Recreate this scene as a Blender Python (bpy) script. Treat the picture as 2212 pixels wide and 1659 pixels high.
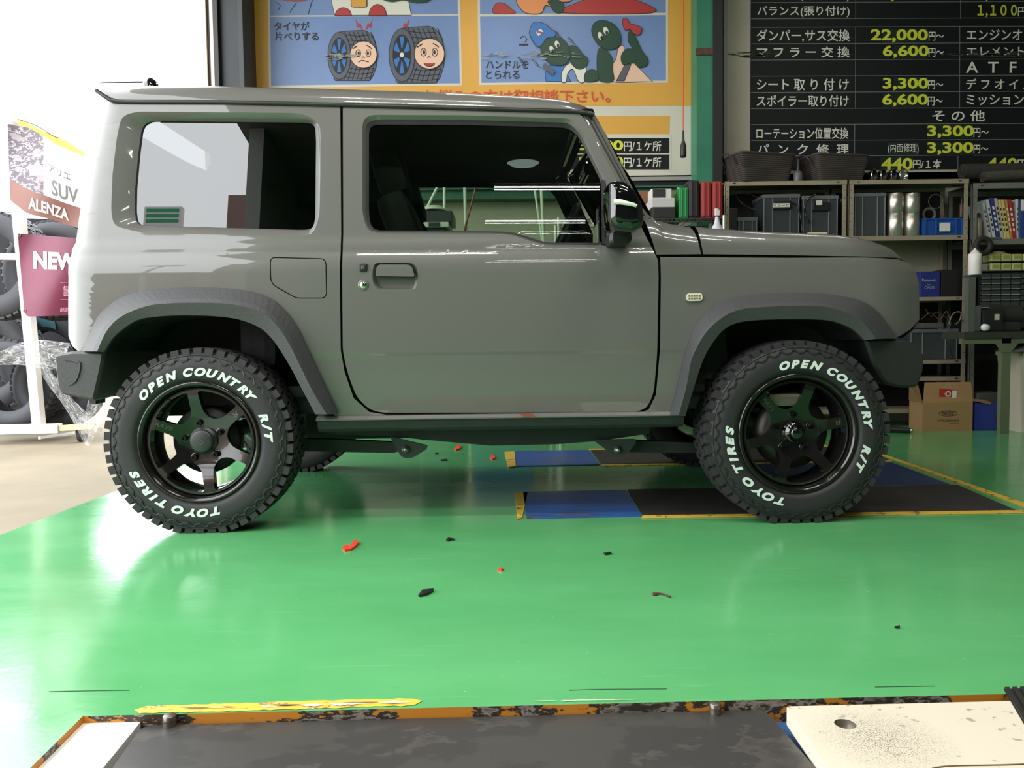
import bpy, bmesh, math, random
from mathutils import Vector, Matrix
PI = math.pi
sc = bpy.context.scene
for o in list(bpy.data.objects): bpy.data.objects.remove(o)
COL = sc.collection
# ---------------------------------------------------------------- camera
F, CX, CY, H = 1700.0, 1106.0, 829.5, 0.71
PITCH, ROLL = math.atan(92.5 / F), 0.0125
FWD = Vector((0, math.cos(PITCH), -math.sin(PITCH)))
_u0 = Vector((0, math.sin(PITCH), math.cos(PITCH))); _r0 = Vector((1, 0, 0))
RGT = _r0 * math.cos(ROLL) - _u0 * math.sin(ROLL)
UPV = _r0 * math.sin(ROLL) + _u0 * math.cos(ROLL)
CAMP = Vector((0, 0, H))
cam_d = bpy.data.cameras.new('camera'); cam_d.sensor_width = 36; cam_d.lens = F / 2212 * 36
cam_d.clip_start = 0.05; cam_d.clip_end = 200
cam = bpy.data.objects.new('camera', cam_d); COL.objects.link(cam)
M = Matrix((RGT, UPV, -FWD)).transposed().to_4x4(); M.translation = CAMP
cam.matrix_world = M; sc.camera = cam
# ---------------------------------------------------------------- world, light, exposure
w = bpy.data.worlds.new('overcast_sky'); sc.world = w; w.use_nodes = True
bgn = w.node_tree.nodes['Background']; bgn.inputs[0].default_value = (0.95, 0.98, 1.0, 1); bgn.inputs[1].default_value = 6.5
sc.view_settings.view_transform = 'Standard'; sc.view_settings.look = 'None'
sc.view_settings.exposure = 0.0; sc.view_settings.gamma = 1.0; sc.view_settings.use_curve_mapping = False
sc.cycles.use_denoising = True
sc.cycles.max_bounces = 8; sc.cycles.transparent_max_bounces = 16; sc.cycles.diffuse_bounces = 4; sc.cycles.glossy_bounces = 4
sc.cycles.sample_clamp_indirect = 8.0; sc.cycles.caustics_reflective = False; sc.cycles.caustics_refractive = False
OPEN_X = -2.35           # plane of the wide opening on the left
BACK_Y = 6.55            # wall with the boards
def area(name, loc, size, size_y, power, rot, color=(1, 1, 1), portal=False, spread=None):
    L = bpy.data.lights.new(name, 'AREA'); L.shape = 'RECTANGLE'; L.size = size; L.size_y = size_y
    L.energy = power; L.color = color
    if spread: L.spread = spread
    if portal: L.cycles.is_portal = True
    o = bpy.data.objects.new(name, L); COL.objects.link(o); o.location = loc; o.rotation_euler = rot
    return o
area('doorway_portal', (OPEN_X - 0.05, 3.0, 2.1), 4.2, 6.6, 1, (0, -PI / 2, 0), portal=True)
TUBES = [(-0.6, 1.7, 34, 'over the near side of the car, towards the doorway'), (1.5, 1.7, 34, 'over the near side of the car, towards the shelves'), (-0.6, 0.3, 34, 'above the foreground pit, towards the doorway'), (1.5, 0.3, 34, 'above the foreground pit, towards the shelves'), (0.62, -1.95, 8, 'first one behind the camera'), (0.52, -2.85, 8, 'farthest behind the camera'), (0.2, 5.2, 13, 'between the car and the yellow board'), (2.6, 4.9, 6, 'near the shelves')]
TUBE_Z = 3.75

# ---------------------------------------------------------------- helpers
def ray(px, py): return FWD + RGT * ((px - CX) / F) + UPV * ((CY - py) / F)
def at(px, py, Y):
    d = ray(px, py); return CAMP + d * (Y / d.y)
def flo(px, py, z=0.0):
    d = ray(px, py); return CAMP + d * ((z - H) / d.z)
def lin(c):
    return tuple((x / 255 / 12.92) if x / 255 <= 0.04045 else ((x / 255 + 0.055) / 1.055) ** 2.4 for x in c)
MATS = {}
def mat(name, rgb, rough=0.5, metal=0.0, coat=0.0, var=0.0, scale=8.0, bump=0.0, spec=0.5, dark=None, emit=0, stretch=None):
    if name in MATS: return MATS[name]
    m = bpy.data.materials.new(name); m.use_nodes = True; nt = m.node_tree; b = nt.nodes['Principled BSDF']
    c = lin(rgb) + (1,)
    b.inputs['Base Color'].default_value = c; b.inputs['Roughness'].default_value = rough
    b.inputs['Metallic'].default_value = metal; b.inputs['Coat Weight'].default_value = coat; b.inputs['Coat Roughness'].default_value = 0.02
    b.inputs['Specular IOR Level'].default_value = spec
    if emit: b.inputs['Emission Color'].default_value = c; b.inputs['Emission Strength'].default_value = emit
    if var or bump:
        tc = nt.nodes.new('ShaderNodeTexCoord'); n = nt.nodes.new('ShaderNodeTexNoise')
        n.inputs['Scale'].default_value = scale; n.inputs['Detail'].default_value = 6; n.inputs['Roughness'].default_value = 0.62
        if stretch:
            mp = nt.nodes.new('ShaderNodeMapping'); mp.inputs['Scale'].default_value = stretch
            nt.links.new(tc.outputs['Object'], mp.inputs[0]); nt.links.new(mp.outputs[0], n.inputs[0])
        else: nt.links.new(tc.outputs['Object'], n.inputs['Vector'])
        if var:
            r = nt.nodes.new('ShaderNodeValToRGB'); r.color_ramp.elements[0].position = 0.32; r.color_ramp.elements[1].position = 0.7
            d = lin(dark) if dark else tuple(x * (1 - var) for x in c[:3])
            r.color_ramp.elements[0].color = tuple(d) + (1,); r.color_ramp.elements[1].color = tuple(min(1, x * (1 + var * 0.4)) for x in c[:3]) + (1,)
            nt.links.new(n.outputs[0], r.inputs[0]); nt.links.new(r.outputs[0], b.inputs['Base Color'])
        if bump:
            bp = nt.nodes.new('ShaderNodeBump'); bp.inputs['Strength'].default_value = bump; bp.inputs['Distance'].default_value = 0.01
            nt.links.new(n.outputs[0], bp.inputs['Height']); nt.links.new(bp.outputs[0], b.inputs['Normal'])
    MATS[name] = m; return m
def glass(name, tint, refl_ior=1.5):
    if name in MATS: return MATS[name]
    m = bpy.data.materials.new(name); m.use_nodes = True; nt = m.node_tree; nt.nodes.clear()
    out = nt.nodes.new('ShaderNodeOutputMaterial'); mx = nt.nodes.new('ShaderNodeMixShader')
    t = nt.nodes.new('ShaderNodeBsdfTransparent'); t.inputs[0].default_value = tuple(tint) + (1,)
    g = nt.nodes.new('ShaderNodeBsdfGlossy'); g.inputs['Roughness'].default_value = 0.0; g.inputs[0].default_value = (1, 1, 1, 1)
    f = nt.nodes.new('ShaderNodeFresnel'); f.inputs[0].default_value = refl_ior
    nt.links.new(f.outputs[0], mx.inputs[0]); nt.links.new(t.outputs[0], mx.inputs[1]); nt.links.new(g.outputs[0], mx.inputs[2])
    nt.links.new(mx.outputs[0], out.inputs[0]); MATS[name] = m; return m
def tagp(o, label=None, cat=None, group=None, kind=None):
    if label: o['label'] = label
    if cat: o['category'] = cat
    if group: o['group'] = group
    if kind: o['kind'] = kind
    return o
def thing(name, label, cat, loc=(0, 0, 0), group=None, rz=0):
    o = bpy.data.objects.new(name, None); o.empty_display_size = 0.05; COL.objects.link(o); o.location = loc; o.rotation_euler = (0, 0, rz)
    return tagp(o, label, cat, group)
def link(name, me, m=None, parent=None, world=True):
    """parent given: when world, vertices are in world space and the parent chain is unrotated"""
    o = bpy.data.objects.new(name, me); COL.objects.link(o)
    if m is not None and not me.materials: me.materials.append(m)
    if parent is not None:
        o.parent = parent
        if world:
            p = parent; off = Vector((0, 0, 0))
            while p is not None: off += Vector(p.location); p = p.parent
            o.location = -off
    return o
class MB:
    def __init__(s): s.v = []; s.f = []; s.sm = []
    def add(s, vs, fs, smooth=False):
        n = len(s.v); s.v += [tuple(v) for v in vs]
        for f in fs: s.f.append(tuple(i + n for i in f)); s.sm.append(smooth)
        return s
    def box(s, a, b, M=None):
        x0, y0, z0 = a; x1, y1, z1 = b
        vs = [Vector(p) for p in ((x0, y0, z0), (x1, y0, z0), (x1, y1, z0), (x0, y1, z0), (x0, y0, z1), (x1, y0, z1), (x1, y1, z1), (x0, y1, z1))]
        if M is not None: vs = [M @ v for v in vs]
        return s.add(vs, [(0, 3, 2, 1), (4, 5, 6, 7), (0, 1, 5, 4), (1, 2, 6, 5), (2, 3, 7, 6), (3, 0, 4, 7)])
    def bbox(s, c, size, M=None, bev=0.004):
        """box with chamfered vertical and horizontal edges"""
        bm = bmesh.new(); bmesh.ops.create_cube(bm, size=1)
        for v in bm.verts: v.co = Vector((v.co.x * size[0], v.co.y * size[1], v.co.z * size[2]))
        bmesh.ops.bevel(bm, geom=list(bm.edges), offset=min(bev, min(size) * 0.45), segments=2, affect='EDGES', profile=0.6)
        T = Matrix.Translation(c)
        if M is not None: T = T @ M
        vs = [T @ v.co for v in bm.verts]; bm.verts.index_update()
        s.add(vs, [tuple(v.index for v in f.verts) for f in bm.faces]); bm.free(); return s
    def cyl(s, p0, p1, r, r1=None, n=16, cap=True, smooth=True):
        p0 = Vector(p0); p1 = Vector(p1); r1 = r if r1 is None else r1
        d = (p1 - p0).normalized(); u = d.orthogonal().normalized(); w_ = d.cross(u)
        vs = [p0 + (u * math.cos(2 * PI * i / n) + w_ * math.sin(2 * PI * i / n)) * r for i in range(n)]
        vs += [p1 + (u * math.cos(2 * PI * i / n) + w_ * math.sin(2 * PI * i / n)) * r1 for i in range(n)]
        s.add(vs, [(i, (i + 1) % n, n + (i + 1) % n, n + i) for i in range(n)], smooth)
        if cap: s.add(vs, [tuple(range(n - 1, -1, -1)), tuple(range(n, 2 * n))])
        return s
    def tube(s, pts, r, n=8, closed=False):
        pts = [Vector(p) for p in pts]; m = len(pts); vs = []; u = None
        for i, p in enumerate(pts):
            a = pts[(i - 1) % m] if (i or closed) else p; b = pts[(i + 1) % m] if (i < m - 1 or closed) else p
            d = (b - a).normalized()
            if u is None: u = d.orthogonal().normalized()
            u = (u - d * u.dot(d)).normalized(); w_ = d.cross(u)
            rr = r[i] if isinstance(r, (list, tuple)) else r
            vs += [p + (u * math.cos(2 * PI * k / n) + w_ * math.sin(2 * PI * k / n)) * rr for k in range(n)]
        fs = []
        for i in range(m if closed else m - 1):
            a = i * n; b = ((i + 1) % m) * n
            fs += [(a + k, a + (k + 1) % n, b + (k + 1) % n, b + k) for k in range(n)]
        s.add(vs, fs, True)
        if not closed: s.add(vs, [tuple(range(n - 1, -1, -1)), tuple(range((m - 1) * n, m * n))])
        return s
    def lathe(s, prof, c, ax='Z', n=32, smooth=True, a0=0.0):
        """prof: (radius, height) pairs"""
        c = Vector(c); vs = []
        for r, h in prof:
            for k in range(n):
                a = 2 * PI * k / n + a0; x, y = r * math.cos(a), r * math.sin(a)
                vs.append(c + (Vector((x, y, h)) if ax == 'Z' else Vector((x, h, y)) if ax == 'Y' else Vector((h, x, y))))
        fs = []
        for i in range(len(prof) - 1):
            for k in range(n):
                q = (i * n + k, i * n + (k + 1) % n, (i + 1) * n + (k + 1) % n, (i + 1) * n + k)
                fs.append(q if ax != 'Y' else q[::-1])
        return s.add(vs, fs, smooth)
    def prism(s, poly, y0, y1):
        """poly of (x,z), extruded along y (y0 nearer)"""
        n = len(poly)
        ar = sum(poly[i][0] * poly[(i + 1) % n][1] - poly[(i + 1) % n][0] * poly[i][1] for i in range(n))
        if ar < 0: poly = poly[::-1]
        vs = [(x, y0, z) for x, z in poly] + [(x, y1, z) for x, z in poly]
        s.add(vs, [tuple(range(n)), tuple(range(2 * n - 1, n - 1, -1))] + [(i, n + i, n + (i + 1) % n, (i + 1) % n) for i in range(n)]); return s
    def prismz(s, poly, z0, z1):
        n = len(poly)
        ar = sum(poly[i][0] * poly[(i + 1) % n][1] - poly[(i + 1) % n][0] * poly[i][1] for i in range(n))
        if ar < 0: poly = poly[::-1]
        vs = [(x, y, z1) for x, y in poly] + [(x, y, z0) for x, y in poly]
        s.add(vs, [tuple(range(n)), tuple(range(2 * n - 1, n - 1, -1))] + [(i, n + i, n + (i + 1) % n, (i + 1) % n) for i in range(n)]); return s
    def grid(s, fn, nu, nv, smooth=True):
        vs = [fn(i / nu, j / nv) for j in range(nv + 1) for i in range(nu + 1)]
        return s.add(vs, [(j * (nu + 1) + i, j * (nu + 1) + i + 1, (j + 1) * (nu + 1) + i + 1, (j + 1) * (nu + 1) + i) for j in range(nv) for i in range(nu)], smooth)
    def mesh(s, name):
        me = bpy.data.meshes.new(name); me.from_pydata(s.v, [], s.f)
        me.polygons.foreach_set('use_smooth', s.sm); me.update(); return me
    def build(s, name, m, parent=None, world=True):
        return link(name, s.mesh(name), m, parent, world)
def spline(pts, n=8, closed=False):
    out = []; m = len(pts)
    g = (lambda i: pts[i % m]) if closed else (lambda i: pts[max(0, min(m - 1, i))])
    for i in range(m if closed else m - 1):
        p0, p1, p2, p3 = g(i - 1), g(i), g(i + 1), g(i + 2)
        for k in range(n):
            t = k / n
            out.append(tuple(0.5 * (2 * b + (c - a) * t + (2 * a - 5 * b + 4 * c - d) * t * t + (3 * b - a - 3 * c + d) * t ** 3) for a, b, c, d in zip(p0, p1, p2, p3)))
    if not closed: out.append(tuple(pts[-1]))
    return out
def rnd(poly, r=8, n=5):
    """round polygon corners; poly entries (x,y) or (x,y,r)"""
    out = []; m = len(poly)
    for i in range(m):
        p = Vector(poly[i][:2]); a = Vector(poly[i - 1][:2]); b = Vector(poly[(i + 1) % m][:2])
        rr = poly[i][2] if len(poly[i]) > 2 else r
        la, lb = (a - p).length, (b - p).length
        rr = min(rr, la * 0.48, lb * 0.48)
        if rr < 1e-6: out.append(tuple(p)); continue
        q0 = p + (a - p) / la * rr; q1 = p + (b - p) / lb * rr
        for k in range(n + 1):
            t = k / n; out.append(tuple(q0 * (1 - t) ** 2 + p * 2 * t * (1 - t) + q1 * t * t))
    return out
def ellipse(cx, cy, rx, ry, n=28, a0=0, a1=2 * PI, rot=0):
    out = []
    for i in range(n):
        a = a0 + (a1 - a0) * i / (n if abs(a1 - a0 - 2 * PI) < 1e-6 else n - 1)
        x, y = rx * math.cos(a), ry * math.sin(a); out.append((cx + x * math.cos(rot) - y * math.sin(rot), cy + x * math.sin(rot) + y * math.cos(rot)))
    return out
_tm = {}
def glyph_mesh(s, bold=0.0, shear=0.0, ext=0.0):
    k = (s, bold, shear, ext)
    if k in _tm: return _tm[k]
    c = bpy.data.curves.new('t', 'FONT'); c.body = s; c.size = 1; c.offset = bold; c.shear = shear; c.extrude = ext; c.resolution_u = 4 if len(s) == 1 else 3 if len(s) < 8 else 2
    o = bpy.data.objects.new('t', c); COL.objects.link(o); bpy.context.view_layer.update()
    me = bpy.data.meshes.new_from_object(o.evaluated_get(bpy.context.evaluated_depsgraph_get()))
    vs = [tuple(v.co) for v in me.vertices]; fs = [tuple(p.vertices) for p in me.polygons]
    bpy.data.objects.remove(o); bpy.data.curves.remove(c); bpy.data.meshes.remove(me)
    _tm[k] = (vs, fs); return _tm[k]
def text_quad(mb, s, o, ux, uz, wd, ht, nrm, bold=0.012, shear=0.0, lift=0.0008):
    """text filling the rectangle with corner o, unit axes ux, uz, width wd, height ht"""
    vs, fs = glyph_mesh(s, bold, shear)
    if not vs: return mb
    bs = glyph_mesh(s, 0.0, shear)[0]
    x0 = min(v[0] for v in bs); x1 = max(v[0] for v in bs); y0 = min(v[1] for v in bs); y1 = max(v[1] for v in bs)
    o = Vector(o); ux = Vector(ux); uz = Vector(uz); nrm = Vector(nrm)
    return mb.add([o + ux * ((v[0] - x0) / (x1 - x0) * wd) + uz * ((v[1] - y0) / (y1 - y0) * ht) + nrm * lift for v in vs], fs)
def text_px(mb, s, x0, y0, x1, y1, Y, **k):
    """y0 top px, y1 bottom px on a plane facing the camera at depth Y"""
    a = at(x0, y1, Y); b = at(x1, y1, Y); c = at(x0, y0, Y)
    return text_quad(mb, s, a, (b - a).normalized(), Vector((0, 0, 1)), (b - a).length, c.z - a.z, (0, -1, 0), **k)
def pxpoly(poly, Y): return [(lambda p: (p.x, p.z))(at(x, y, Y)) for x, y in poly]
def cp_tree(o, loc=None, label=None, parent=None):
    c = o.copy(); COL.objects.link(c)
    if parent is not None: c.parent = parent
    if loc is not None: c.location = loc
    if label: c['label'] = label
    for ch in list(o.children): cp_tree(ch, parent=c)
    return c
def offs(poly, d):
    """offset a closed polygon by d (positive = outwards)"""
    n = len(poly); ar = sum(poly[i][0] * poly[(i + 1) % n][1] - poly[(i + 1) % n][0] * poly[i][1] for i in range(n)); sg = 1 if ar > 0 else -1
    out = []
    for i in range(n):
        p, a, b = Vector(poly[i]), Vector(poly[i - 1]), Vector(poly[(i + 1) % n])
        e1 = (p - a); e2 = (b - p)
        if e1.length < 1e-9 or e2.length < 1e-9: e1 = e2 = b - a
        n1 = Vector((e1.y, -e1.x)).normalized() * sg; n2 = Vector((e2.y, -e2.x)).normalized() * sg
        nn = (n1 + n2); nn = nn.normalized() if nn.length > 1e-6 else n1
        out.append(tuple(p + nn * d / max(0.5, nn.dot(n1))))
    return out
# ================================================================ materials shared
def floor_mat():
    m = bpy.data.materials.new('green_epoxy'); m.use_nodes = True; nt = m.node_tree; b = nt.nodes['Principled BSDF']; N = nt.nodes.new; L = nt.links.new
    geo = N('ShaderNodeNewGeometry')
    def noise(sc_, stretch=(1, 1, 1), det=6, rough=0.6):
        mp = N('ShaderNodeMapping'); mp.inputs['Scale'].default_value = stretch; L(geo.outputs['Position'], mp.inputs[0])
        n = N('ShaderNodeTexNoise'); n.inputs['Scale'].default_value = sc_; n.inputs['Detail'].default_value = det; n.inputs['Roughness'].default_value = rough; L(mp.outputs[0], n.inputs['Vector']); return n
    def ramp(src, p0, p1, c0, c1):
        r = N('ShaderNodeValToRGB'); r.color_ramp.elements[0].position = p0; r.color_ramp.elements[1].position = p1
        r.color_ramp.elements[0].color = c0; r.color_ramp.elements[1].color = c1; L(src, r.inputs[0]); return r
    def mix(f, a, bb):
        x = N('ShaderNodeMix'); x.data_type = 'RGBA'; L(f, x.inputs[0])
        (L(a, x.inputs[6]) if hasattr(a, 'links') else setattr(x.inputs[6], 'default_value', a)); (L(bb, x.inputs[7]) if hasattr(bb, 'links') else setattr(x.inputs[7], 'default_value', bb)); return x.outputs[2]
    base = ramp(noise(1.3, (1, 2.2, 1)).outputs[0], 0.3, 0.72, (0.080, 0.325, 0.115, 1), (0.105, 0.385, 0.145, 1))
    scuff = ramp(noise(5.5, (0.35, 5, 1), 9, 0.72).outputs[0], 0.60, 0.80, (0, 0, 0, 1), (0.45, 0.45, 0.45, 1))
    c = mix(scuff.outputs[0], base.outputs[0], (0.24, 0.56, 0.29, 1))
    spk = ramp(noise(120, (1, 1, 1), 2, 0.5).outputs[0], 0.76, 0.775, (0, 0, 0, 1), (0.8, 0.8, 0.8, 1))
    c = mix(spk.outputs[0], c, (0.55, 0.62, 0.5, 1))
    drk = ramp(noise(9, (0.3, 2.2, 1), 5, 0.7).outputs[0], 0.70, 0.78, (0, 0, 0, 1), (0.35, 0.35, 0.35, 1))
    c = mix(drk.outputs[0], c, (0.02, 0.10, 0.04, 1))
    L(c, b.inputs['Base Color'])
    rr = ramp(noise(3.0, (0.6, 1.6, 1)).outputs[0], 0.3, 0.7, (0.12, 0.12, 0.12, 1), (0.21, 0.21, 0.21, 1)); L(rr.outputs[0], b.inputs['Roughness'])
    bp = N('ShaderNodeBump'); bp.inputs['Strength'].default_value = 0.10; bp.inputs['Distance'].default_value = 0.004
    L(noise(22, (1, 1, 1), 3).outputs[0], bp.inputs['Height']); L(bp.outputs[0], b.inputs['Normal'])
    b.inputs['Specular IOR Level'].default_value = 0.5
    return m
def chip_mat(name, base, chip, chip2, sc_=14, lo=0.47, hi=0.53, rough=0.6, stretch=(1, 1, 1)):
    m = bpy.data.materials.new(name); m.use_nodes = True; nt = m.node_tree; b = nt.nodes['Principled BSDF']; N = nt.nodes.new; L = nt.links.new
    geo = N('ShaderNodeNewGeometry'); mp = N('ShaderNodeMapping'); mp.inputs['Scale'].default_value = stretch; L(geo.outputs['Position'], mp.inputs[0])
    n = N('ShaderNodeTexNoise'); n.inputs['Scale'].default_value = sc_; n.inputs['Detail'].default_value = 8; n.inputs['Roughness'].default_value = 0.65; L(mp.outputs[0], n.inputs['Vector'])
    r = N('ShaderNodeValToRGB'); e = r.color_ramp.elements; e[0].position = lo - 0.06; e[0].color = lin(chip) + (1,); e[1].position = hi; e[1].color = lin(base) + (1,)
    k = e.new(lo); k.color = lin(chip2) + (1,); k2 = e.new(lo + 0.012); k2.color = lin(chip) + (1,); k3 = e.new(hi - 0.012); k3.color = lin(chip) + (1,)
    L(n.outputs[0], r.inputs[0]); L(r.outputs[0], b.inputs['Base Color']); b.inputs['Roughness'].default_value = rough
    return m
GREEN = floor_mat()
CONC = mat('outdoor_concrete', (136, 124, 102), 0.85, var=0.25, scale=1.1, bump=0.2)
def fill2d(outer, holes, z):
    bm = bmesh.new()
    for lp in [outer] + holes:
        vs = [bm.verts.new((p[0], p[1], 0)) for p in lp]
        for i in range(len(vs)): bm.edges.new((vs[i], vs[(i + 1) % len(vs)]))
    bmesh.ops.triangle_fill(bm, edges=bm.edges[:], use_beauty=True, normal=(0, 0, 1))
    bm.verts.index_update(); vs = [(v.co.x, v.co.y, z) for v in bm.verts]
    fs = [tuple(v.index for v in (f.verts if f.normal.z > 0 else reversed(f.verts))) for f in bm.faces]; bm.free(); return vs, fs
# ---------------------------------------------------------------- floor with the lift pit
P1 = flo(179, 1547); P2 = flo(2171, 1499); L1 = flo(65, 1659)
dr = (P2 - P1).normalized(); dl = (L1 - P1).normalized()
PA = P1; PB = P1 + dr * 4.1; PD = P1 + dl * 0.75; PC = PD + dr * 4.1
pit = [(p.x, p.y) for p in (PA, PB, PC, PD)]
pv, pf = fill2d([(-1.95, -5), (5.2, -5), (5.2, BACK_Y), (-1.95, BACK_Y)], [pit], 0.0)
fl = MB().add(pv, pf).build('floor', GREEN); tagp(fl, kind='structure')
PITM = chip_mat('chipped_orange_paint', (196, 128, 40), (52, 44, 36), (150, 140, 128), 9, 0.46, 0.52, 0.55, (0.7, 1, 1.6))
mb = MB()
for a, b in ((PA, PB), (PD, PA), (PB, PC), (PC, PD)):
    mb.add([(a.x, a.y, 0), (b.x, b.y, 0), (b.x, b.y, -0.16), (a.x, a.y, -0.16)], [(0, 1, 2, 3)])
tagp(mb.build('trim_1', PITM), kind='structure')
tagp(MB().add([(p[0], p[1], -0.16) for p in pit], [(0, 3, 2, 1)]).build('floor_pit_bed', mat('pit_bed', (40, 38, 34), 0.9)), kind='structure')
tagp(MB().box((-16, -14, -0.2), (-1.95, 16, 0.0)).box((-1.95, 6.7, -0.2), (8, 16, 0.0)).build('ground_outdoors', CONC), kind='structure')
# ---------------------------------------------------------------- shell
WALL = mat('aged_cream_wall', (176, 172, 148), 0.75, var=0.12, scale=2.0)
WALLD = mat('grey_plaster_wall', (96, 94, 88), 0.85, var=0.2, scale=2.5)
CEIL = mat('pale_steel_ceiling', (104, 104, 100), 0.7)
tagp(MB().box((-2.35, BACK_Y, -0.1), (5.3, BACK_Y + 0.15, 4.3)).build('wall_back', WALL), kind='structure')
tagp(MB().box((5.2, -5.1, -0.1), (5.35, BACK_Y, 4.3)).build('wall_right', WALLD), kind='structure')
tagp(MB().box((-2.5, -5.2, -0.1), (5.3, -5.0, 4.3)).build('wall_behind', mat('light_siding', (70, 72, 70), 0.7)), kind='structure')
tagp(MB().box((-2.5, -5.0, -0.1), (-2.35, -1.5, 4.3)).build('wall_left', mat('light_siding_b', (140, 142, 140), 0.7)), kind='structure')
tagp(MB().box((-2.6, -5.2, 4.2), (5.35, BACK_Y + 0.15, 4.35)).build('ceiling', CEIL), kind='structure')
tb = MB()
for y in (-3, -0.5, 2.0, 4.5): tb.box((-2.35, y, 4.0), (5.2, y + 0.12, 4.2))
tagp(tb.build('trim_ceiling_beams', mat('beam_grey_green', (70, 96, 84), 0.5)), kind='structure')
# doorway frame pieces and steel column at the left of the boards
def vstrip(name, x0, x1, Y, dy, m, zt=4.2, z0=0.0):
    a = at(x0, 190, Y); b = at(x1, 190, Y)
    return tagp(MB().box((a.x, Y, z0), (b.x, Y + dy, zt)).build(name, m), kind='structure')
NAVY = mat('dark_navy_steel', (20, 29, 35), 0.45, var=0.2, scale=3)
vstrip('door_frame_cream', 438, 449, 6.15, 0.06, mat('cream_frame', (232, 224, 196), 0.5))
vstrip('door_frame_brown', 449, 457, 6.17, 0.06, mat('brown_strip', (62, 40, 38), 0.6))
vstrip('door_frame_white', 457, 464, 6.16, 0.06, mat('cream_frame', (232, 224, 196), 0.5))
vstrip('trim_2', 464, 474, 6.15, 0.3, mat('grey_brown_steel', (42, 38, 37), 0.5))
vstrip('trim_3', 474, 518, 6.2, 0.25, NAVY)
vstrip('trim_4', 518, 528, 6.18, 0.3, mat('grey_blue_steel', (50, 52, 50), 0.5))
# green steel column, black strip
GST = mat('green_steel', (46, 120, 92), 0.45, var=0.12, scale=5)
vstrip('trim_5', 1505, 1541, 6.3, 0.2, GST); vstrip('trim_6', 1541, 1561, 6.28, 0.22, mat('black_strip', (30, 30, 30), 0.6))
a = at(1505, 104, 6.29); b = at(1541, 118, 6.29)
tagp(MB().box((a.x - 0.005, 6.29, b.z), (b.x, 6.3, a.z)).build('trim_7', mat('rust_band', (92, 62, 50), 0.7, var=0.4, scale=30)), kind='structure')
# green beam below the boards
a = at(1106, 408, 6.42); b = at(1106, 430, 6.42)
tagp(MB().box((-2.1, 6.4, b.z), (1.6, BACK_Y, a.z)).box((-2.1, 6.36, a.z - 0.012), (1.6, 6.4, a.z)).build('trim_8', mat('beam_dark_green', (50, 98, 78), 0.5, var=0.2, scale=4)), kind='structure')
a2 = at(1106, 380, 6.45)
tagp(MB().box((-2.1, 6.5, a.z), (3.9, BACK_Y, a2.z)).build('trim_9', mat('board_gap_shade', (26, 24, 22), 0.8)), kind='structure')  # dark strip painting in the shade of the gap below the boards
# ---------------------------------------------------------------- ceiling tubes
TUBEM = mat('lamp_tube', (255, 255, 250), 0.5, emit=20)
def tube_light(x, y, label, TUBE_W):
    t = thing('ceiling_light', label, 'ceiling light', (x, y, 4.2), 'fluorescent fittings')
    MB().bbox((x, y, TUBE_Z + 0.06), (1.26, 0.03, 0.05), bev=0.01).build('housing', mat('grey_enamel', (90, 90, 88), 0.5), t)
    for dx in (-0.5, 0.5): MB().cyl((x + dx, y, TUBE_Z + 0.08), (x + dx, y, 4.2), 0.006).build('hanger', mat('zinc', (150, 150, 150), 0.4, 0.8), t)
    for dy in (0.0,): MB().cyl((x - 0.6, y + dy, TUBE_Z), (x + 0.6, y + dy, TUBE_Z), 0.010, n=12).build('tube', TUBEM, t)
    area('tube_glow', (x, y, TUBE_Z - 0.03), 1.2, 0.02, TUBE_W, (0, 0, 0), (1, 0.97, 0.90))
for x, y, w__, lab in TUBES:
    tube_light(x, y, 'fluorescent tube fitting ' + lab, w__)
# ================================================================ floor lifts
BLUE = chip_mat('worn_blue_steel', (44, 84, 150), (66, 66, 78), (130, 130, 136), 4, 0.36, 0.44, 0.4, (0.6, 5, 1))
BLACKP = mat('black_lift_plate', (46, 44, 42), 0.5, var=0.35, scale=5, bump=0.15)
YEL = chip_mat('worn_yellow_paint', (206, 170, 62), (60, 50, 30), (150, 130, 80), 22, 0.38, 0.42, 0.6)
def slab(pxs, z0, z1, name, m, parent, zpx=None, bev=False):
    pts = [(lambda p: (p.x, p.y))(flo(x, y, z1 if zpx is None else zpx)) for x, y in pxs]
    return MB().prismz(pts, z0, z1).build(name, m, parent)
lift = thing('vehicle_lift', 'flush floor lift lying under the vehicle, with blue ramps and yellow edging', 'vehicle lift', tuple(flo(1600, 1050)))
slab([(1113, 1063), (1140, 1063), (1128, 1117), (1117, 1121)], 0.001, 0.006, 'end_strip', YEL, lift)
slab([(1130, 1062), (1352, 1058), (1386, 1113), (1138, 1118)], 0.001, 0.006, 'ramp_plate', BLUE, lift)
slab([(1355, 1057), (2068, 1047), (2193, 1101), (1389, 1113)], 0.001, 0.004, 'runway_plate', BLACKP, lift)
slab([(1388, 1113), (2205, 1101.5), (2230, 1107), (1386, 1118)], 0.001, 0.004, 'edge_stripe', YEL, lift)
slab([(1090, 976), (1112, 975), (1114, 1007), (1098, 1009)], 0.001, 0.006, 'end_strip', YEL, lift)
slab([(1112, 974), (1272, 972), (1295, 1003), (1116, 1006)], 0.001, 0.006, 'ramp_plate', BLUE, lift)
slab([(1276, 972), (1862, 964), (1922, 994), (1300, 1003)], 0.001, 0.004, 'runway_plate', BLACKP, lift)
slab([(1300, 1002), (1922, 993), (1928, 996), (1300, 1006)], 0.001, 0.004, 'edge_stripe', YEL, lift)
slab([(1272, 969.5), (1856, 961.5), (1862, 963.5), (1275, 972)], 0.001, 0.004, 'edge_stripe', YEL, lift)
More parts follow.
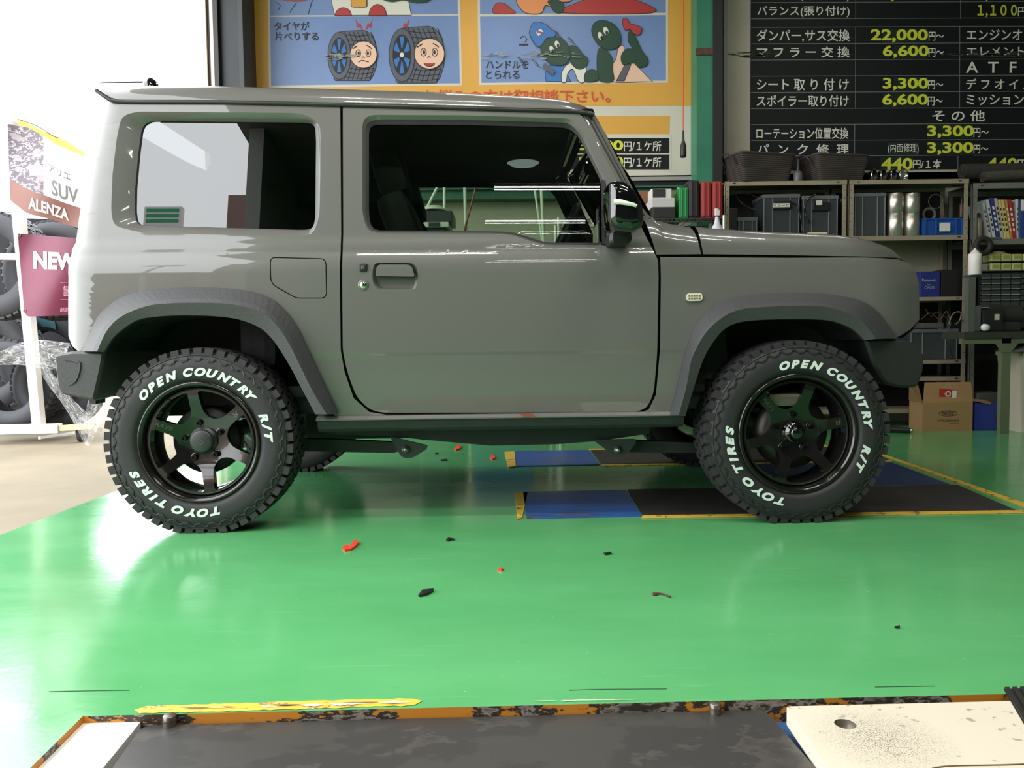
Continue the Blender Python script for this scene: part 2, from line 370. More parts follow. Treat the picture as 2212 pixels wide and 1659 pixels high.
slab([(1560, 1004), (1925, 998), (2052, 1046), (1610, 1052)], 0.0005, 0.0015, 'centre_plate', mat('dark_blue_steel', (38, 58, 100), 0.45, var=0.3, scale=4), lift)
slab([(1850, 963), (1858, 963), (2225, 1090), (2225, 1098)], 0.0005, 0.004, 'edge_stripe', YEL, lift)
# foreground lift in its pit
lf = thing('vehicle_lift', 'sunken lift in the foreground pit with worn black platform and white end plates', 'vehicle lift', (P1.x + 1.0, P1.y - 0.3, -0.16))
ZP = -0.018
def rslab(pxs, z0, z1, name, m, parent, r=0.02):
    pts = rnd([(lambda p: (p.x, p.y))(flo(x, y, z1)) for x, y in pxs], r, 4)
    return MB().prismz(pts, z0, z1).build(name, m, parent)
BP2 = chip_mat('worn_platform_black', (62, 60, 57), (55, 53, 51), (72, 69, 66), 3.5, 0.40, 0.52, 0.38, (1, 1.6, 1))
rslab([(308, 1567), (1652, 1533), (1850, 1760), (170, 1760)], ZP - 0.03, ZP, 'platform_plate', BP2, lf, 0.025)
wp = rslab([(180, 1558), (308, 1554), (140, 1760), (-30, 1760)], ZP - 0.02, ZP + 0.004, 'end_plate', mat('white_plate', (238, 236, 230), 0.4), lf, 0.012)
def dirt_mat():
    m = bpy.data.materials.new('dirty_cream_plate'); m.use_nodes = True; nt = m.node_tree; b = nt.nodes['Principled BSDF']; N = nt.nodes.new; L = nt.links.new
    geo = N('ShaderNodeNewGeometry'); b.inputs['Roughness'].default_value = 0.5
    def nz(s, d=4):
        n = N('ShaderNodeTexNoise'); n.inputs['Scale'].default_value = s; n.inputs['Detail'].default_value = d; L(geo.outputs['Position'], n.inputs['Vector']); return n.outputs[0]
    def ramp(src, p0, p1):
        r = N('ShaderNodeMapRange'); r.inputs[1].default_value = p0; r.inputs[2].default_value = p1; L(src, r.inputs[0]); return r.outputs[0]
    c0 = flo(1905, 1608, 0.0)
    vm = N('ShaderNodeVectorMath'); vm.operation = 'DISTANCE'; L(geo.outputs['Position'], vm.inputs[0]); vm.inputs[1].default_value = (c0.x, c0.y, 0.0)
    fall = ramp(vm.outputs[1 if vm.outputs[1].type == 'VALUE' else 0] if False else vm.outputs['Value'], 0.13, 0.01)
    fine = ramp(nz(420, 2), 0.62, 0.50)
    mlt = N('ShaderNodeMath'); mlt.operation = 'MULTIPLY'; L(fall, mlt.inputs[0])
    inv = N('ShaderNodeMath'); inv.operation = 'SUBTRACT'; inv.inputs[0].default_value = 1; L(fine, inv.inputs[1]); L(inv.outputs[0], mlt.inputs[1])
    sp = ramp(nz(45, 6), 0.63, 0.68); mx0 = N('ShaderNodeMath'); mx0.operation = 'MAXIMUM'; L(mlt.outputs[0], mx0.inputs[0])
    s2 = N('ShaderNodeMath'); s2.operation = 'MULTIPLY'; s2.inputs[1].default_value = 0.55; L(sp, s2.inputs[0]); L(s2.outputs[0], mx0.inputs[1])
    x = N('ShaderNodeMix'); x.data_type = 'RGBA'; L(mx0.outputs[0], x.inputs[0]); x.inputs[6].default_value = lin((206, 197, 178)) + (1,); x.inputs[7].default_value = lin((78, 68, 56)) + (1,)
    L(x.outputs[2], b.inputs['Base Color']); return m
DIRTY = dirt_mat()
bm_ = [(lambda p: (p.x, p.y))(flo(x, y, 0.010)) for x, y in [(1696, 1526), (2230, 1513), (2420, 1760), (1860, 1760)]]
hc = flo(1826, 1564, 0.010)
v_, f_ = fill2d(rnd(bm_, 0.012, 4), [ellipse(hc.x, hc.y, 0.019, 0.019, 20)], 0.010)
e2 = MB().add(v_, f_)
rp = rnd(bm_, 0.012, 4); n_ = len(rp)
e2.add([(x, y, 0.010) for x, y in rp] + [(x, y, -0.022) for x, y in rp], [(i, (i + 1) % n_, n_ + (i + 1) % n_, n_ + i) for i in range(n_)])
ip = e2.build('end_plate', DIRTY, lf)
MB().lathe([(0.0, -0.008), (0.019, -0.008), (0.019, 0.0095)], (hc.x, hc.y, 0.0), n=20).build('plug', mat('worn_plug', (120, 112, 100), 0.4, 0.4), ip)
e3 = [flo(x, y, 0.0102) for x, y in [(1990, 1668), (2040, 1656), (2160, 1653), (2240, 1650)]]
MB().tube(spline([tuple(p) for p in e3], 4), 0.0015, 6).build('slot_edge', mat('groove', (90, 70, 50), 0.8), ip)
rslab([(1655, 1536), (1700, 1536), (1840, 1740), (1790, 1760)], -0.06, -0.045, 'base_plate', mat('blue_base', (52, 92, 140), 0.5), lf)
for (x, y, r_, hh) in ((367, 1567, 0.0125, 0.021), (1545, 1541, 0.0108, 0.021)):
    p = flo(x, y, ZP)
    MB().lathe([(0, hh), (r_ - 0.002, hh), (r_, hh - 0.002), (r_, 0.0)], (p.x, p.y, ZP), n=24).lathe([(r_ * 1.05, hh * 0.6), (r_ * 1.05, hh * 0.4)], (p.x, p.y, ZP), n=24).build('stud', mat('worn_steel', (120, 114, 106), 0.35, 0.7, var=0.3, scale=60), lf)
rub = thing('rubber_mat', 'black ribbed rubber mat at the right edge beside the white plate', 'mat', tuple(flo(2212, 1500)))
pa, pb, pc, pd = [flo(x, y, 0.012) for x, y in ((2168, 1488), (2400, 1482), (2480, 1600), (2236, 1604))]
for i in range(14):
    t0 = (i + 0.12) / 14; t1 = (i + 0.72) / 14
    q = [pa.lerp(pd, t0), pb.lerp(pc, t0), pb.lerp(pc, t1), pa.lerp(pd, t1)]
    q = [pa.lerp(pb, t0), pa.lerp(pb, t1), pd.lerp(pc, t1), pd.lerp(pc, t0)]
    MB().prismz([(v.x, v.y) for v in q], 0.011, 0.016).build('rib', mat('rubber_black', (26, 25, 24), 0.6), rub)
MB().prismz([(v.x, v.y) for v in (pa, pb, pc, pd)], 0.0105, 0.012).build('base_sheet', mat('rubber_black', (26, 25, 24), 0.6), rub)
# yellow and white paint along the pit edge
random.seed(4)
def blot(pts, jit=1.2):
    out = []
    for i in range(len(pts)):
        a, b = pts[i], pts[(i + 1) % len(pts)]; n = max(1, int(math.hypot(b[0] - a[0], b[1] - a[1]) / 14))
        for k in range(n):
            t = k / n; out.append((a[0] + (b[0] - a[0]) * t + random.uniform(-1, 1) * jit * 2, a[1] + (b[1] - a[1]) * t + random.uniform(-1, 1) * jit))
    return out
def paint(pxs, name, m, z=0.0012):
    pts = [(lambda p: (p.x, p.y))(flo(x, y, z)) for x, y in pxs]
    v, f = fill2d(pts, [], z); return MB().add(v, f).build(name, m, fl)
paint(blot([(292, 1534), (320, 1525), (600, 1516), (890, 1508), (912, 1513), (895, 1524), (600, 1533), (300, 1541)]), 'paint_stripe', chip_mat('chipped_yellow_paint', (226, 176, 60), (120, 96, 70), (230, 222, 196), 26, 0.37, 0.42, 0.5, (0.35, 1.6, 1)))
random.seed(31)
WPT = mat('white_paint', (236, 228, 205), 0.5); BAR = mat('bare_patch', (120, 100, 90), 0.7)
for (xa, xb, ya, yb, h_, m_, n_s) in ((560, 890, 1527, 1516, 5, WPT, 7), (300, 500, 1534, 1527, 2, WPT, 4), (340, 860, 1531, 1515, 2.5, BAR, 7), (1130, 1430, 1515, 1509, 1.2, WPT, 6)):
    for k_ in range(n_s):
        x_ = xa + (xb - xa) * random.random() * .85; t_ = (x_ - xa) / (xb - xa); y_ = ya + (yb - ya) * t_; l_ = random.uniform(30, 95); d_ = (yb - ya) / (xb - xa) * l_
        paint(blot([(x_, y_ - h_ * .4), (x_ + l_ * .5, y_ + d_ * .5 - h_ * random.uniform(.3, .8)), (x_ + l_, y_ + d_), (x_ + l_ * .4, y_ + d_ * .4 + h_ * random.uniform(.2, .6))], 0.5), 'paint_flake', m_, 0.002 + 0.0003 * k_)
for pts_ in ([(106, 1494), (200, 1492), (280, 1491)], [(1230, 1491), (1300, 1489), (1440, 1488)], [(1890, 1484), (1960, 1483), (2020, 1482)]):
    MB().tube([tuple(flo(x, y, 0.0005)) for x, y in spline(pts_, 4)], 0.0009, 4).build('floor_seam', mat('seam_dark', (30, 70, 45), 0.8), fl)
# ================================================================ car
PAINT = mat('grey_car_paint', (96, 95, 91), 0.35, coat=1.0, spec=0.3)
PLAST = mat('textured_dark_plastic', (60, 60, 62), 0.5, bump=0.25, scale=260)
BLK = mat('matt_black_body', (14, 14, 15), 0.8)
GLOSSB = mat('gloss_black', (8, 8, 9), 0.05, coat=1.0)
RUBB = mat('black_rubber', (20, 20, 20), 0.55)
CH = mat('dark_chassis', (34, 36, 37), 0.6, var=0.2, scale=10)
yaw = math.radians(1.0)
car = thing('off_road_car', 'small boxy grey off-road car with black flares, parked sideways on the green floor', 'car', (-0.042, 3.765, 0.0), rz=yaw)
CINV = (Matrix.Translation(car.location) @ Matrix.Rotation(yaw, 4, 'Z')).inverted()
CO = CINV @ CAMP; CR = CINV.to_3x3()
def cpt(px, py, wf):
    d = CR @ ray(px, py); wv = 0.72; p = None
    for _ in range(14):
        t = (-wv - CO.y) / d.y; p = CO + d * t
        wv = wf(p.x, p.z) if callable(wf) else wf
        if not callable(wf): t = (-wv - CO.y) / d.y; return CO + d * t
    return p
def cl(poly, wf): return [(lambda p: (p.x, p.z))(cpt(q[0], q[1], wf)) for q in poly]
def sst(a, b, x):
    t = min(1, max(0, (x - a) / (b - a))); return t * t * (3 - 2 * t)
def W0(x, z):
    low = 0.737 - 0.012 * ((z - 0.86) / 0.35) ** 2 - 0.003 * (1 - sst(0.650, 0.676, z)) - 2.5 * max(0, min(z, 1.065) - 0.985) ** 2
    up = 0.708 - (z - 1.1) * 0.13
    s = sst(1.065, 1.125, z); return low * (1 - s) + up * s
def lerpl(pts, v):
    if v <= pts[0][0]: return pts[0][1]
    for (a, b), (c, d) in zip(pts, pts[1:]):
        if v <= c: return b + (d - b) * (v - a) / (c - a)
    return pts[-1][1]
rear_px = [(218, 217), (203, 280), (190, 345), (181, 405), (171, 472), (164, 524), (155, 541), (149.5, 560), (148, 600), (148, 726), (156, 747), (168, 758)]
RE = sorted([(p[1], p[0]) for p in cl(rear_px, lambda x, z: W0(x, z) - 0.05)])      # z -> x of rear edge
front_px = [(1945, 560), (1962, 567), (1977, 583), (1985, 612), (1986, 690), (1966, 712), (1936, 730)]
FE = sorted([(p[1], p[0]) for p in cl(front_px, lambda x, z: W0(x, z) - 0.11)])
zr_c = cl([(148, 724)], lambda x, z: W0(x, z) - 0.05)[0]; zf_c = cl([(1986, 688)], lambda x, z: W0(x, z) - 0.11)[0]
REW = [(z, x if z > zr_c[1] else zr_c[0]) for z, x in RE]; FEW = [(z, x if z > zf_c[1] else zf_c[0]) for z, x in FE]
def W(x, z):
    w_ = W0(x, z)
    d = x - lerpl(REW, z)
    if d < 0.11: w_ -= 0.05 * ((0.11 - max(d, -0.01)) / 0.11) ** 2
    d = lerpl(FEW, z) - x
    if z < 1.16 and d < 0.26: w_ -= 0.11 * ((0.26 - max(d, -0.01)) / 0.26) ** 2
    return w_
def panel(name, outer, holes, wf, m, parent, side=-1, off=0.0, ret=0.012, gx=0.07, gz=0.0175):
    bm = bmesh.new()
    for lp in [outer] + holes:
        vs = [bm.verts.new((p[0], 0, p[1])) for p in lp]
        for i in range(len(vs)): bm.edges.new((vs[i], vs[(i + 1) % len(vs)]))
    bmesh.ops.triangle_fill(bm, edges=bm.edges[:], use_beauty=True, normal=(0, -1, 0))
    xs = [v.co.x for v in bm.verts]; zs = [v.co.z for v in bm.verts]
    x = math.ceil(min(xs) / gx) * gx
    while x < max(xs):
        bmesh.ops.bisect_plane(bm, geom=bm.verts[:] + bm.edges[:] + bm.faces[:], plane_co=(x, 0, 0), plane_no=(1, 0, 0)); x += gx
    z = math.ceil(min(zs) / gz) * gz
    while z < max(zs):
        bmesh.ops.bisect_plane(bm, geom=bm.verts[:] + bm.edges[:] + bm.faces[:], plane_co=(0, 0, z), plane_no=(0, 0, 1)); z += gz
    bm.normal_update()
    for f in bm.faces:
        if f.normal.y > 0: f.normal_flip()
    bm.verts.index_update(); bm.faces.index_update()
    V = []; NR = []
    for v in bm.verts:
        x, z = v.co.x, v.co.z; w_ = wf(x, z) - off; e = 0.004
        gx_ = (wf(x + e, z) - wf(x - e, z)) / (2 * e); gz_ = (wf(x, z + e) - wf(x, z - e)) / (2 * e)
        V.append((x, side * w_, z)); NR.append(Vector((-gx_, side, -gz_)).normalized())
    Fs = [tuple(v.index for v in (f.verts if side < 0 else reversed(f.verts))) for f in bm.faces]
    LN = [NR[i] for f in Fs for i in f]; SM = [True] * len(Fs)
    if ret:
        for e in bm.edges:
            if len(e.link_faces) == 1:
                l = e.link_faces[0].loops
                for lo in l:
                    if lo.edge == e: a, b = lo.vert.index, lo.link_loop_next.vert.index
                if side > 0: a, b = b, a
                n = len(V); va, vb = V[a], V[b]
                V += [va, vb, (vb[0], vb[1] - side * ret, vb[2]), (va[0], va[1] - side * ret, va[2])]
                Fs.append((n + 1, n, n + 3, n + 2)); SM.append(False)
                nn = (Vector(vb) - Vector(va)).cross(Vector((0, side, 0))); nn = -nn.normalized() if nn.length > 1e-9 else Vector((0, 0, 1))
                LN += [nn] * 4
    bm.free()
    me = bpy.data.meshes.new(name); me.from_pydata(V, [], Fs); me.polygons.foreach_set('use_smooth', SM); me.update()
    if len(me.loops) == len(LN): me.normals_split_custom_set(LN)
    return link(name, me, m, parent, world=False)
def resamp(poly, c, n=220):
    """points of a star-shaped loop at n equal angles about c"""
    out = []; m = len(poly)
    for k in range(n):
        a = 2 * PI * k / n; d = Vector((math.cos(a), math.sin(a))); best = None
        for i in range(m):
            p = Vector(poly[i]) - Vector(c); q = Vector(poly[(i + 1) % m]) - Vector(c); e = q - p
            den = d.x * e.y - d.y * e.x
            if abs(den) < 1e-12: continue
            t = (p.x * e.y - p.y * e.x) / den; s_ = (p.x * d.y - p.y * d.x) / den
            if t > 0 and -1e-6 <= s_ <= 1 + 1e-6 and (best is None or t > best): best = t
        out.append((c[0] + d.x * best, c[1] + d.y * best))
    return out
def ring(name, A, oa, B, ob, m, parent, side=-1, wf=W, n=1, smooth=False, bulge=0.0):
    """strip between loops A and B of (x,z); oa, ob = how far inside the body surface"""
    mb = MB(); N_ = len(A); rows = []
    for j in range(n + 1):
        t = j / n; rows.append([((lambda x, z: (x, side * (wf(x, z) - (oa + (ob - oa) * t - bulge * math.sin(PI * t))), z))(a[0] + (b[0] - a[0]) * t, a[1] + (b[1] - a[1]) * t)) for a, b in zip(A, B)])
    vs = [v for r in rows for v in r]; fs = []
    for j in range(n):
        for i in range(N_):
            q = (j * N_ + i, j * N_ + (i + 1) % N_, (j + 1) * N_ + (i + 1) % N_, (j + 1) * N_ + i)
            fs.append(q)
    mb.add(vs, fs, smooth); me = mb.mesh(name); 
    bm = bmesh.new(); bm.from_mesh(me); bmesh.ops.recalc_face_normals(bm, faces=bm.faces[:]); 
    # make the normals face out of the car
    s_ = sum(f.normal.y * f.calc_area() for f in bm.faces)
    if s_ * side < 0: bmesh.ops.reverse_faces(bm, faces=bm.faces[:])
    bm.to_mesh(me); bm.free()
    return link(name, me, m, parent, world=False)
def cbuild(mb, name, m, parent=None): return mb.build(name, m, parent or car, world=False)
# ---------------------------------------------------------------- outlines in the side view
r_flare_o = spline([(179, 759), (195, 722), (213, 685), (233, 664), (262, 644), (307, 629), (360, 623), (430, 621), (506, 624), (560, 634), (600, 655), (638, 698), (664, 750), (690, 808), (712, 855), (729, 894)], 3)
r_flare_c = spline([(210, 759), (226, 722), (244, 698), (268, 680), (310, 663), (350, 656), (430, 654), (500, 657), (556, 671), (590, 694), (622, 738), (648, 790), (678, 850), (706, 895)], 3)
r_flare_i = spline([(224, 761), (240, 735), (256, 718), (290, 694), (326, 685), (398, 681), (488, 685), (545, 700), (582, 725), (620, 780), (652, 840), (681, 895)], 3)
f_flare_o = spline([(1447, 895), (1465, 830), (1477, 770), (1500, 706), (1535, 665), (1575, 646), (1640, 635), (1720, 632), (1790, 636), (1855, 649), (1890, 670), (1915, 700), (1937, 731)], 3)
f_flare_c = spline([(1466, 897), (1484, 830), (1494, 776), (1520, 725), (1552, 692), (1592, 670), (1640, 664), (1720, 660), (1785, 663), (1840, 680), (1870, 702), (1892, 732)], 3)
f_flare_i = spline([(1481, 897), (1498, 840), (1520, 775), (1545, 733), (1572, 706), (1610, 694), (1680, 690), (1780, 691), (1826, 703), (1850, 717), (1868, 735)], 3)
def sub(l, n):  # resample an open polyline evenly to n points
    d = [0]
    for a, b in zip(l, l[1:]): d.append(d[-1] + math.hypot(b[0] - a[0], b[1] - a[1]))
    out = []; j = 0
    for k in range(n):
        s_ = d[-1] * k / (n - 1)
        while j < len(d) - 2 and d[j + 1] < s_: j += 1
        t = (s_ - d[j]) / (d[j + 1] - d[j]); out.append((l[j][0] + (l[j + 1][0] - l[j][0]) * t, l[j][1] + (l[j + 1][1] - l[j][1]) * t))
    return out
def shrink(l, cx, cy, k): return [(cx + (x - cx) * k, cy + (y - cy) * k) for x, y in l]
q_top = [(218, 217), (300, 219), (480, 219), (600, 221), (735, 225)]
quarter_px = [(203, 280), (190, 345), (181, 405), (171, 472), (164, 524), (155, 541), (149.5, 560), (148, 600), (148, 726), (156, 747), (168, 758), (185, 759)] \
    + shrink(r_flare_o, 437, 960, 0.985)[1:-1] + [(723, 899), (842, 899), (832, 895.5), (798, 890), (764, 860), (744, 802), (736, 757), (735, 560), (737, 500)] + q_top[::-1]
door_px = rnd([(740.5, 229, 6), (1000, 234, 0), (1238, 241, 3), (1258, 250, 6), (1300, 327, 0), (1340, 401, 0), (1380, 480, 0), (1413, 545, 12), (1421.5, 562, 6), (1422.5, 600, 0), (1420, 762, 30), (1412, 850, 22), (1397, 882, 14), (1370, 890.5, 12), (832, 892, 12), (800, 886, 18), (770, 858, 18), (749, 800, 30), (740.5, 757, 10), (739.5, 560, 3), (741.5, 500, 3)])
fender_px = rnd([(1426, 555, 0), (1700, 557, 0), (1944, 560.5, 3)], 0) + front_px[1:] + shrink(f_flare_o, 1714, 945, 0.985)[::-1][1:-1] + [(1452, 899), (1368, 899), (1373, 893.5), (1401, 885), (1417, 852), (1425, 763), (1427.5, 600)]
qA = rnd([(262, 251, 24), (294, 241, 20), (650, 244, 20), (690, 262, 26), (693, 300, 0), (690, 470, 24), (675, 508, 24), (640, 510, 10), (310, 504, 30), (245, 488, 26), (240, 454, 12), (243, 378, 0), (252, 300, 0)], 20, 5)
qC = rnd([(303, 258, 26), (650, 261, 6), (676, 263, 20), (678, 300, 0), (676.5, 466, 10), (672, 493, 22), (640, 493.5, 0), (290, 484, 30), (286, 454, 0), (287, 403, 0), (294, 327, 0)], 20, 5)
dA = rnd([(783, 248, 26), (1000, 249, 0), (1236, 256, 14), (1260, 290, 12), (1309, 390, 8), (1312, 533, 8), (1180, 531, 16), (1146, 521, 16), (1104, 507, 16), (1060, 505, 0), (795, 504, 22), (783, 460, 10)], 12, 5)
dC = rnd([(795, 266, 20), (1000, 267, 0), (1228, 273, 18), (1252, 293, 16), (1299, 389, 8), (1301, 523, 3), (1184, 523, 16), (1150, 513, 18), (1108, 499.5, 16), (1060, 498, 0), (801, 496, 20), (795, 460, 10)], 12, 5)
lq = cl(quarter_px, W); ld = cl(door_px, W); lf_ = cl(fender_px, W)
lqA, lqC, ldA, ldC = cl(qA, W), cl(qC, W), cl(dA, W), cl(dC, W)
cq = cl([(480, 375)], W)[0]; cdw = cl([(1060, 385)], W)[0]
fuel_px = rnd([(585, 557, 10), (703, 560, 12), (704.5, 643, 12), (640, 643, 8), (586, 612, 14)], 10)
lfu = cl(fuel_px, W)
hand_px = rnd([(808, 568, 22), (898, 568, 22), (905, 600, 10), (896, 627, 6), (820, 627, 10), (806, 615, 10), (804, 590, 8)], 10)
lha = cl(hand_px, W)
def side_panels(side):
    near = side < 0
    hq = [resamp(lqA, cq)] + ([offs(lfu, 0.0035)] if near else [])
    q = panel('quarter_panel', lq, hq, W, PAINT, car, side)
    hd = [resamp(ldA, cdw)] + ([lha] if near else [])
    d = panel('door', ld, hd, W, PAINT, car, side)
    f = panel('front_fender', lf_, [], W, PAINT, car, side)
    for (A, C_, c, par, mid, dep, nm) in ((lqA, lqC, cq, q, 0.94, 0.030, 'rear_side_window'), (ldA, ldC, cdw, d, 0.42, 0.014, 'door_window')):
        a = resamp(A, c); b = resamp(C_, c); bb = [(p[0] + (r[0] - p[0]) * mid, p[1] + (r[1] - p[1]) * mid) for p, r in zip(a, b)]
        ring('window_surround', a, 0.0, bb, dep, PAINT, par, side, n=5, smooth=True, bulge=0.003 if dep > 0.02 else 0.0)
        ring('window_seal', bb, dep, b, dep + 0.006, RUBB, par, side)
        gl = glass('privacy_glass', (0.04, 0.042, 0.045), 1.85) if par is q else glass('green_glass', (0.62, 0.72, 0.64), 1.5)
        panel('window_glass', b, [], W, gl, par, side, off=dep + 0.007, ret=0)
        trim = offs(b, -0.012)
    # flare in three lines
    for (o_, c_, i_, nm) in ((r_flare_o, r_flare_c, r_flare_i, 'rear'), (f_flare_o, f_flare_c, f_flare_i, 'front')):
        n = 48; Lo = cl(sub(o_, n), 0.736); Lc = cl(sub(c_, n), 0.818); Li = cl(sub(i_, n), 0.806)
        rows = [[(x, side * 0.700, z) for x, z in Lo], [(x, side * 0.742, z) for x, z in Lo], [(x, side * 0.746, z - 0.0) for x, z in Lo],
                [(a[0] * 0.25 + b[0] * 0.75, side * 0.803, a[1] * 0.25 + b[1] * 0.75) for a, b in zip(Lo, Lc)],
                [(x, side * 0.818, z) for x, z in Lc], [(x, side * 0.806, z) for x, z in Li], [(x, side * 0.785, z) for x, z in Li], [(x, side * 0.66, z) for x, z in Li]]
        vs = [v for r in rows for v in r]; fs = []
        for j in range(len(rows) - 1):
            for i in range(n - 1):
                q_ = (j * n + i, j * n + i + 1, (j + 1) * n + i + 1, (j + 1) * n + i); fs.append(q_ if side < 0 else q_[::-1])
        # end caps
        for k in (0, n - 1):
            c2 = tuple(j * n + k for j in range(1, len(rows))); fs.append(c2 if (k == 0) == (side < 0) else c2[::-1])
        mb = MB().add(vs, fs); o = cbuild(mb, 'wheel_arch_flare', PLAST)
        # arch liner
        Lw = Li; vs = [(x, side * 0.79, z) for x, z in Lw] + [(x, side * 0.36, z) for x, z in Lw]
        fs = [(i, i + 1, n + i + 1, n + i) for i in range(n - 1)] + [tuple(range(n, 2 * n))]
        cbuild(MB().add(vs, fs), 'wheel_arch_liner', mat('black_liner', (22, 23, 24), 0.75))
    return q, d, f
Q, D, FN = side_panels(-1)
side_panels(1)
# inner black shell behind the gaps (both sides), with window openings
shell_px = [(240, 226), (225, 300), (205, 405), (185, 520), (170, 545), (165, 720), (185, 745)] + [(x, y) for x, y in shrink(r_flare_o, 437, 960, 0.97)][2:-1] + [(715, 905), (1462, 905)] + shrink(f_flare_o, 1714, 945, 0.97)[1:-2] + [(1950, 690), (1955, 610), (1940, 575), (1420, 566), (1380, 500), (1300, 335), (1250, 250)]
for sd in (-1, 1):
    panel('inner_shell', cl(shell_px, W), [offs(resamp(lqC, cq), 0.002), offs(resamp(ldC, cdw), 0.002)], W, BLK, car, sd, off=0.042 if sd < 0 else 0.042, ret=0)
# fuel flap
panel('fuel_flap', lfu, [], W, PAINT, car, -1, off=0.0)
# door handle recess, grip, lock, button
ha = lha; cen = cl([(856, 600)], W)[0]
A = resamp(ha, cen, 60); B = [(cen[0] + (x - cen[0]) * 0.86, cen[1] + (z - cen[1]) * 0.84) for x, z in A]
ring('handle_recess', A, 0.0, B, 0.022, PAINT, D, n=4, smooth=True)
panel('handle_cup', B, [], W, PAINT, D, -1, off=0.0215, ret=0)
gp = cl(rnd([(812, 590, 3), (815, 572, 14), (890, 572, 14), (896, 597, 3), (893, 598, 0), (812, 597, 2)], 5), W)
panel('door_handle', gp, [], W, PAINT, D, -1, off=-0.008, ret=0.02)
def cpuck(px, py, r, d0, d1, m, name, parent, n=24, prof=None):
    p = cpt(px, py, W); w_ = W(p.x, p.z)
    return cbuild(MB().lathe(prof or [(0, -(w_ + d1)), (r * 0.85, -(w_ + d1)), (r, -(w_ + d1 * 0.6)), (r, -(w_ - d0))], (p.x, 0, p.z), 'Y', n), name, m, parent)
CHROME = mat('chrome', (210, 210, 205), 0.12, 1.0)
lk = cpuck(785, 616, 0.021, 0.005, 0.002, PAINT, 'lock_bezel', D)
cpuck(785, 616, 0.014, 0.0, 0.006, CHROME, 'key_lock', D)
p = cpt(785, 578, W)
bt = cbuild(MB().bbox((p.x, -W(p.x, p.z) - 0.001, p.z), (0.030, 0.012, 0.030), bev=0.005), 'entry_button', RUBB, D)
cbuild(MB().bbox((p.x, -W(p.x, p.z) - 0.008, p.z), (0.014, 0.006, 0.014), bev=0.002), 'button_cap', mat('grey_button', (70, 70, 72), 0.4), D)
# side marker
p = cpt(1499, 642, W); mk = cbuild(MB().prism(rnd([(p.x - 0.031, p.z - 0.015), (p.x + 0.031, p.z - 0.015), (p.x + 0.031, p.z + 0.015), (p.x - 0.031, p.z + 0.015)], 0.012), -W(p.x, p.z) - 0.008, -W(p.x, p.z) + 0.01), 'side_marker', mat('clear_lens', (214, 210, 186), 0.15, coat=1.0), FN)
mm = MB()
for i in range(5):
    for j in range(2): mm.bbox((p.x - 0.02 + i * 0.010, -W(p.x, p.z) - 0.009, p.z - 0.005 + j * 0.010), (0.006, 0.004, 0.006), bev=0.001)
cbuild(mm, 'lens_facets', mat('lens_gold', (150, 140, 100), 0.2, 0.6), mk)['kind'] = 'stuff'
# ---------------------------------------------------------------- rocker sill
def xz(px, py, w_): q = cpt(px, py, w_); return q.x, q.z
for sd in (-1, 1):
    a0 = xz(683, 896, 0.735); a1 = xz(1480, 898, 0.735); b0 = xz(690, 932, 0.70); b1 = xz(1474, 932, 0.70)
    zt = (a0[1] + a1[1]) / 2; zm = xz(1000, 906, 0.74)[1]; zb = b0[1]
    prof = [(0.66, zt + 0.01), (0.728, zt + 0.004), (0.744, zt - 0.006), (0.744, zm + 0.003), (0.738, zm)]
    def sill(prof, x0, x1):
        n = len(prof); vs = [(x0, sd * y, z) for y, z in prof] + [(x1, sd * y, z) for y, z in prof]
        fs = [((i, n + i, n + i + 1, i + 1) if sd > 0 else (i, i + 1, n + i + 1, n + i)) for i in range(n - 1)] + [tuple(range(n))[::sd], tuple(range(n, 2 * n))[::-sd]]
        return MB().add(vs, fs)
    cbuild(sill(prof, a0[0], a1[0]), 'rocker_panel', PAINT)
    prof = [(0.72, zm + 0.002), (0.736, zm - 0.001), (0.728, zb + 0.012), (0.716, zb), (0.60, zb)]
    cbuild(sill(prof, a0[0] + 0.004, a1[0] - 0.004), 'rocker_skirt', CH)
# red tag pinched below the door
q = [cpt(x, y, 0.752) for x, y in ((1119, 893), (1152, 894), (1152, 903), (1130, 899))]
cbuild(MB().add([tuple(v) for v in q] + [(v.x, v.y + 0.002, v.z) for v in q], [(0, 3, 2, 1), (4, 5, 6, 7), (0, 1, 5, 4), (1, 2, 6, 5), (2, 3, 7, 6), (3, 0, 4, 7)]), 'door_sill_tag', mat('rust_red_tag', (128, 62, 52), 0.6))
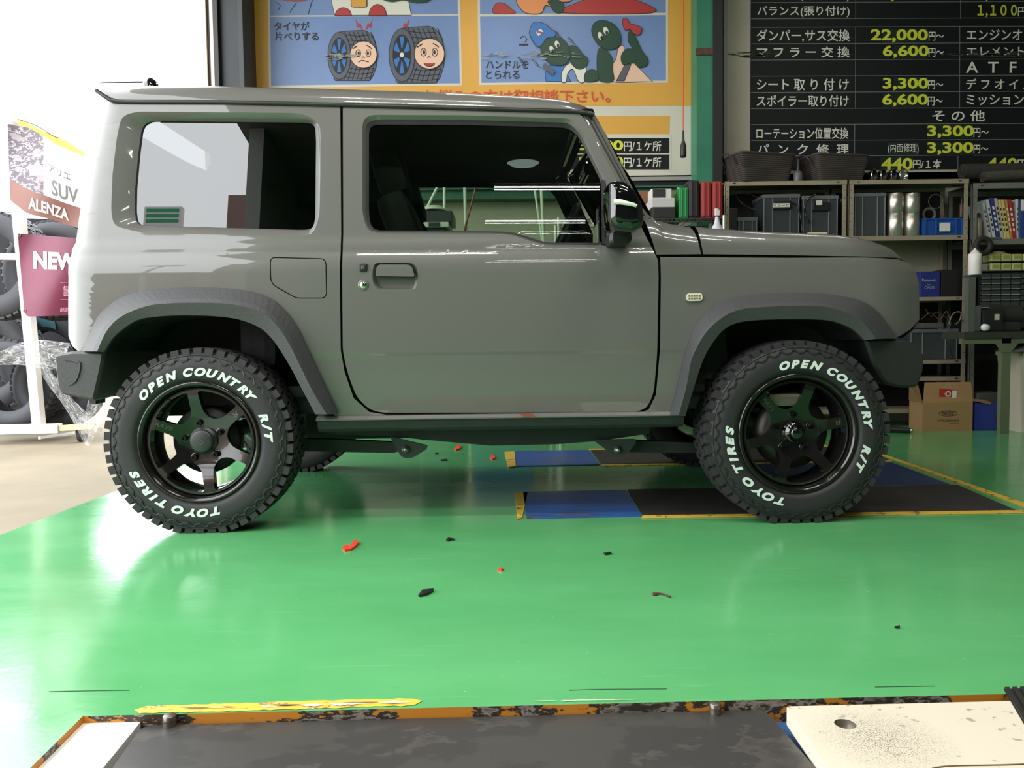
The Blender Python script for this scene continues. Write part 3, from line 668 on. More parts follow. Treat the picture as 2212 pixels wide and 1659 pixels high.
# ---------------------------------------------------------------- crown surfaces (roof, bonnet, cowl)
def crown(name, m, xf, zb, Hh, wf, tw, p, crownh, nx=24, xtop=None, parent=None, uu=None):
    """lofted top: u along the car, v across. xf(u): x at the base line, xtop(u): x at the top"""
    js = [0, .01, .03, .07, .13, .2, .3, .42, .56, .72, .86, 1.0]
    def prof(u):
        x0 = xf(u); z0 = zb(u); h = Hh(u); w_ = wf(x0, z0); out = []
        for t in js:
            inset = tw * t; k = (1 - (1 - t) ** p) ** (1 / p); out.append((w_ - inset, z0 + h * k, k))
        for s_ in (0.8, 0.5, 0.25, 0.0):
            ww = (w_ - tw) * s_; out.append((ww, z0 + h + crownh * (1 - s_ * s_), 1.0))
        return x0, out
    rows = []
    for i in range(nx + 1):
        u = i / nx; x0, pr = prof(u); xt = xtop(u) if xtop else x0
        half = [(x0 + (xt - x0) * k, w_, z) for w_, z, k in pr]
        rows.append([(x, -w_, z) for x, w_, z in half] + [(x, w_, z) for x, w_, z in half[::-1][1:]])
    n = len(rows[0]); vs = [v for r in rows for v in r]
    fs = [(i * n + j, (i + 1) * n + j, (i + 1) * n + j + 1, i * n + j + 1) for i in range(nx) for j in range(n - 1)]
    fs = [f[::-1] for f in fs]
    mb = MB().add(vs, fs, True); me = mb.mesh(name)
    bm = bmesh.new(); bm.from_mesh(me); bmesh.ops.recalc_face_normals(bm, faces=bm.faces[:])
    if sum(f.normal.z for f in bm.faces) < 0: bmesh.ops.reverse_faces(bm, faces=bm.faces[:])
    bm.to_mesh(me); bm.free(); o = link(name, me, m, parent or car, world=False); return o, rows
drip_px = [(207, 193), (222, 204), (238, 214), (258, 218), (300, 218.5), (480, 219), (740, 225), (1000, 232), (1244, 239), (1284, 245)]
WR = lambda x, z: W0(x, z) + 0.004
dl = cl(drip_px, WR)
roof_s = [(207, 190), (250, 187), (330, 186), (480, 187.5), (740, 193), (1000, 203), (1150, 212), (1220, 221), (1262, 230), (1284, 240)]
rs = cl(roof_s, 0.50)
def zdr(x): return lerpl(dl, x)
def hroof(x): return max(0.006, lerpl(rs, x) - zdr(x) - 0.004)
rx0, rx1 = dl[0][0], dl[-1][0]
_xf = lambda u: rx0 + (rx1 - rx0) * (u if u > 0.12 else u)
us = []
roof, rrows = crown('roof', PAINT, _xf, lambda u: zdr(_xf(u)) + 0.004, lambda u: hroof(_xf(u)), lambda x, z: W0(x, z) + 0.002 - 0.03 * max(0, (rx0 + 0.12 - x) / 0.12) ** 2 - 0.05 * max(0, (x - rx1 + 0.15) / 0.15) ** 2, 0.22, 2.3, 0.0, nx=60)
cbuild(MB().tube([(x, -(W0(x, z) + 0.002), z - 0.003) for x, z in sub(dl, 60)], 0.0085, 6), 'drip_moulding', mat('dark_moulding', (34, 33, 33), 0.4), roof)
cbuild(MB().tube([(x, (W0(x, z) + 0.002), z - 0.003) for x, z in sub(dl, 60)], 0.0085, 6), 'drip_moulding', mat('dark_moulding', (34, 33, 33), 0.4), roof)
# headliner below the roof
_hx = lambda u: rx0 + 0.10 + (rx1 - rx0 - 0.16) * u
hl, _ = crown('headliner', mat('dark_headliner', (58, 58, 56), 0.9), _hx, lambda u: zdr(_hx(u)) - 0.035, lambda u: 0.05, lambda x, z: W0(x, z) - 0.045, 0.2, 2.0, 0.0, nx=14)
# rear closing face and front header
def strip_across(name, line, m, inset, nv=10, parent=None, bow=0.04, sgn=-1):
    """surface across the car following a side silhouette (x,z) line"""
    vs = []; n = len(line)
    for x, z in line:
        wv = max(0.3, W(x, z) - inset)
        for j in range(nv + 1):
            t = -1 + 2 * j / nv; vs.append((x + sgn * bow * (1 - t ** 4), t * wv, z))
    fs = [(i * (nv + 1) + j, i * (nv + 1) + j + 1, (i + 1) * (nv + 1) + j + 1, (i + 1) * (nv + 1) + j) for i in range(n - 1) for j in range(nv)]
    me = MB().add(vs, fs, True).mesh(name); bm = bmesh.new(); bm.from_mesh(me); bmesh.ops.recalc_face_normals(bm, faces=bm.faces[:])
    if sum(f.normal.x for f in bm.faces) * sgn < 0: bmesh.ops.reverse_faces(bm, faces=bm.faces[:])
    bm.to_mesh(me); bm.free(); return link(name, me, m, parent or car, world=False)
rl = [(x, z) for z, x in RE]
low_r = [q for q in rl if q[1] < 1.13]; 
strip_across('tailgate', [(x, z) for x, z in rl if z <= 1.14], PAINT, -0.0)
strip_across('rear_window', [(lerpl(RE, z), z) for z in (1.14, 1.25, 1.4, 1.5, 1.56)], glass('privacy_glass', (0.04, 0.042, 0.045), 1.85), 0.0, bow=0.035)
strip_across('tailgate_header', [(lerpl(RE, z), z) for z in (1.56, 1.60, 1.65)], PAINT, 0.0, bow=0.035)
fl_ = [(x, z) for z, x in FE]
strip_across('front_panel', fl_, PAINT, 0.0, bow=0.03, sgn=1)
gz0, gz1 = 0.72, 0.93; gx = lerpl(FE, 0.83) + 0.008
gr = cbuild(MB().bbox((gx, 0, 0.83), (0.03, 0.98, 0.2), bev=0.01), 'grille', GLOSSB)
for i in range(5): cbuild(MB().bbox((gx + 0.012, -0.20 + i * 0.10, 0.83), (0.03, 0.022, 0.16), bev=0.004), 'grille_bar', PAINT, gr)
for sy in (-0.44, 0.44): cbuild(MB().lathe([(0, 0.03), (0.06, 0.026), (0.085, 0.012), (0.09, 0.0)], (gx + 0.01, sy, 0.83), 'X', 28), 'headlight', CHROME)
# ---------------------------------------------------------------- bonnet and cowl
bon_b = cl([(1519, 549), (1700, 551), (1800, 553), (1900, 556), (1947, 557.5)], W); bon_t = cl([(1490, 492), (1520, 496), (1624, 503), (1790, 510.5), (1860, 520), (1900, 529), (1932, 537)], 0.60)
bx0, bx1 = bon_b[0][0], bon_b[-1][0]; tx0, tx1 = bon_t[0][0], bon_t[-1][0] + 0.01
def xb(u): return bx0 + (bx1 - bx0) * u
def xt(u): return tx0 + (tx1 - tx0) * u
crown('bonnet', PAINT, xb, lambda u: lerpl(bon_b, xb(u)), lambda u: (lerpl(bon_t, xt(u)) - lerpl(bon_b, xb(u))) * (1.0 if u < 0.955 else max(0.02, max(0.0, 1 - ((u - 0.955) / 0.045) ** 2.2) ** 0.5)), lambda x, z: W(x, z) - 0.001, 0.11, 2.9, 0.012, nx=60, xtop=xt)
cow_b = cl([(1418, 550), (1460, 549.5), (1514.5, 549)], W); cow_t = cl([(1379, 462), (1403, 467), (1412, 475), (1444, 484), (1464, 486), (1486, 491)], 0.62)
crown('cowl_panel', PAINT, lambda u: cow_b[0][0] + (cow_b[-1][0] - cow_b[0][0]) * u, lambda u: lerpl(cow_b, cow_b[0][0] + (cow_b[-1][0] - cow_b[0][0]) * u),
      lambda u: lerpl(cow_t, cow_t[0][0] + (cow_t[-1][0] - cow_t[0][0]) * u) - cow_b[0][1], lambda x, z: W(x, z) - 0.001, 0.14, 2.6, 0.0, nx=16, xtop=lambda u: cow_t[0][0] + (cow_t[-1][0] - cow_t[0][0]) * u)
# panel joint underlay of bonnet (black gutter)
g0, g1 = bon_b[0], bon_b[-1]
cbuild(MB().box((cow_b[0][0], -0.70, g0[1] - 0.04), (g1[0] - 0.32, 0.66, g0[1] - 0.006)), 'bonnet_gutter', BLK)
# wiper at the cowl
wp_ = [cpt(x, y, 0.45) for x, y in ((1400, 470), (1450, 479), (1480, 486))]
# ---------------------------------------------------------------- windscreen and pillars
hd = cl([(1284, 246)], 0.60)[0]; cw = cl([(1403, 467)], 0.60)[0]
def ws(u, v):  # u across, v up
    t = -1 + 2 * u; x = cw[0] + (hd[0] - cw[0]) * v; z = cw[1] + (hd[1] - cw[1]) * v; wv = 0.635 + (0.60 - 0.635) * v
    return (x + 0.03 * (1 - t * t), t * wv, z)
cbuild(MB().grid(ws, 12, 6), 'windscreen', glass('green_glass', (0.62, 0.72, 0.64), 1.5))
pil_px = [(1257, 245), (1284, 247), (1312, 298), (1357, 387), (1387, 447), (1406, 470), (1390, 478), (1378, 480), (1337, 401), (1298, 326)]
def WP(x, z):
    # distance in front of the door gap line
    g = lerpl(sorted([(q[1], q[0]) for q in cl([(1258, 250), (1300, 327), (1340, 401), (1382, 480)], W)]), z)
    d = max(0, x - g); return W0(x, z) - 0.003 - 0.32 * d - 0.8 * d * d
for sd in (-1, 1):
    pl = cl(pil_px, WP)
    pn = panel('windscreen_pillar', pl, [], WP, PAINT, car, sd, ret=0.03)
    st = cl([(1264, 246), (1304, 322), (1345, 398), (1386, 474)], WP)
    cbuild(MB().tube([(x + 0.006, sd * (WP(x, z) + 0.001), z) for x, z in st], 0.0028, 6), 'pillar_seal', RUBB, pn)
    st = cl([(1274, 245), (1310, 312), (1350, 388), (1392, 466)], WP)
    cbuild(MB().tube([(x, sd * (WP(x, z) + 0.000), z) for x, z in st], 0.0022, 6), 'pillar_seal', RUBB, pn)
hc0 = cpt(1266, 240, 0.62)
cbuild(MB().bbox((hc0.x + 0.005, 0, hc0.z - 0.008), (0.055, 1.27, 0.035), bev=0.015), 'roof_header', GLOSSB)
# ---------------------------------------------------------------- door mirror
def mirror(sd):
    P = lambda x, y, w_: cpt(x, y, w_)
    c0 = P(1347, 447, 0.84)
    out = rnd([(1310, 397, 10), (1338, 396, 16), (1360, 410, 16), (1382, 450, 12), (1385, 480, 8), (1381, 496, 12), (1362, 506, 10), (1325, 503, 12), (1309, 486, 8), (1309, 420, 4)], 8, 4)
    o = cl(out, 0.86); n = len(o); cx_ = sum(a[0] for a in o) / n; cz = sum(a[1] for a in o) / n
    rows = []
    for (w_, k) in ((0.75, 0.80), (0.765, 0.97), (0.80, 1.0), (0.86, 1.0), (0.90, 0.99), (0.93, 0.95), (0.944, 0.84), (0.95, 0.5), (0.952, 0.0)):
        rows.append([(cx_ + (x - cx_) * k, sd * w_, cz + (z - cz) * k) for x, z in o])
    vs = [v for r in rows for v in r]; fs = [((j * n + i, j * n + (i + 1) % n, (j + 1) * n + (i + 1) % n, (j + 1) * n + i)) for j in range(len(rows) - 1) for i in range(n)] + [tuple(range(n))]
    me = MB().add(vs, fs, True).mesh('door_mirror'); bm = bmesh.new(); bm.from_mesh(me); bmesh.ops.recalc_face_normals(bm, faces=bm.faces[:]); bm.to_mesh(me); bm.free()
    mo = link('door_mirror', me, GLOSSB, car, world=False)
    a = [cl([(x, y)], 0.93)[0] for x, y in ((1324, 433), (1338, 433), (1352, 437), (1368, 441), (1379, 446))]
    b = [cl([(x, y)], 0.93)[0] for x, y in ((1324, 444), (1338, 444), (1352, 446), (1368, 449), (1378, 453))]
    yy = [0.953, 0.9555, 0.9555, 0.953, 0.945]; n = 5
    vs = [(p[0], sd * y, p[1]) for p, y in zip(a, yy)] + [(p[0], sd * y, p[1]) for p, y in zip(b, yy)]
    vs += [(v[0], v[1] - sd * 0.02, v[2]) for v in vs]
    fs = [(i, i + 1, n + i + 1, n + i) for i in range(n - 1)] + [(i, 2 * n + i, 2 * n + i + 1, i + 1) for i in range(n - 1)] + [(n + i, n + i + 1, 3 * n + i + 1, 3 * n + i) for i in range(n - 1)]
    cbuild(MB().add(vs, fs, True), 'indicator_lens', mat('clear_lens_white', (226, 226, 214), 0.1, coat=1.0), mo)
    st = rnd(cl([(1314, 505), (1360, 507), (1362, 520), (1354, 530), (1316, 531), (1312, 524)], 0.78), 0.01)
    n = len(st); rr = MB(); rows = [[(x, sd * w_, z) for x, z in st] for w_ in (0.70, 0.79, 0.82)]; rows.append([(sum(a[0] for a in st) / n + (x - sum(a[0] for a in st) / n) * 0.7, sd * 0.835, z + 0.006) for x, z in st])
    vs = [v for r in rows for v in r]; fs = [((j * n + i, j * n + (i + 1) % n, (j + 1) * n + (i + 1) % n, (j + 1) * n + i)) for j in range(3) for i in range(n)] + [tuple(range(3 * n, 4 * n))]
    me = MB().add(vs, fs, False).mesh('mirror_foot'); bm = bmesh.new(); bm.from_mesh(me); bmesh.ops.recalc_face_normals(bm, faces=bm.faces[:]); bm.to_mesh(me); bm.free()
    link('mirror_foot', me, mat('satin_black', (30, 30, 31), 0.4), mo, world=False)
    # black division bar and sail corner of the window
    bar = cl([(1299, 388), (1305, 390), (1308, 398), (1308, 528), (1300, 528)], W)
    panel('window_bar', bar, [], W, RUBB, D if sd < 0 else car, sd, off=-0.002, ret=0.02)
mirror(-1); mirror(1)
# roof antenna
p0 = cpt(325, 181, 0.30); zr = lerpl(rs, p0.x)
an = cbuild(MB().lathe([(0.035, -0.015), (0.034, 0.0), (0.026, 0.016), (0.012, 0.028), (0.0, 0.031)], (p0.x, -0.30, p0.z - 0.006), 'Z', 20), 'antenna_base', GLOSSB)
pt = cpt(215, 179, 0.30)
cbuild(MB().cyl((p0.x - 0.005, -0.30, p0.z + 0.008), (pt.x, -0.30, pt.z), 0.0045, 0.002, n=8), 'antenna_rod', mat('black_rod', (26, 24, 26), 0.4), an)
# ---------------------------------------------------------------- bumpers
def bumper(name, out, w_, inset, m, sgn, c=None):
    o = cl(out, w_); n = len(o); cx_ = sum(a[0] for a in o) / n; cz = sum(a[1] for a in o) / n; xm = (max if sgn > 0 else min)(a[0] for a in o)
    rows = []
    def row(w__, k, sh=0.0): return [(cx_ + (x - cx_) * k + sgn * sh, w__, cz + (z - cz) * k) for x, z in o]
    for (w__, k, sh) in ((-w_ - 0.0, 0.0, 0), (-w_, 0.90, 0), (-w_ + 0.012, 1.0, 0), (-w_ + 0.2, 1.0, inset * 0.6), (-0.3, 1.0, inset), (0.3, 1.0, inset), (w_ - 0.2, 1.0, inset * 0.6), (w_ - 0.012, 1.0, 0), (w_, 0.9, 0), (w_, 0.0, 0)):
        rows.append(row(w__, k, sh))
    vs = [v for r in rows for v in r]; fs = [((j * n + i, j * n + (i + 1) % n, (j + 1) * n + (i + 1) % n, (j + 1) * n + i)) for j in range(len(rows) - 1) for i in range(n)]
    me = MB().add(vs, fs, False).mesh(name); bm = bmesh.new(); bm.from_mesh(me); bmesh.ops.remove_doubles(bm, verts=bm.verts[:], dist=1e-5); bmesh.ops.recalc_face_normals(bm, faces=bm.faces[:]); bm.to_mesh(me); bm.free()
    return link(name, me, m, car, world=False)
rb = bumper('rear_bumper', rnd([(115, 766, 4), (153, 759, 3), (225, 760, 2), (219, 795, 4), (203, 866, 4), (188, 863, 3), (130, 852, 10), (122, 835, 8)], 3, 3), 0.77, 0.05, PLAST, -1)
cr = [cpt(x, y, 0.772) for x, y in spline([(139, 778), (165, 781), (173, 786), (170, 808), (161, 826), (148, 832)], 4)]
cbuild(MB().tube([(v.x, v.y, v.z) for v in cr], [0.002] * 4 + [0.0035] * (len(cr) - 8) + [0.002] * 4, 6), 'bumper_crease', PLAST, rb)
fb = bumper('front_bumper', rnd([(1868, 733, 4), (1905, 731, 4), (1960, 735, 10), (1988, 745, 12), (1998, 768, 10), (1997, 800, 8), (1984, 837, 10), (1945, 838, 10), (1912, 829, 8), (1888, 790, 8)], 3, 3), 0.755, 0.07, mat('front_plastic', (30, 31, 31), 0.55), 1)
# ---------------------------------------------------------------- wheels
TIRE = mat('tyre_rubber', (33, 32, 34), 0.62, bump=0.1, scale=120)
RIM = mat('gloss_black_bronze', (46, 43, 42), 0.16, metal=0.75, coat=0.6)
WHITE_L = mat('raised_white_letters', (205, 216, 208), 0.6)
RT = 0.356
def clampv(me, zc=0.343):
    for v in me.vertices:
        if v.co.z < -zc: v.co.z = -zc
def wheel(name, wx, phase, tph, front):
    """wheel centre at (wx, .. , 0.345); outer face towards -y; outer sidewall plane at local y=-0.1075"""
    wh = bpy.data.objects.new(name, None); COL.objects.link(wh); wh.parent = car; wh.location = (wx, -0.705, 0.345)
    L = lambda mb, nm, m, par=wh: link(nm, mb.mesh(nm), m, par, world=False)
    prof = [(0.212, -0.078), (0.222, -0.092), (0.232, -0.098), (0.236, -0.099), (0.238, -0.103), (0.250, -0.1065), (0.262, -0.108), (0.285, -0.1085), (0.303, -0.107), (0.306, -0.1055), (0.325, -0.102), (0.336, -0.094), (0.340, -0.084), (0.343, -0.06), (0.344, 0), (0.343, 0.06), (0.338, 0.088), (0.31, 0.105), (0.27, 0.107), (0.235, 0.097), (0.212, 0.078)]
    t = L(MB().lathe(prof, (0, 0, 0), 'Y', 96), 'tire', TIRE); clampv(t.data)
    tr = MB(); NB = 50
    for k in range(NB):
        a = 2 * PI * k / NB
        def seg(a0, a1, y0, y1, r0, r1, sh=0.0):
            vs = []
            for (yy, s_) in ((y0, 0), (y1, sh)):
                for aa in (a0 + s_, a1 + s_):
                    for r in (r0, r1): vs.append((r * math.cos(aa), yy, r * math.sin(aa)))
            tr.add(vs, [(0, 1, 3, 2), (4, 6, 7, 5), (0, 4, 5, 1), (2, 3, 7, 6), (1, 5, 7, 3), (0, 2, 6, 4)])
        w_ = 2 * PI / NB
        odd = k % 2
        seg(a, a + w_ * 0.70, -0.101 if odd else -0.0975, -0.062, 0.322 if odd else 0.330, 0.354, 0.01)
        seg(a, a + w_ * 0.70, 0.062, 0.099, 0.33, 0.354)
        seg(a + w_ * 0.3, a + w_ * 0.98, -0.055, -0.02, 0.34, 0.356, 0.03)
        seg(a, a + w_ * 0.68, -0.014, 0.016, 0.34, 0.356, -0.03)
        seg(a + w_ * 0.3, a + w_ * 0.98, 0.022, 0.055, 0.34, 0.356, 0.03)
    o = L(tr, 'tread', mat('tread_rubber', (38, 36, 38), 0.7)); clampv(o.data)
    # zigzag relief band
    zz = MB(); n = 40
    for k in range(n):
        a = 2 * PI * k / n; w_ = 2 * PI / n
        for (a0, r0, a1, r1) in ((a, 0.306, a + w_ * 0.30, 0.318), (a + w_ * 0.30, 0.318, a + w_ * 0.5, 0.318), (a + w_ * 0.5, 0.318, a + w_ * 0.62, 0.309), (a + w_ * 0.62, 0.309, a + w_, 0.306)):
            th = 0.0034; vs = []
            for aa, r in ((a0, r0), (a1, r1)):
                for dr_ in (-th, th):
                    for y in (-0.100, -0.1095 + max(0, (r - 0.303)) * 0.2): vs.append(((r + dr_) * math.cos(aa), y, (r + dr_) * math.sin(aa)))
            zz.add(vs, [(1, 3, 7, 5), (0, 1, 5, 4), (2, 6, 7, 3), (0, 2, 3, 1), (4, 5, 7, 6)])
    zz.lathe([(0.3265, -0.099), (0.3265, -0.1035), (0.3285, -0.1035), (0.3285, -0.099)], (0, 0, 0), 'Y', 96)
    o = L(zz, 'sidewall_relief', mat('relief_rubber', (30, 30, 31), 0.5)); clampv(o.data); o['kind'] = 'stuff'
    # lettering round the sidewall, clockwise, tops outwards
    def ring_text(s, a_start, a_end, r, hh):
        mb = MB(); glyphs = []; tot = 0
        for ch in s:
            if ch == ' ': glyphs.append(None); tot += 0.42; continue
            vs, fs = glyph_mesh(ch, 0.062, 0.28, 0.0); x0 = min(v[0] for v in vs); x1 = max(v[0] for v in vs)
            glyphs.append((vs, fs, x0, x1 - x0)); tot += (x1 - x0) + 0.05
        k = (a_start - a_end) / tot; u = 0
        for g in glyphs:
            if g is None: u += 0.42; continue
            vs, fs, x0, w__ = g; out = []
            for v in vs:
                ang = a_start - (u + v[0] - x0) * k; rr = r + v[1] / 0.73 * hh
                out.append((rr * math.cos(ang), -0.1105, rr * math.sin(ang)))
            mb.add(out, fs); u += w__ + 0.05
        o_ = L(mb, 'raised_lettering', WHITE_L); return o_
    d = math.radians
    ring_text('OPEN COUNTRY', d(tph[0]), d(tph[1]), 0.2520, 0.0290); ring_text('R/T', d(tph[2]), d(tph[3]), 0.2520, 0.0290); ring_text('TOYO TIRES', d(tph[4]), d(tph[5]), 0.2520, 0.0290)
    # rim
    rimp = [(0.205, -0.060), (0.208, -0.085), (0.213, -0.099), (0.222, -0.1055), (0.229, -0.103), (0.230, -0.097), (0.225, -0.090)]
    L(MB().lathe(rimp, (0, 0, 0), 'Y', 72), 'rim_lip', RIM)
    L(MB().lathe([(0.197, -0.074), (0.2, -0.080), (0.203, -0.078), (0.2065, -0.070), (0.2065, -0.058), (0.200, -0.045), (0.188, -0.03), (0.186, 0.03), (0.20, 0.07), (0.212, 0.09), (0.225, 0.095)], (0, 0, 0), 'Y', 72), 'rim_barrel', mat('dark_barrel', (26, 25, 26), 0.3, 0.6))
    holes = []; hw = 0.0192
    for k in range(6):
        am = d(phase + 30 + 60 * k); ea = math.asin(hw / 0.192); half = d(30) - ea
        arc = [(0.192 * math.cos(am + half * s_), 0.192 * math.sin(am + half * s_)) for s_ in (-1, -.66, -.33, 0, .33, .66, 1)]
        ha_ = d(30) - math.asin(0.0215 / 0.112); inner = [(0.112 * math.cos(am + ha_), 0.112 * math.sin(am + ha_)), (0.090 * math.cos(am), 0.090 * math.sin(am)), (0.112 * math.cos(am - ha_), 0.112 * math.sin(am - ha_))]
        holes.append(rnd([(p[0], p[1], 0.012 if i in (0, 6) else 0.0) for i, p in enumerate(arc)] + [inner[0] + (0.02,), inner[1] + (0.03,), inner[2] + (0.02,)], 0.01, 5))
    bm = bmesh.new()
    for lp in [ellipse(0, 0, 0.204, 0.204, 72)] + holes:
        vs = [bm.verts.new((p[0], 0, p[1])) for p in lp]
        for i in range(len(vs)): bm.edges.new((vs[i], vs[(i + 1) % len(vs)]))
    bmesh.ops.triangle_fill(bm, edges=bm.edges[:], use_beauty=True, normal=(0, -1, 0))
    for q in range(-4, 5):
        if q: bmesh.ops.bisect_plane(bm, geom=bm.verts[:] + bm.edges[:] + bm.faces[:], plane_co=(q * 0.045, 0, 0), plane_no=(1, 0, 0)); bmesh.ops.bisect_plane(bm, geom=bm.verts[:] + bm.edges[:] + bm.faces[:], plane_co=(0, 0, q * 0.045), plane_no=(0, 0, 1))
    bm.normal_update()
    for f in bm.faces:
        if f.normal.y > 0: f.normal_flip()
    def yr(r): return -0.076 if r > 0.19 else (-0.048 - 0.028 * sst(0.05, 0.19, r))
    V = [(v.co.x, yr(math.hypot(v.co.x, v.co.z)), v.co.z) for v in bm.verts]; bm.verts.index_update()
    Fs = [tuple(v.index for v in f.verts) for f in bm.faces]; SM = [True] * len(Fs)
    for e in bm.edges:
        if len(e.link_faces) == 1:
            for lo in e.link_faces[0].loops:
                if lo.edge == e: a, b = lo.vert.index, lo.link_loop_next.vert.index
            n = len(V); V += [V[a], V[b], (V[b][0] * 0.99, V[b][1] + 0.034, V[b][2] * 0.99), (V[a][0] * 0.99, V[a][1] + 0.034, V[a][2] * 0.99)]; Fs.append((n + 1, n, n + 3, n + 2)); SM.append(False)
    bm.free(); me = bpy.data.meshes.new('spokes'); me.from_pydata(V, [], Fs); me.polygons.foreach_set('use_smooth', SM); me.update()
    sp = link('spokes', me, RIM, wh, world=False)
    # embossed word on one spoke, and mark on another
    aw = d(157 if not front else phase + 60)
    ur = Vector((math.cos(aw), 0, math.sin(aw))); ut = Vector((-ur.z, 0, ur.x))
    for (txt, aa, w_, h_) in (('RAYS', aw, 0.062, 0.015), ('R', aw - d(120), 0.020, 0.018)):
        ur = Vector((math.cos(aa), 0, math.sin(aa))); ut = Vector((-ur.z, 0, ur.x)); r1 = 0.182 if len(txt) > 1 else 0.178
        mb = MB(); text_quad(mb, txt, ur * r1 + ut * (h_ / 2) + Vector((0, -0.077 if len(txt) == 1 else -0.0775, 0)), -ur, -ut, w_, h_, (0, -1, 0), bold=0.02, shear=0.2)
        mb.v = [(v[0], yr(math.hypot(v[0], v[2])) - 0.0012, v[2]) for v in mb.v]
        L(mb, 'embossed_mark', mat('dull_grey_mark', (92, 88, 84), 0.35, 0.6))
    for k in range(5):
        a = d((98 if not front else 90) + 72 * k); c = (0.0699 * math.cos(a), 0, 0.0699 * math.sin(a))
        nut = L(MB().lathe([(0.0, -0.060), (0.006, -0.060), (0.006, -0.066), (0.0095, -0.066), (0.0115, -0.060), (0.0115, -0.045)], c, 'Y', 12, smooth=False), 'wheel_nut', mat('black_nut', (18, 18, 19), 0.25, 0.5))
        L(MB().lathe([(0.0135, -0.0515), (0.0165, -0.0515), (0.0165, -0.049)], c, 'Y', 20), 'nut_seat', GLOSSB)
    if not front:
        cp_ = L(MB().lathe([(0, -0.080), (0.034, -0.080), (0.0425, -0.077), (0.044, -0.072), (0.0445, -0.054), (0.050, -0.054), (0.054, -0.047)], (0, 0, 0), 'Y', 40), 'centre_cap', mat('satin_cap', (40, 40, 41), 0.4))
        em = MB()
        for poly in ([(-0.014, 0.004), (-0.004, 0.015), (0.001, 0.013), (-0.010, 0.002), (0.004, -0.008), (-0.002, -0.012)], [(0.014, -0.004), (0.004, -0.015), (-0.001, -0.013), (0.010, -0.002), (-0.004, 0.008), (0.002, 0.012)]): em.prism(poly, -0.0815, -0.079)
        L(em, 'cap_emblem', mat('cap_emblem_grey', (66, 66, 67), 0.35))
    else:
        cp_ = L(MB().lathe([(0, -0.094), (0.018, -0.093), (0.024, -0.086), (0.026, -0.074), (0.036, -0.070), (0.041, -0.064), (0.042, -0.048), (0.052, -0.046)], (0, 0, 0), 'Y', 40), 'hub_cover', GLOSSB)
        for k in range(6):
            a = d(20 + 60 * k); L(MB().cyl((0.032 * math.cos(a), -0.077, 0.032 * math.sin(a)), (0.032 * math.cos(a), -0.066, 0.032 * math.sin(a)), 0.004, n=6), 'hub_bolt', mat('black_nut', (18, 18, 19), 0.25, 0.5))
    if front:
        L(MB().lathe([(0.06, -0.02), (0.145, -0.02), (0.145, -0.008), (0.06, -0.008)], (0, 0, 0), 'Y', 48), 'brake_disc', mat('brake_steel', (70, 66, 62), 0.35, 0.8))
        L(MB().bbox((-0.03, -0.02, 0.125), (0.13, 0.06, 0.05), bev=0.012), 'brake_calliper', mat('calliper_grey', (112, 108, 96), 0.4, 0.5))
    else:
        L(MB().lathe([(0.0, -0.022), (0.05, -0.024), (0.09, -0.024), (0.092, -0.030), (0.100, -0.030), (0.105, -0.022), (0.125, -0.020), (0.130, -0.012), (0.130, 0.03), (0.0, 0.03)], (0, 0, 0), 'Y', 48), 'brake_drum', mat('drum_black', (24, 24, 25), 0.45, 0.4))
    # valve
    av = d(98); L(MB().cyl((0.2 * math.cos(av + 0.5), -0.088, 0.2 * math.sin(av + 0.5)), (0.193 * math.cos(av + 0.5), -0.104, 0.193 * math.sin(av + 0.5)), 0.004, n=8), 'valve', RUBB)
    return wh
rwx = xz(429, 960, 0.805)[0]; fwx = xz(1724, 948, 0.805)[0]
RW = wheel('wheel', rwx, 98, (141, 35, 24, -1, 286, 202), False); RW['label'] = 'rear wheel on the near side'
FW = wheel('wheel', fwx, 73, (107, 2, -10, -34, 258, 172), True); FW['label'] = 'front wheel on the near side'
for s_ in (RW, FW):
    o = cp_tree(s_, (s_.location.x, 0.69, 0.345)); o.rotation_euler = (0, 0, PI); o.parent = car
    o['label'] = ('rear' if s_ is RW else 'front') + ' wheel on the far side'
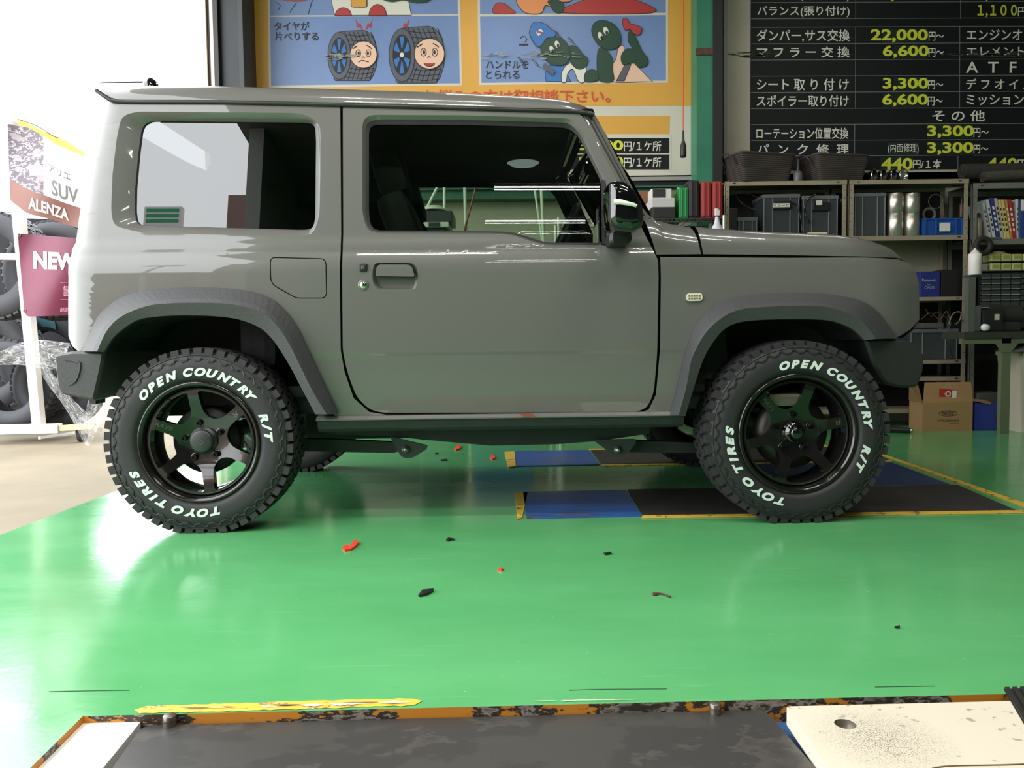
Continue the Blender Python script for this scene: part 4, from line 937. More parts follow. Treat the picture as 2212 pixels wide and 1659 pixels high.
# ---------------------------------------------------------------- underside
FR = cl([(690, 935), (860, 940), (905, 946), (980, 953), (1060, 960), (1200, 957), (1290, 950), (1400, 934)], 0.50)
for sd in (-1, 1):
    vs = []; n = len(FR); zt = 0.42
    mb = MB(); mb.prism([(x, z) for x, z in FR] + [(FR[-1][0], zt), (FR[0][0], zt)], min(sd * 0.44, sd * 0.54), max(sd * 0.44, sd * 0.54)); cbuild(mb, 'chassis_rail', CH)
    a = cl([(650, 948), (700, 948), (860, 955), (870, 972), (850, 978), (650, 974)], 0.50)
    cbuild(MB().prism(a, min(sd * 0.47, sd * 0.51), max(sd * 0.47, sd * 0.51)), 'trailing_arm', CH)
    a = cl([(1340, 950), (1500, 956), (1560, 952), (1560, 980), (1500, 978), (1350, 976)], 0.50)
    cbuild(MB().prism(a, min(sd * 0.47, sd * 0.51), max(sd * 0.47, sd * 0.51)), 'leading_arm', CH)
    for pts, bx, by in (([(842, 942, 4), (924, 962, 3), (922, 970, 3), (890, 990, 10), (868, 989, 12), (855, 966, 4)], 877, 970), ([(1280, 950, 4), (1374, 948, 4), (1372, 958, 3), (1348, 988, 10), (1325, 988, 12), (1305, 968, 4)], 1334, 971)):
        br = cbuild(MB().prism(cl(rnd(pts, 4, 3), 0.56), min(sd * 0.555, sd * 0.565), max(sd * 0.555, sd * 0.565)), 'arm_bracket', mat('bracket_grey', (60, 62, 62), 0.45, 0.3))
        b_ = xz(bx, by, 0.56); cbuild(MB().lathe([(0, -0.584), (0.008, -0.584), (0.009, -0.575), (0.016, -0.572), (0.016, -0.560)] if sd < 0 else [(0.016, 0.56), (0.016, 0.572), (0.009, 0.575), (0.008, 0.584), (0, 0.584)], (b_[0], 0, b_[1]), 'Y', 16), 'pivot_bolt', mat('bolt_zinc', (150, 150, 146), 0.3, 0.8), br)
# floor pan, axles, cross-members, tank
cbuild(MB().box((-1.55, -0.62, 0.43), (1.45, 0.62, 0.50)), 'floor_pan', CH)
cbuild(MB().cyl((rwx, -0.66, 0.345), (rwx, 0.66, 0.345), 0.035).lathe([(0, -0.12), (0.07, -0.09), (0.11, 0), (0.07, 0.09), (0, 0.12)], (rwx, 0, 0.345), 'Y', 20), 'rear_axle', CH)
cbuild(MB().cyl((fwx, -0.66, 0.345), (fwx, 0.66, 0.345), 0.035).lathe([(0, -0.12), (0.07, -0.09), (0.11, 0), (0.07, 0.09), (0, 0.12)], (fwx, 0.25, 0.345), 'Y', 20), 'front_axle', CH)
cbuild(MB().bbox((-0.60, 0.05, 0.36), (0.62, 0.62, 0.16), bev=0.03), 'fuel_tank', mat('tank_black', (30, 31, 32), 0.6))
cbuild(MB().bbox((0.45, 0.0, 0.35), (0.12, 1.0, 0.08), bev=0.01), 'cross_member', CH)
cbuild(MB().tube(spline([(-1.6, 0.42, 0.36), (-1.2, 0.38, 0.50), (-0.3, 0.42, 0.40), (0.6, 0.3, 0.38)], 6), 0.025, 10), 'exhaust_pipe', mat('exhaust', (60, 56, 52), 0.4, 0.7))
for sd in (-1, 1):
    cbuild(MB().tube([(rwx + 0.10 + 0.045 * math.cos(k * 0.8), sd * 0.5 + 0.045 * math.sin(k * 0.8), 0.40 + k * 0.0035) for k in range(45)], 0.007, 6), 'coil_spring', CH)
    cbuild(MB().tube([(fwx - 0.02 + 0.045 * math.cos(k * 0.8), sd * 0.5 + 0.045 * math.sin(k * 0.8), 0.42 + k * 0.0035) for k in range(45)], 0.007, 6), 'coil_spring', CH)
    cbuild(MB().cyl((rwx - 0.12, sd * 0.52, 0.30), (rwx - 0.22, sd * 0.46, 0.66), 0.022), 'shock_absorber', mat('shock_dark', (48, 50, 52), 0.3, 0.5))
    cbuild(MB().cyl((fwx + 0.10, sd * 0.52, 0.30), (fwx + 0.16, sd * 0.48, 0.66), 0.022), 'shock_absorber', mat('shock_dark', (48, 50, 52), 0.3, 0.5))
th = cl([(196, 860), (212, 862), (212, 872), (200, 872)], 0.5); cbuild(MB().prism(th, -0.52, -0.44), 'tow_hook', CH)
# ---------------------------------------------------------------- cabin
DK = mat('cabin_black', (34, 34, 35), 0.75); SEAT = mat('seat_fabric', (44, 42, 43), 0.9)
z0 = 0.5
cbuild(MB().box((-1.5, -0.64, z0), (0.80, 0.64, z0 + 0.04)), 'cabin_floor', DK)
cbuild(MB().prism([(0.50, 1.05), (0.62, 1.13), (0.86, 1.12), (0.9, 0.55), (0.7, 0.55), (0.6, 0.8)], -0.63, 0.63), 'dashboard', DK)
cbuild(MB().bbox((0.78, 0, 0.80), (0.05, 1.28, 0.55)), 'bulkhead', BLK)
cbuild(MB().bbox((1.2, 0, 0.75), (0.75, 0.9, 0.5), bev=0.05), 'engine', CH)
def seat(y, lab):
    s_ = bpy.data.objects.new('seat', None); COL.objects.link(s_); s_.parent = car; s_.location = (0, 0, 0)
    R = Matrix.Translation((-0.27, y, 0.80)) @ Matrix.Rotation(math.radians(-20), 4, 'Y')
    cbuild(MB().bbox((0.0, y, 0.74), (0.50, 0.50, 0.15), bev=0.05), 'seat_cushion', SEAT, s_)
    cbuild(MB().bbox((0, 0, 0.26), (0.13, 0.50, 0.60), bev=0.05).__class__() if False else (lambda m_: m_)(MB().bbox(R @ Vector((0, 0, 0.25)), (0.13, 0.48, 0.60), Matrix.Rotation(math.radians(-20), 4, 'Y'), bev=0.05)), 'seat_back', SEAT, s_)
    cbuild(MB().bbox(R @ Vector((0.03, 0, 0.66)), (0.13, 0.27, 0.22), Matrix.Rotation(math.radians(-15), 4, 'Y'), bev=0.045), 'headrest', SEAT, s_)
    return s_
seat(-0.33, 'near'); seat(0.33, 'far')
cbuild(MB().bbox((-1.0, 0, 0.86), (0.16, 1.1, 0.50), bev=0.05), 'rear_seat', SEAT)
# steering wheel (right-hand drive, near side)
Rm = Matrix.Translation((0.24, -0.34, 1.12)) @ Matrix.Rotation(math.radians(-62), 4, 'Y')
sw = cbuild(MB().tube([tuple(Rm @ Vector((0.185 * math.cos(a), 0.185 * math.sin(a), 0))) for a in [2 * PI * k / 32 for k in range(32)]], 0.016, 8, closed=True), 'steering_wheel', mat('wheel_leather', (26, 26, 26), 0.45))
mb = MB()
for a in (0.3, PI - 0.3, -PI / 2): mb.cyl(tuple(Rm @ Vector((0.05 * math.cos(a), 0.05 * math.sin(a), -0.01))), tuple(Rm @ Vector((0.18 * math.cos(a), 0.18 * math.sin(a), 0))), 0.014, n=8)
mb.lathe([(0, 0.0)], (0, 0, 0)) if False else None
cbuild(mb, 'wheel_spoke', DK, sw)
hubc = MB().bbox(Rm @ Vector((0, 0, -0.01)), (0.14, 0.12, 0.05), Matrix.Rotation(math.radians(-62), 4, 'Y'), bev=0.02); cbuild(hubc, 'horn_pad', DK, sw)
cbuild(MB().cyl((0.27, -0.34, 1.10), (0.55, -0.34, 0.96), 0.03), 'steering_column', DK)
cbuild(MB().bbox((0.46, -0.02, 1.19), (0.03, 0.22, 0.14), bev=0.01), 'centre_display', GLOSSB)
cbuild(MB().bbox((0.40, 0.0, 1.50), (0.03, 0.22, 0.06), Matrix.Rotation(math.radians(10), 4, 'Y'), bev=0.01), 'rear_view_mirror', GLOSSB)
# dome lamp
dm = cpt(1130, 354, 0.30)
cbuild(MB().lathe([(0, -0.016), (0.05, -0.012), (0.07, 0.0)], (dm.x, -0.30, dm.z + 0.004), 'Z', 24), 'dome_lamp', mat('dome_lens', (200, 205, 212), 0.4, emit=0.35), car)
# ================================================================ boards on the back wall
BY = 6.50
def art(mb, pxs, layer, Y=BY): # flat printed shape, layer mm proud of the board
    y = Y - 0.0012 * layer; pts = pxpoly(pxs, Y)
    v, f = fill2d(pts, [], 0)
    # board faces -y
    mb.add([(p[0], y, p[1]) for p in v], [t[::-1] for t in f] if False else f); return mb
def artm(name, shapes, layer, m, parent, Y=BY):
    if name.endswith('line') or name.endswith('lines') or name.endswith('mark') or len(shapes) > 12:
        mb = MB()
        for s in shapes: art(mb, s, layer, Y)
        o = mb.build(name, m, parent)
        if len(shapes) > 1: o['kind'] = 'stuff'
        return o
    for s in shapes: o = art(MB(), s, layer, Y).build(name, m, parent)
    return o
def stroke(pts, wd):
    L_ = []; R_ = []
    for i, p in enumerate(pts):
        a = pts[max(0, i - 1)]; b = pts[min(len(pts) - 1, i + 1)]; dx, dy = b[0] - a[0], b[1] - a[1]; l = math.hypot(dx, dy) or 1
        L_.append((p[0] - dy / l * wd / 2, p[1] + dx / l * wd / 2)); R_.append((p[0] + dy / l * wd / 2, p[1] - dx / l * wd / 2))
    return L_ + R_[::-1]
def circle_stroke(cx, cy, rx, ry, wd, a0=0, a1=2 * PI, n=30):
    return stroke([(cx + rx * math.cos(a0 + (a1 - a0) * i / (n - 1)), cy + ry * math.sin(a0 + (a1 - a0) * i / (n - 1))) for i in range(n)], wd)
YB = mat('board_yellow', (214, 160, 66), 0.45, var=0.06, scale=2.2); WB = mat('board_white', (204, 200, 184), 0.5, var=0.05, scale=2); BB = mat('board_blue', (112, 138, 184), 0.45, var=0.10, scale=2.5)
BK = mat('print_black', (26, 28, 36), 0.5); DG = mat('print_dark_green', (32, 66, 48), 0.5); PK = mat('print_flesh', (224, 186, 160), 0.5); GY = mat('print_grey', (84, 88, 98), 0.5)
PB = mat('print_blue', (52, 112, 178), 0.5); PR = mat('print_red', (172, 56, 54), 0.5); PW = mat('print_white', (214, 212, 200), 0.5); PY = mat('print_price_yellow', (206, 210, 60), 0.5); POR = mat('print_orange', (224, 142, 86), 0.5)
PTXT = mat('print_red_orange', (200, 78, 44), 0.5); BRD = mat('board_price_black', (16, 20, 20), 0.6, var=0.15, scale=3, spec=0.3)
c0 = at(528, 392, BY)
pst = thing('sign_board', 'large yellow illustrated sign board with cartoon tyres above the grey car', 'sign', (0, BY, 2.0))
def rect(x0, y0, x1, y1): return [(x0, y0), (x1, y0), (x1, y1), (x0, y1)]
def bslab(name, r, y0, y1, m, parent):
    pts = pxpoly(r, BY); return MB().prism(pts, y0, y1).build(name, m, parent)
bslab('back_board', [(526, -160), (1502, -160), (1501, 391), (526, 402)], BY, BY + 0.03, WB, pst)
bslab('frame_bar', [(526, 391), (1502, 382), (1502, 390), (526, 401)], BY - 0.02, BY + 0.03, mat('frame_grey', (150, 148, 140), 0.5), pst)
bslab('frame_bar', [(1496, -160), (1504, -160), (1504, 390), (1498, 390)], BY - 0.015, BY + 0.03, mat('frame_grey', (150, 148, 140), 0.5), pst)
artm('yellow_field', [[(528, -150), (1494, -150), (1494, 228), (528, 234)]], 1, YB, pst)
artm('yellow_bar', [[(600, 256), (1447, 250), (1446, 290), (600, 296)]], 1, YB, pst)
pans = [((584, 37), (990, 34), (993, 180), (586, 185)), ((1037, 36), (1438, 33), (1438, 174), (1040, 179)), ((582, -120), (986, -120), (989, 31), (584, 34)), ((1035, -120), (1438, -120), (1438, 28), (1037, 31))]
PN = []
for i_q, q in enumerate(pans):
    artm('picture_border', [offs(list(q), 5)], 2 + .3 * (i_q > 1), WB, pst); PN.append(artm('picture_panel', [list(q)], 3, BB, pst))
def cap(s, x0, y0, x1, y1, m, par, ly=5, **k):
    mb = MB(); text_px(mb, s, x0, y0, x1, y1, BY - 0.0012 * ly, **k); return mb.build('lettering', m, par)
cap('タイヤが', 593, 47, 668, 65, BK, PN[0], bold=0.018); cap('片べりする', 594, 69, 688, 88, BK, PN[0], bold=0.018)
cap('ハンドルを', 1050, 131, 1142, 148, BK, PN[1], bold=0.018); cap('とられる', 1050, 152, 1122, 170, BK, PN[1], bold=0.018)
cap('お悩みの方は御相談下さい。', 915, 194, 1318, 221, PTXT, pst, bold=0.014)
# two cartoon tyres
def cartoon_tire(cx, cy, s, mouth, par):
    X = lambda x: cx + x * s; Y_ = lambda y: cy + y * s
    body = [(X(-22), Y_(-58)), (X(-5), Y_(-60)), (X(32), Y_(-62))] + [(X(32 + 32 * math.sin(t)), Y_(-62 + (1 - math.cos(t)) * 60)) for t in (.3, .6, .9, 1.2, 1.57)] + [(X(62), Y_(20)), (X(55), Y_(40)), (X(47), Y_(52)), (X(-30), Y_(52)), (X(-34), Y_(48))]
    artm('tire_outline', [offs(body, 1.6)], 4, BK, par); artm('tire_shape', [body], 5, GY, par)
    gr_ = []
    for k in range(5): yy = -52 + k * 11; gr_.append(stroke([(X(-6 + k * 1.5), Y_(yy)), (X(20), Y_(yy + 3)), (X(46 + k * 2), Y_(yy + 1))], 1.6))
    for k in range(3): yy = 24 + k * 10; gr_.append(stroke([(X(-4 - k * 3), Y_(yy)), (X(24), Y_(yy + 4)), (X(58 - 3 * k), Y_(yy + 1))], 1.6))
    for k in range(7): xx = -6 + k * 10; gr_.append(stroke([(X(xx - 4), Y_(-59)), (X(xx + 6), Y_(-36)), (X(xx + 10), Y_(-12))], 1.6)); gr_.append(stroke([(X(xx - 2 + 6), Y_(20)), (X(xx - 6), Y_(51))], 1.6))
    artm('tread_lines', gr_, 6, BK, par)
    artm('tire_wall', [ellipse(X(-22), Y_(-4), 27 * s, 55 * s)], 7, BK, par); artm('tire_wall', [[(p[0], min(p[1], Y_(51))) for p in ellipse(X(-22), Y_(-4), 25.5 * s, 53.5 * s)]], 8, GY, par)
    artm('wheel_hole', [ellipse(X(-22), Y_(-4), 19 * s, 42 * s)], 9, BK, par)
    sp = []
    for k in range(6):
        a = PI / 2 + k * PI / 3; sp.append([(X(-22 + math.cos(a + d_) * r * 17), Y_(-4 + math.sin(a + d_) * r * 39)) for d_, r in ((-.28, 1), (-.2, .35), (.2, .35), (.28, 1))])
    artm('wheel_blade', sp, 10, PB, par); artm('wheel_centre', [ellipse(X(-22), Y_(-4), 4 * s, 5 * s)], 11, PW, par)
    f = artm('face', [ellipse(X(34), Y_(-6), 31.5 * s, 31.5 * s)], 12, BK, par); artm('face', [ellipse(X(34), Y_(-6), 30 * s, 30 * s)], 13, PK, par)
    ln = [circle_stroke(X(22), Y_(-9), 5.5 * s, 8 * s, 1.5), circle_stroke(X(45), Y_(-9), 5.5 * s, 8 * s, 1.5), ellipse(X(23), Y_(-9), 2.6 * s, 4.5 * s, 12), ellipse(X(44), Y_(-9), 2.6 * s, 4.5 * s, 12),
          stroke([(X(9), Y_(-19)), (X(15), Y_(-23)), (X(20), Y_(-26))], 2.4), stroke([(X(41), Y_(-27)), (X(47), Y_(-24)), (X(53), Y_(-19))], 2.4), stroke([(X(30), Y_(3)), (X(33), Y_(-1)), (X(37), Y_(2))], 1.6)]
    if mouth: ln.append(ellipse(X(34), Y_(13), 11.5 * s, 7.5 * s, 20, 0, PI)); artm('mouth', [ellipse(X(34), Y_(13.5), 9.5 * s, 5.5 * s, 20, 0, PI)], 15, PR, par)
    else: ln.append(stroke([(X(22), Y_(12)), (X(28), Y_(8)), (X(34), Y_(7.5)), (X(40), Y_(10)), (X(46), Y_(11))], 1.8))
    artm('face_lines', ln, 14, BK, par)
cartoon_tire(754, 125, 0.94, False, PN[0]); cartoon_tire(892, 124, 1.06, True, PN[0])
bolt_ = lambda x, y, f: [(x, y), (x + 6 * f, y + 12), (x + 10 * f, y + 9), (x + 17 * f, y + 27), (x + 8 * f, y + 17), (x + 4 * f, y + 20)]
artm('spark_mark', [bolt_(768, 41, 1), bolt_(805, 41, -1), bolt_(884, 41, -1)], 5, PR, PN[0])
# two green cartoon figures in the right picture
def blob(pts, n=4): return spline(pts, n, closed=True)
def figure(shapes, par, base=4):
    for i, (nm, pts, m) in enumerate(shapes):
        artm(nm, [offs(pts, 1.2)], base + 2 * i, BK, par); artm(nm, [pts], base + 1 + 2 * i, m, par)
figure([('shirt', [(1180, 176), (1178, 160), (1186, 143), (1215, 140), (1232, 176)], PB),
        ('steering_ring', blob([(1214, 177), (1214, 158), (1224, 142), (1240, 136), (1258, 140), (1266, 152), (1262, 176), (1250, 176), (1238, 150), (1226, 158), (1222, 176)]), PW),
        ('arm', blob([(1228, 103), (1244, 101), (1258, 118), (1270, 130), (1264, 145), (1250, 150), (1236, 140), (1230, 122)]), DG),
        ('hand', blob([(1264, 160), (1276, 152), (1290, 156), (1292, 170), (1284, 176), (1264, 176)]), DG),
        ('head', blob([(1168, 104), (1176, 90), (1196, 82), (1214, 86), (1227, 102), (1230, 124), (1222, 138), (1206, 142), (1188, 138), (1174, 122)]), DG),
        ('cap', blob([(1150, 54), (1160, 50), (1176, 54), (1190, 66), (1200, 74), (1194, 82), (1180, 84), (1170, 98), (1162, 102), (1152, 90), (1144, 72)]), PB)], PN[1])
artm('tool', [[(1176, 137), (1199, 156), (1194, 165), (1171, 146)]], 17, GY, PN[1]); artm('cap_badge', [[(1157, 72), (1168, 64), (1174, 71), (1163, 80)]], 17, PW, PN[1]); artm('cap_badge_bar', [[(1158, 72), (1162, 69), (1173, 72), (1169, 75)]], 18, PR, PN[1])
figure([('body', blob([(1316, 176), (1316, 150), (1330, 130), (1336, 104), (1346, 100), (1350, 118), (1372, 140), (1405, 174), (1404, 176)]), PK),
        ('belt', [(1332, 175), (1352, 137), (1362, 140), (1348, 175)], GY),
        ('arm', blob([(1292, 110), (1306, 106), (1322, 128), (1322, 150), (1324, 175), (1296, 175), (1290, 150)]), DG),
        ('raised_arm', blob([(1357, 74), (1364, 70), (1376, 90), (1386, 112), (1398, 128), (1396, 142), (1380, 146), (1368, 136), (1346, 140), (1342, 122), (1352, 108), (1366, 106), (1358, 92)]), DG),
        ('head', blob([(1278, 66), (1286, 50), (1304, 46), (1324, 54), (1338, 72), (1340, 92), (1332, 104), (1316, 108), (1298, 102), (1284, 86)]), DG),
        ('ribbon', blob([(1344, 46), (1352, 42), (1360, 54), (1370, 56), (1384, 62), (1380, 76), (1368, 74), (1360, 64), (1350, 66)]), PR)], PN[1])
artm('eye', [ellipse(1203, 98, 5, 8, 14, rot=-.3), ellipse(1191, 108, 4.5, 7, 14, rot=-.3), ellipse(1308, 69, 5.5, 9, 14, rot=-.3), ellipse(1296, 80, 5, 9, 14, rot=-.3)], 19, PW, PN[1])
artm('eye_pupil', [ellipse(1205, 101, 2.6, 4.5, 12), ellipse(1193, 112, 2.4, 4, 12), ellipse(1310, 73, 3, 4.5, 12), ellipse(1299, 84, 2.8, 4.5, 12)], 20, BK, PN[1])
mv = []
for (x, y) in ((1196, 66), (1225, 80), (1150, 130), (1118, 124)):
    for k in range(3): mv.append(stroke([(x + k * 3, y + k * 5), (x + 6 + k * 3, y + 3 + k * 5), (x + 11 + k * 4, y + 7 + k * 5)], 1.2))
mv.append(stroke([(1124, 84), (1128, 79), (1135, 80), (1138, 86), (1134, 92)], 2)); mv.append(rect(1121, 95, 1141, 99))
artm('motion_mark', mv, 5, BK, PN[1])
# upper row pictures, cut by the frame: a white car front and an orange figure with red seats
figure([('car_body', [(718, -60), (816, -60), (870, -60), (888, 33), (724, 33), (718, 8)], PW), ('headlamp', ellipse(742, 34, 17, 16, 16, PI, 2 * PI), PR), ('headlamp', ellipse(816, 34, 18, 23, 16, PI, 2 * PI), PR), ('grille_plate', rnd(rect(760, -12, 792, 16), 4, 3), YB)], PN[2])
artm('tree_shape', [blob([(820, -5), (845, 6), (870, 2), (900, 8), (930, 0), (930, -40), (820, -40)])], 14, DG, PN[2])
artm('road_line', [stroke([(678, -10), (666, 31)], 1.4), stroke([(596, 5), (606, 12), (602, 22)], 1.2), stroke([(640, 8), (632, 18), (626, 28)], 1.2)], 5, BK, PN[2])
artm('road_mark', [blob([(598, -4), (640, 4), (668, -3), (668, -30), (598, -30)])], 6, PR, PN[2])
figure([('seat_back', blob([(1068, 29), (1067, 16), (1076, 7), (1092, 10), (1104, 20), (1112, 29)]), PR), ('seat_back', blob([(1215, 28), (1240, 10), (1275, -2), (1330, -6), (1380, 4), (1408, 28)]), PR), ('figure_body', blob([(1116, 0), (1122, 16), (1138, 29), (1168, 29), (1178, 12), (1200, 18), (1212, 6), (1235, 0), (1235, -40), (1116, -40)]), POR), ('hand', blob([(1184, 4), (1204, 2), (1216, 10), (1216, 24), (1206, 29), (1196, 24), (1190, 14)]), DG)], PN[3])
# scraped patch
mb = MB(); random.seed(9)
for (x0, x1, y0, y1, n) in ((700, 760, 120, 132, 34), (1040, 1240, 114, 128, 46)):
    for _ in range(n):
        x = random.uniform(x0, x1); y = random.uniform(y0, y1); art(mb, stroke([(x, y), (x + random.uniform(4, 22), y + random.uniform(-1.5, 1.5))], random.uniform(.6, 1.8)), 22)
mb.build('scrape_mark', mat('scrape', (150, 156, 150), 0.7), pst)['kind'] = 'stuff'
# price rows of the yellow board
bslab('price_strip_border', rect(1090, 290, 1449, 367), BY - 0.003, BY, WB, pst)
for (y0, y1, num) in ((299, 331, '3,300'), (334, 366, '2,200')):
    artm('price_row', [rect(1092, y0, 1445, y1)], 5, BRD, pst)
    cap(num, 1252, y0 + 5, 1345, y1 - 4, PY, pst, 7, bold=0.035); cap('円/１ケ所', 1348, y0 + 6, 1428, y1 - 5, PW, pst, 7, bold=0.015)
# hanging cord with plug
cd = thing('hanging_cord', 'thin orange cord hanging in front of the yellow sign, ending in a black plug', 'cord', tuple(at(1475, 300, 6.2)))
MB().tube([tuple(at(1475, -260, 6.2)), tuple(at(1475.5, 100, 6.2)), tuple(at(1475.5, 284, 6.2))], 0.004, 6).build('cable', mat('orange_cable', (214, 92, 44), 0.5), cd)
a, b = at(1475.5, 282, 6.2), at(1476, 306, 6.2); MB().cyl(a, b, 0.008, 0.009, n=10).build('strain_relief', mat('cord_black', (34, 26, 26), 0.5), cd)
pp = at(1476, 340, 6.2); hh = b.z - pp.z
MB().lathe([(0, 0), (0.021, 0.0), (0.024, 0.012), (0.024, hh * 0.72), (0.016, hh * 0.9), (0.010, hh + 0.01)], tuple(pp), 'Z', 14).build('plug', mat('cord_black', (34, 26, 26), 0.5), cd)
# black price board on the right
prb = thing('price_board', 'large black price board with white Japanese text and yellow prices on the right wall', 'sign', (3, BY, 2.2))
bslab('back_board', [(1563, -160), (2330, -160), (2330, 382), (1563, 392)], BY, BY + 0.03, mat('board_cream', (176, 168, 150), 0.5, var=0.08, scale=2), prb)
bslab('frame_bar', [(1562, -160), (1571, -160), (1569, 392), (1562, 392)], BY - 0.02, BY + 0.03, mat('frame_grey', (150, 148, 140), 0.5), prb)
artm('black_field', [[(1622, -160), (2330, -160), (2330, 364), (1620, 369)]], 1, BRD, prb)
LINE = mat('print_line_grey', (126, 128, 122), 0.5)
ls = []
for yy in (6, 41, 59.5, 95, 130, 165, 200, 235, 269.5, 304, 337.5): ls.append(stroke([(1622, yy), (2330, yy - 3)], 1.1))
for (x, y0, y1) in ((1848.5, -160, 41), (2075, -160, 41), (1848, 59, 235), (2073, 59, 235), (1846, 269, 337), (2069, 337, 367)): ls.append(stroke([(x, y0), (x - 0.5, y1)], 1.1))
artm('rule_lines', ls, 2, LINE, prb)
def tx(s, x0, y0, x1, y1, m=PW, bold=0.012): return cap(s, x0, y0, x1, y1, m, prb, 3, bold=bold)
tx('バランス(打ち込み)', 1636, -20, 1835, 3); tx('1,320', 1912, -22, 1990, 2, PY, .03); tx('１,１００', 2112, -22, 2196, 2, PY, .03)
tx('バランス(張り付け)', 1636, 13, 1835, 37); tx('１,１００', 2112, 11, 2196, 36, PY, .03); tx('円', 2199, 16, 2219, 35)
tx('ダンパー,サス交換', 1635, 64, 1835, 90); tx('22,000', 1882, 64, 2003, 90, PY, .03); tx('円〜', 2006, 69, 2038, 88); tx('エンジンオイル', 2088, 64, 2258, 86)
tx('マ フ ラ ー 交 換', 1635, 101, 1835, 124); tx('6,600', 1908, 99, 2005, 124, PY, .03); tx('円〜', 2006, 104, 2038, 123); tx('エレメント交換', 2088, 100, 2268, 121)
tx('A  T  F', 2087, 134, 2195, 157)
tx('シート 取 り 付 け', 1635, 170, 1833, 195); tx('3,300', 1908, 169, 2004, 194, PY, .03); tx('円〜', 2005, 174, 2037, 193); tx('デ フ オ イ ル', 2087, 170, 2232, 193)
tx('スポイラー取り付け', 1635, 206, 1833, 230); tx('6,600', 1907, 204, 2003, 229, PY, .03); tx('円〜', 2004, 209, 2036, 228); tx('ミッションオイル', 2087, 204, 2290, 227)
tx('そ の 他', 2014, 238, 2127, 262)
tx('ローテーション位置交換', 1634, 276, 1832, 300); tx('3,300', 2004, 272, 2102, 297, PY, .03); tx('円〜', 2103, 277, 2135, 296)
tx('パ  ン  ク  修  理', 1636, 311, 1833, 334); tx('(内面修理)', 1918, 310, 1984, 332, PW, 0.0); tx('3,300', 2004, 308, 2101, 333, PY, .03); tx('円〜', 2103, 313, 2134, 331)
tx('440', 1905, 342, 1970, 366, PY, .03); tx('円/１本', 1972, 345, 2033, 364); tx('440', 2133, 342, 2196, 366, PY, .03); tx('円', 2198, 345, 2218, 363)
gp_ = []
for (x0, y0, x1, y1) in ((1905, 62, 2004, 93), (1930, 98, 2004, 128), (1930, 167, 2004, 197), (1907, 202, 2003, 232), (2003, 270, 2102, 300), (2002, 306, 2102, 336), (1917, 308, 1985, 335), (1902, 340, 1972, 367)): gp_.append(rect(x0, y0, x1, y1))
artm('price_patch', gp_, 2, mat('patch_dark_green', (26, 40, 32), 0.4), prb)
mb = MB()
for _ in range(60):
    x = random.choice([random.uniform(1560, 1690), random.uniform(2020, 2200)]); y = random.uniform(112, 124); art(mb, stroke([(x, y), (x + random.uniform(8, 34), y + random.uniform(-1.5, 1.5))], random.uniform(.8, 2.2)), 5)
mb.build('scrape_mark', mat('scrape_dark', (58, 58, 54), 0.7), prb)['kind'] = 'stuff'

# ================================================================ shelving
SY = 6.13
STL = mat('shelf_grey_beige', (150, 138, 118), 0.5, var=0.15, scale=6); STLD = mat('dark_brown_and_shade', (34, 31, 29), 0.85); STG = mat('shelf_grey', (112, 112, 104), 0.5, var=0.15, scale=6)
def X(px, py=450, Y=SY): return at(px, py, Y).x
def Z(py, px=1960, Y=SY): return at(px, py, Y).z
def shelf_unit(label, x0, x1, boards, backs, zt, m=STL, depth=0.34, Y0=SY, post=0.035):
    t = thing('shelf_unit', label, 'shelf', (x0, Y0, 0))
    for (xa, s_) in ((x0, 1), (x1, -1)):
        for y in (Y0, Y0 + depth):
            mb = MB(); mb.box((min(xa, xa + s_ * post), y - 0.0, 0), (max(xa, xa + s_ * post), y + 0.003, zt)); mb.box((min(xa, xa + s_ * .003), y, 0), (max(xa, xa + s_ * .003), y + (post if y == Y0 else -post) * 1, zt) if y == Y0 else (max(xa, xa + s_ * .003), y + 0.003, zt))
            p = mb.build('post', m, t)
            if y == Y0:
                hb = MB(); z = 0.1
                while z < zt - 0.03: hb.cyl((xa + s_ * post * .45, Y0 - 0.0006, z), (xa + s_ * post * .45, Y0, z), 0.0035, n=6, smooth=False); z += 0.06
                hb.build('slot_holes', STLD, p)['kind'] = 'stuff'
    for (za, zb) in boards:
        mb = MB().box((x0, Y0 - 0.002, zb), (x1, Y0 + 0.012, za)).box((x0, Y0 + 0.012, za - 0.006), (x1, Y0 + depth, za)).box((x0, Y0 + depth - .01, zb), (x1, Y0 + depth, za))
        b = mb.build('shelf_board', m, t)
        for xx in (x0 + 0.07, x1 - 0.07): MB().bbox((xx, Y0 - 0.0035, (za + zb) / 2 + .003), (0.022, 0.003, 0.008), bev=0.001).build('slot_hole', STLD, b)
    for (za, zb) in backs: MB().box((x0 + 0.01, Y0 + depth + 0.003, zb), (x1 - 0.01, Y0 + depth + 0.012, za)).build('cloth_shade_backing', STLD, t)  # dark backing: compartment shade and dark cloth both put into its colour
    return t
xa0, xa1, xb0, xb1 = X(1566), X(1829), X(1834), X(2092)
zt_ = Z(388); z2 = Z(509); z3 = Z(642); z4 = Z(778); z5 = Z(815); z6 = Z(910)
bh = 0.03
def up(z): return z + 0.0015
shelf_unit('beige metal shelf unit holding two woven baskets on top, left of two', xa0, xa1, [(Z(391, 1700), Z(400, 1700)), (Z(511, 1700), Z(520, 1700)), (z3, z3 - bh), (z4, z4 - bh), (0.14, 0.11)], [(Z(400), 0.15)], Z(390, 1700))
shelf_unit('beige metal shelf unit with silver foil rolls, right of the basket shelf', xb0, xb1, [(zt_, Z(397)), (z2, Z(519)), (z3, z3 - bh), (z4, z4 - bh), (z5, z5 - bh), (0.14, 0.11)], [(Z(397), z2), (z3, 0.15)], zt_)
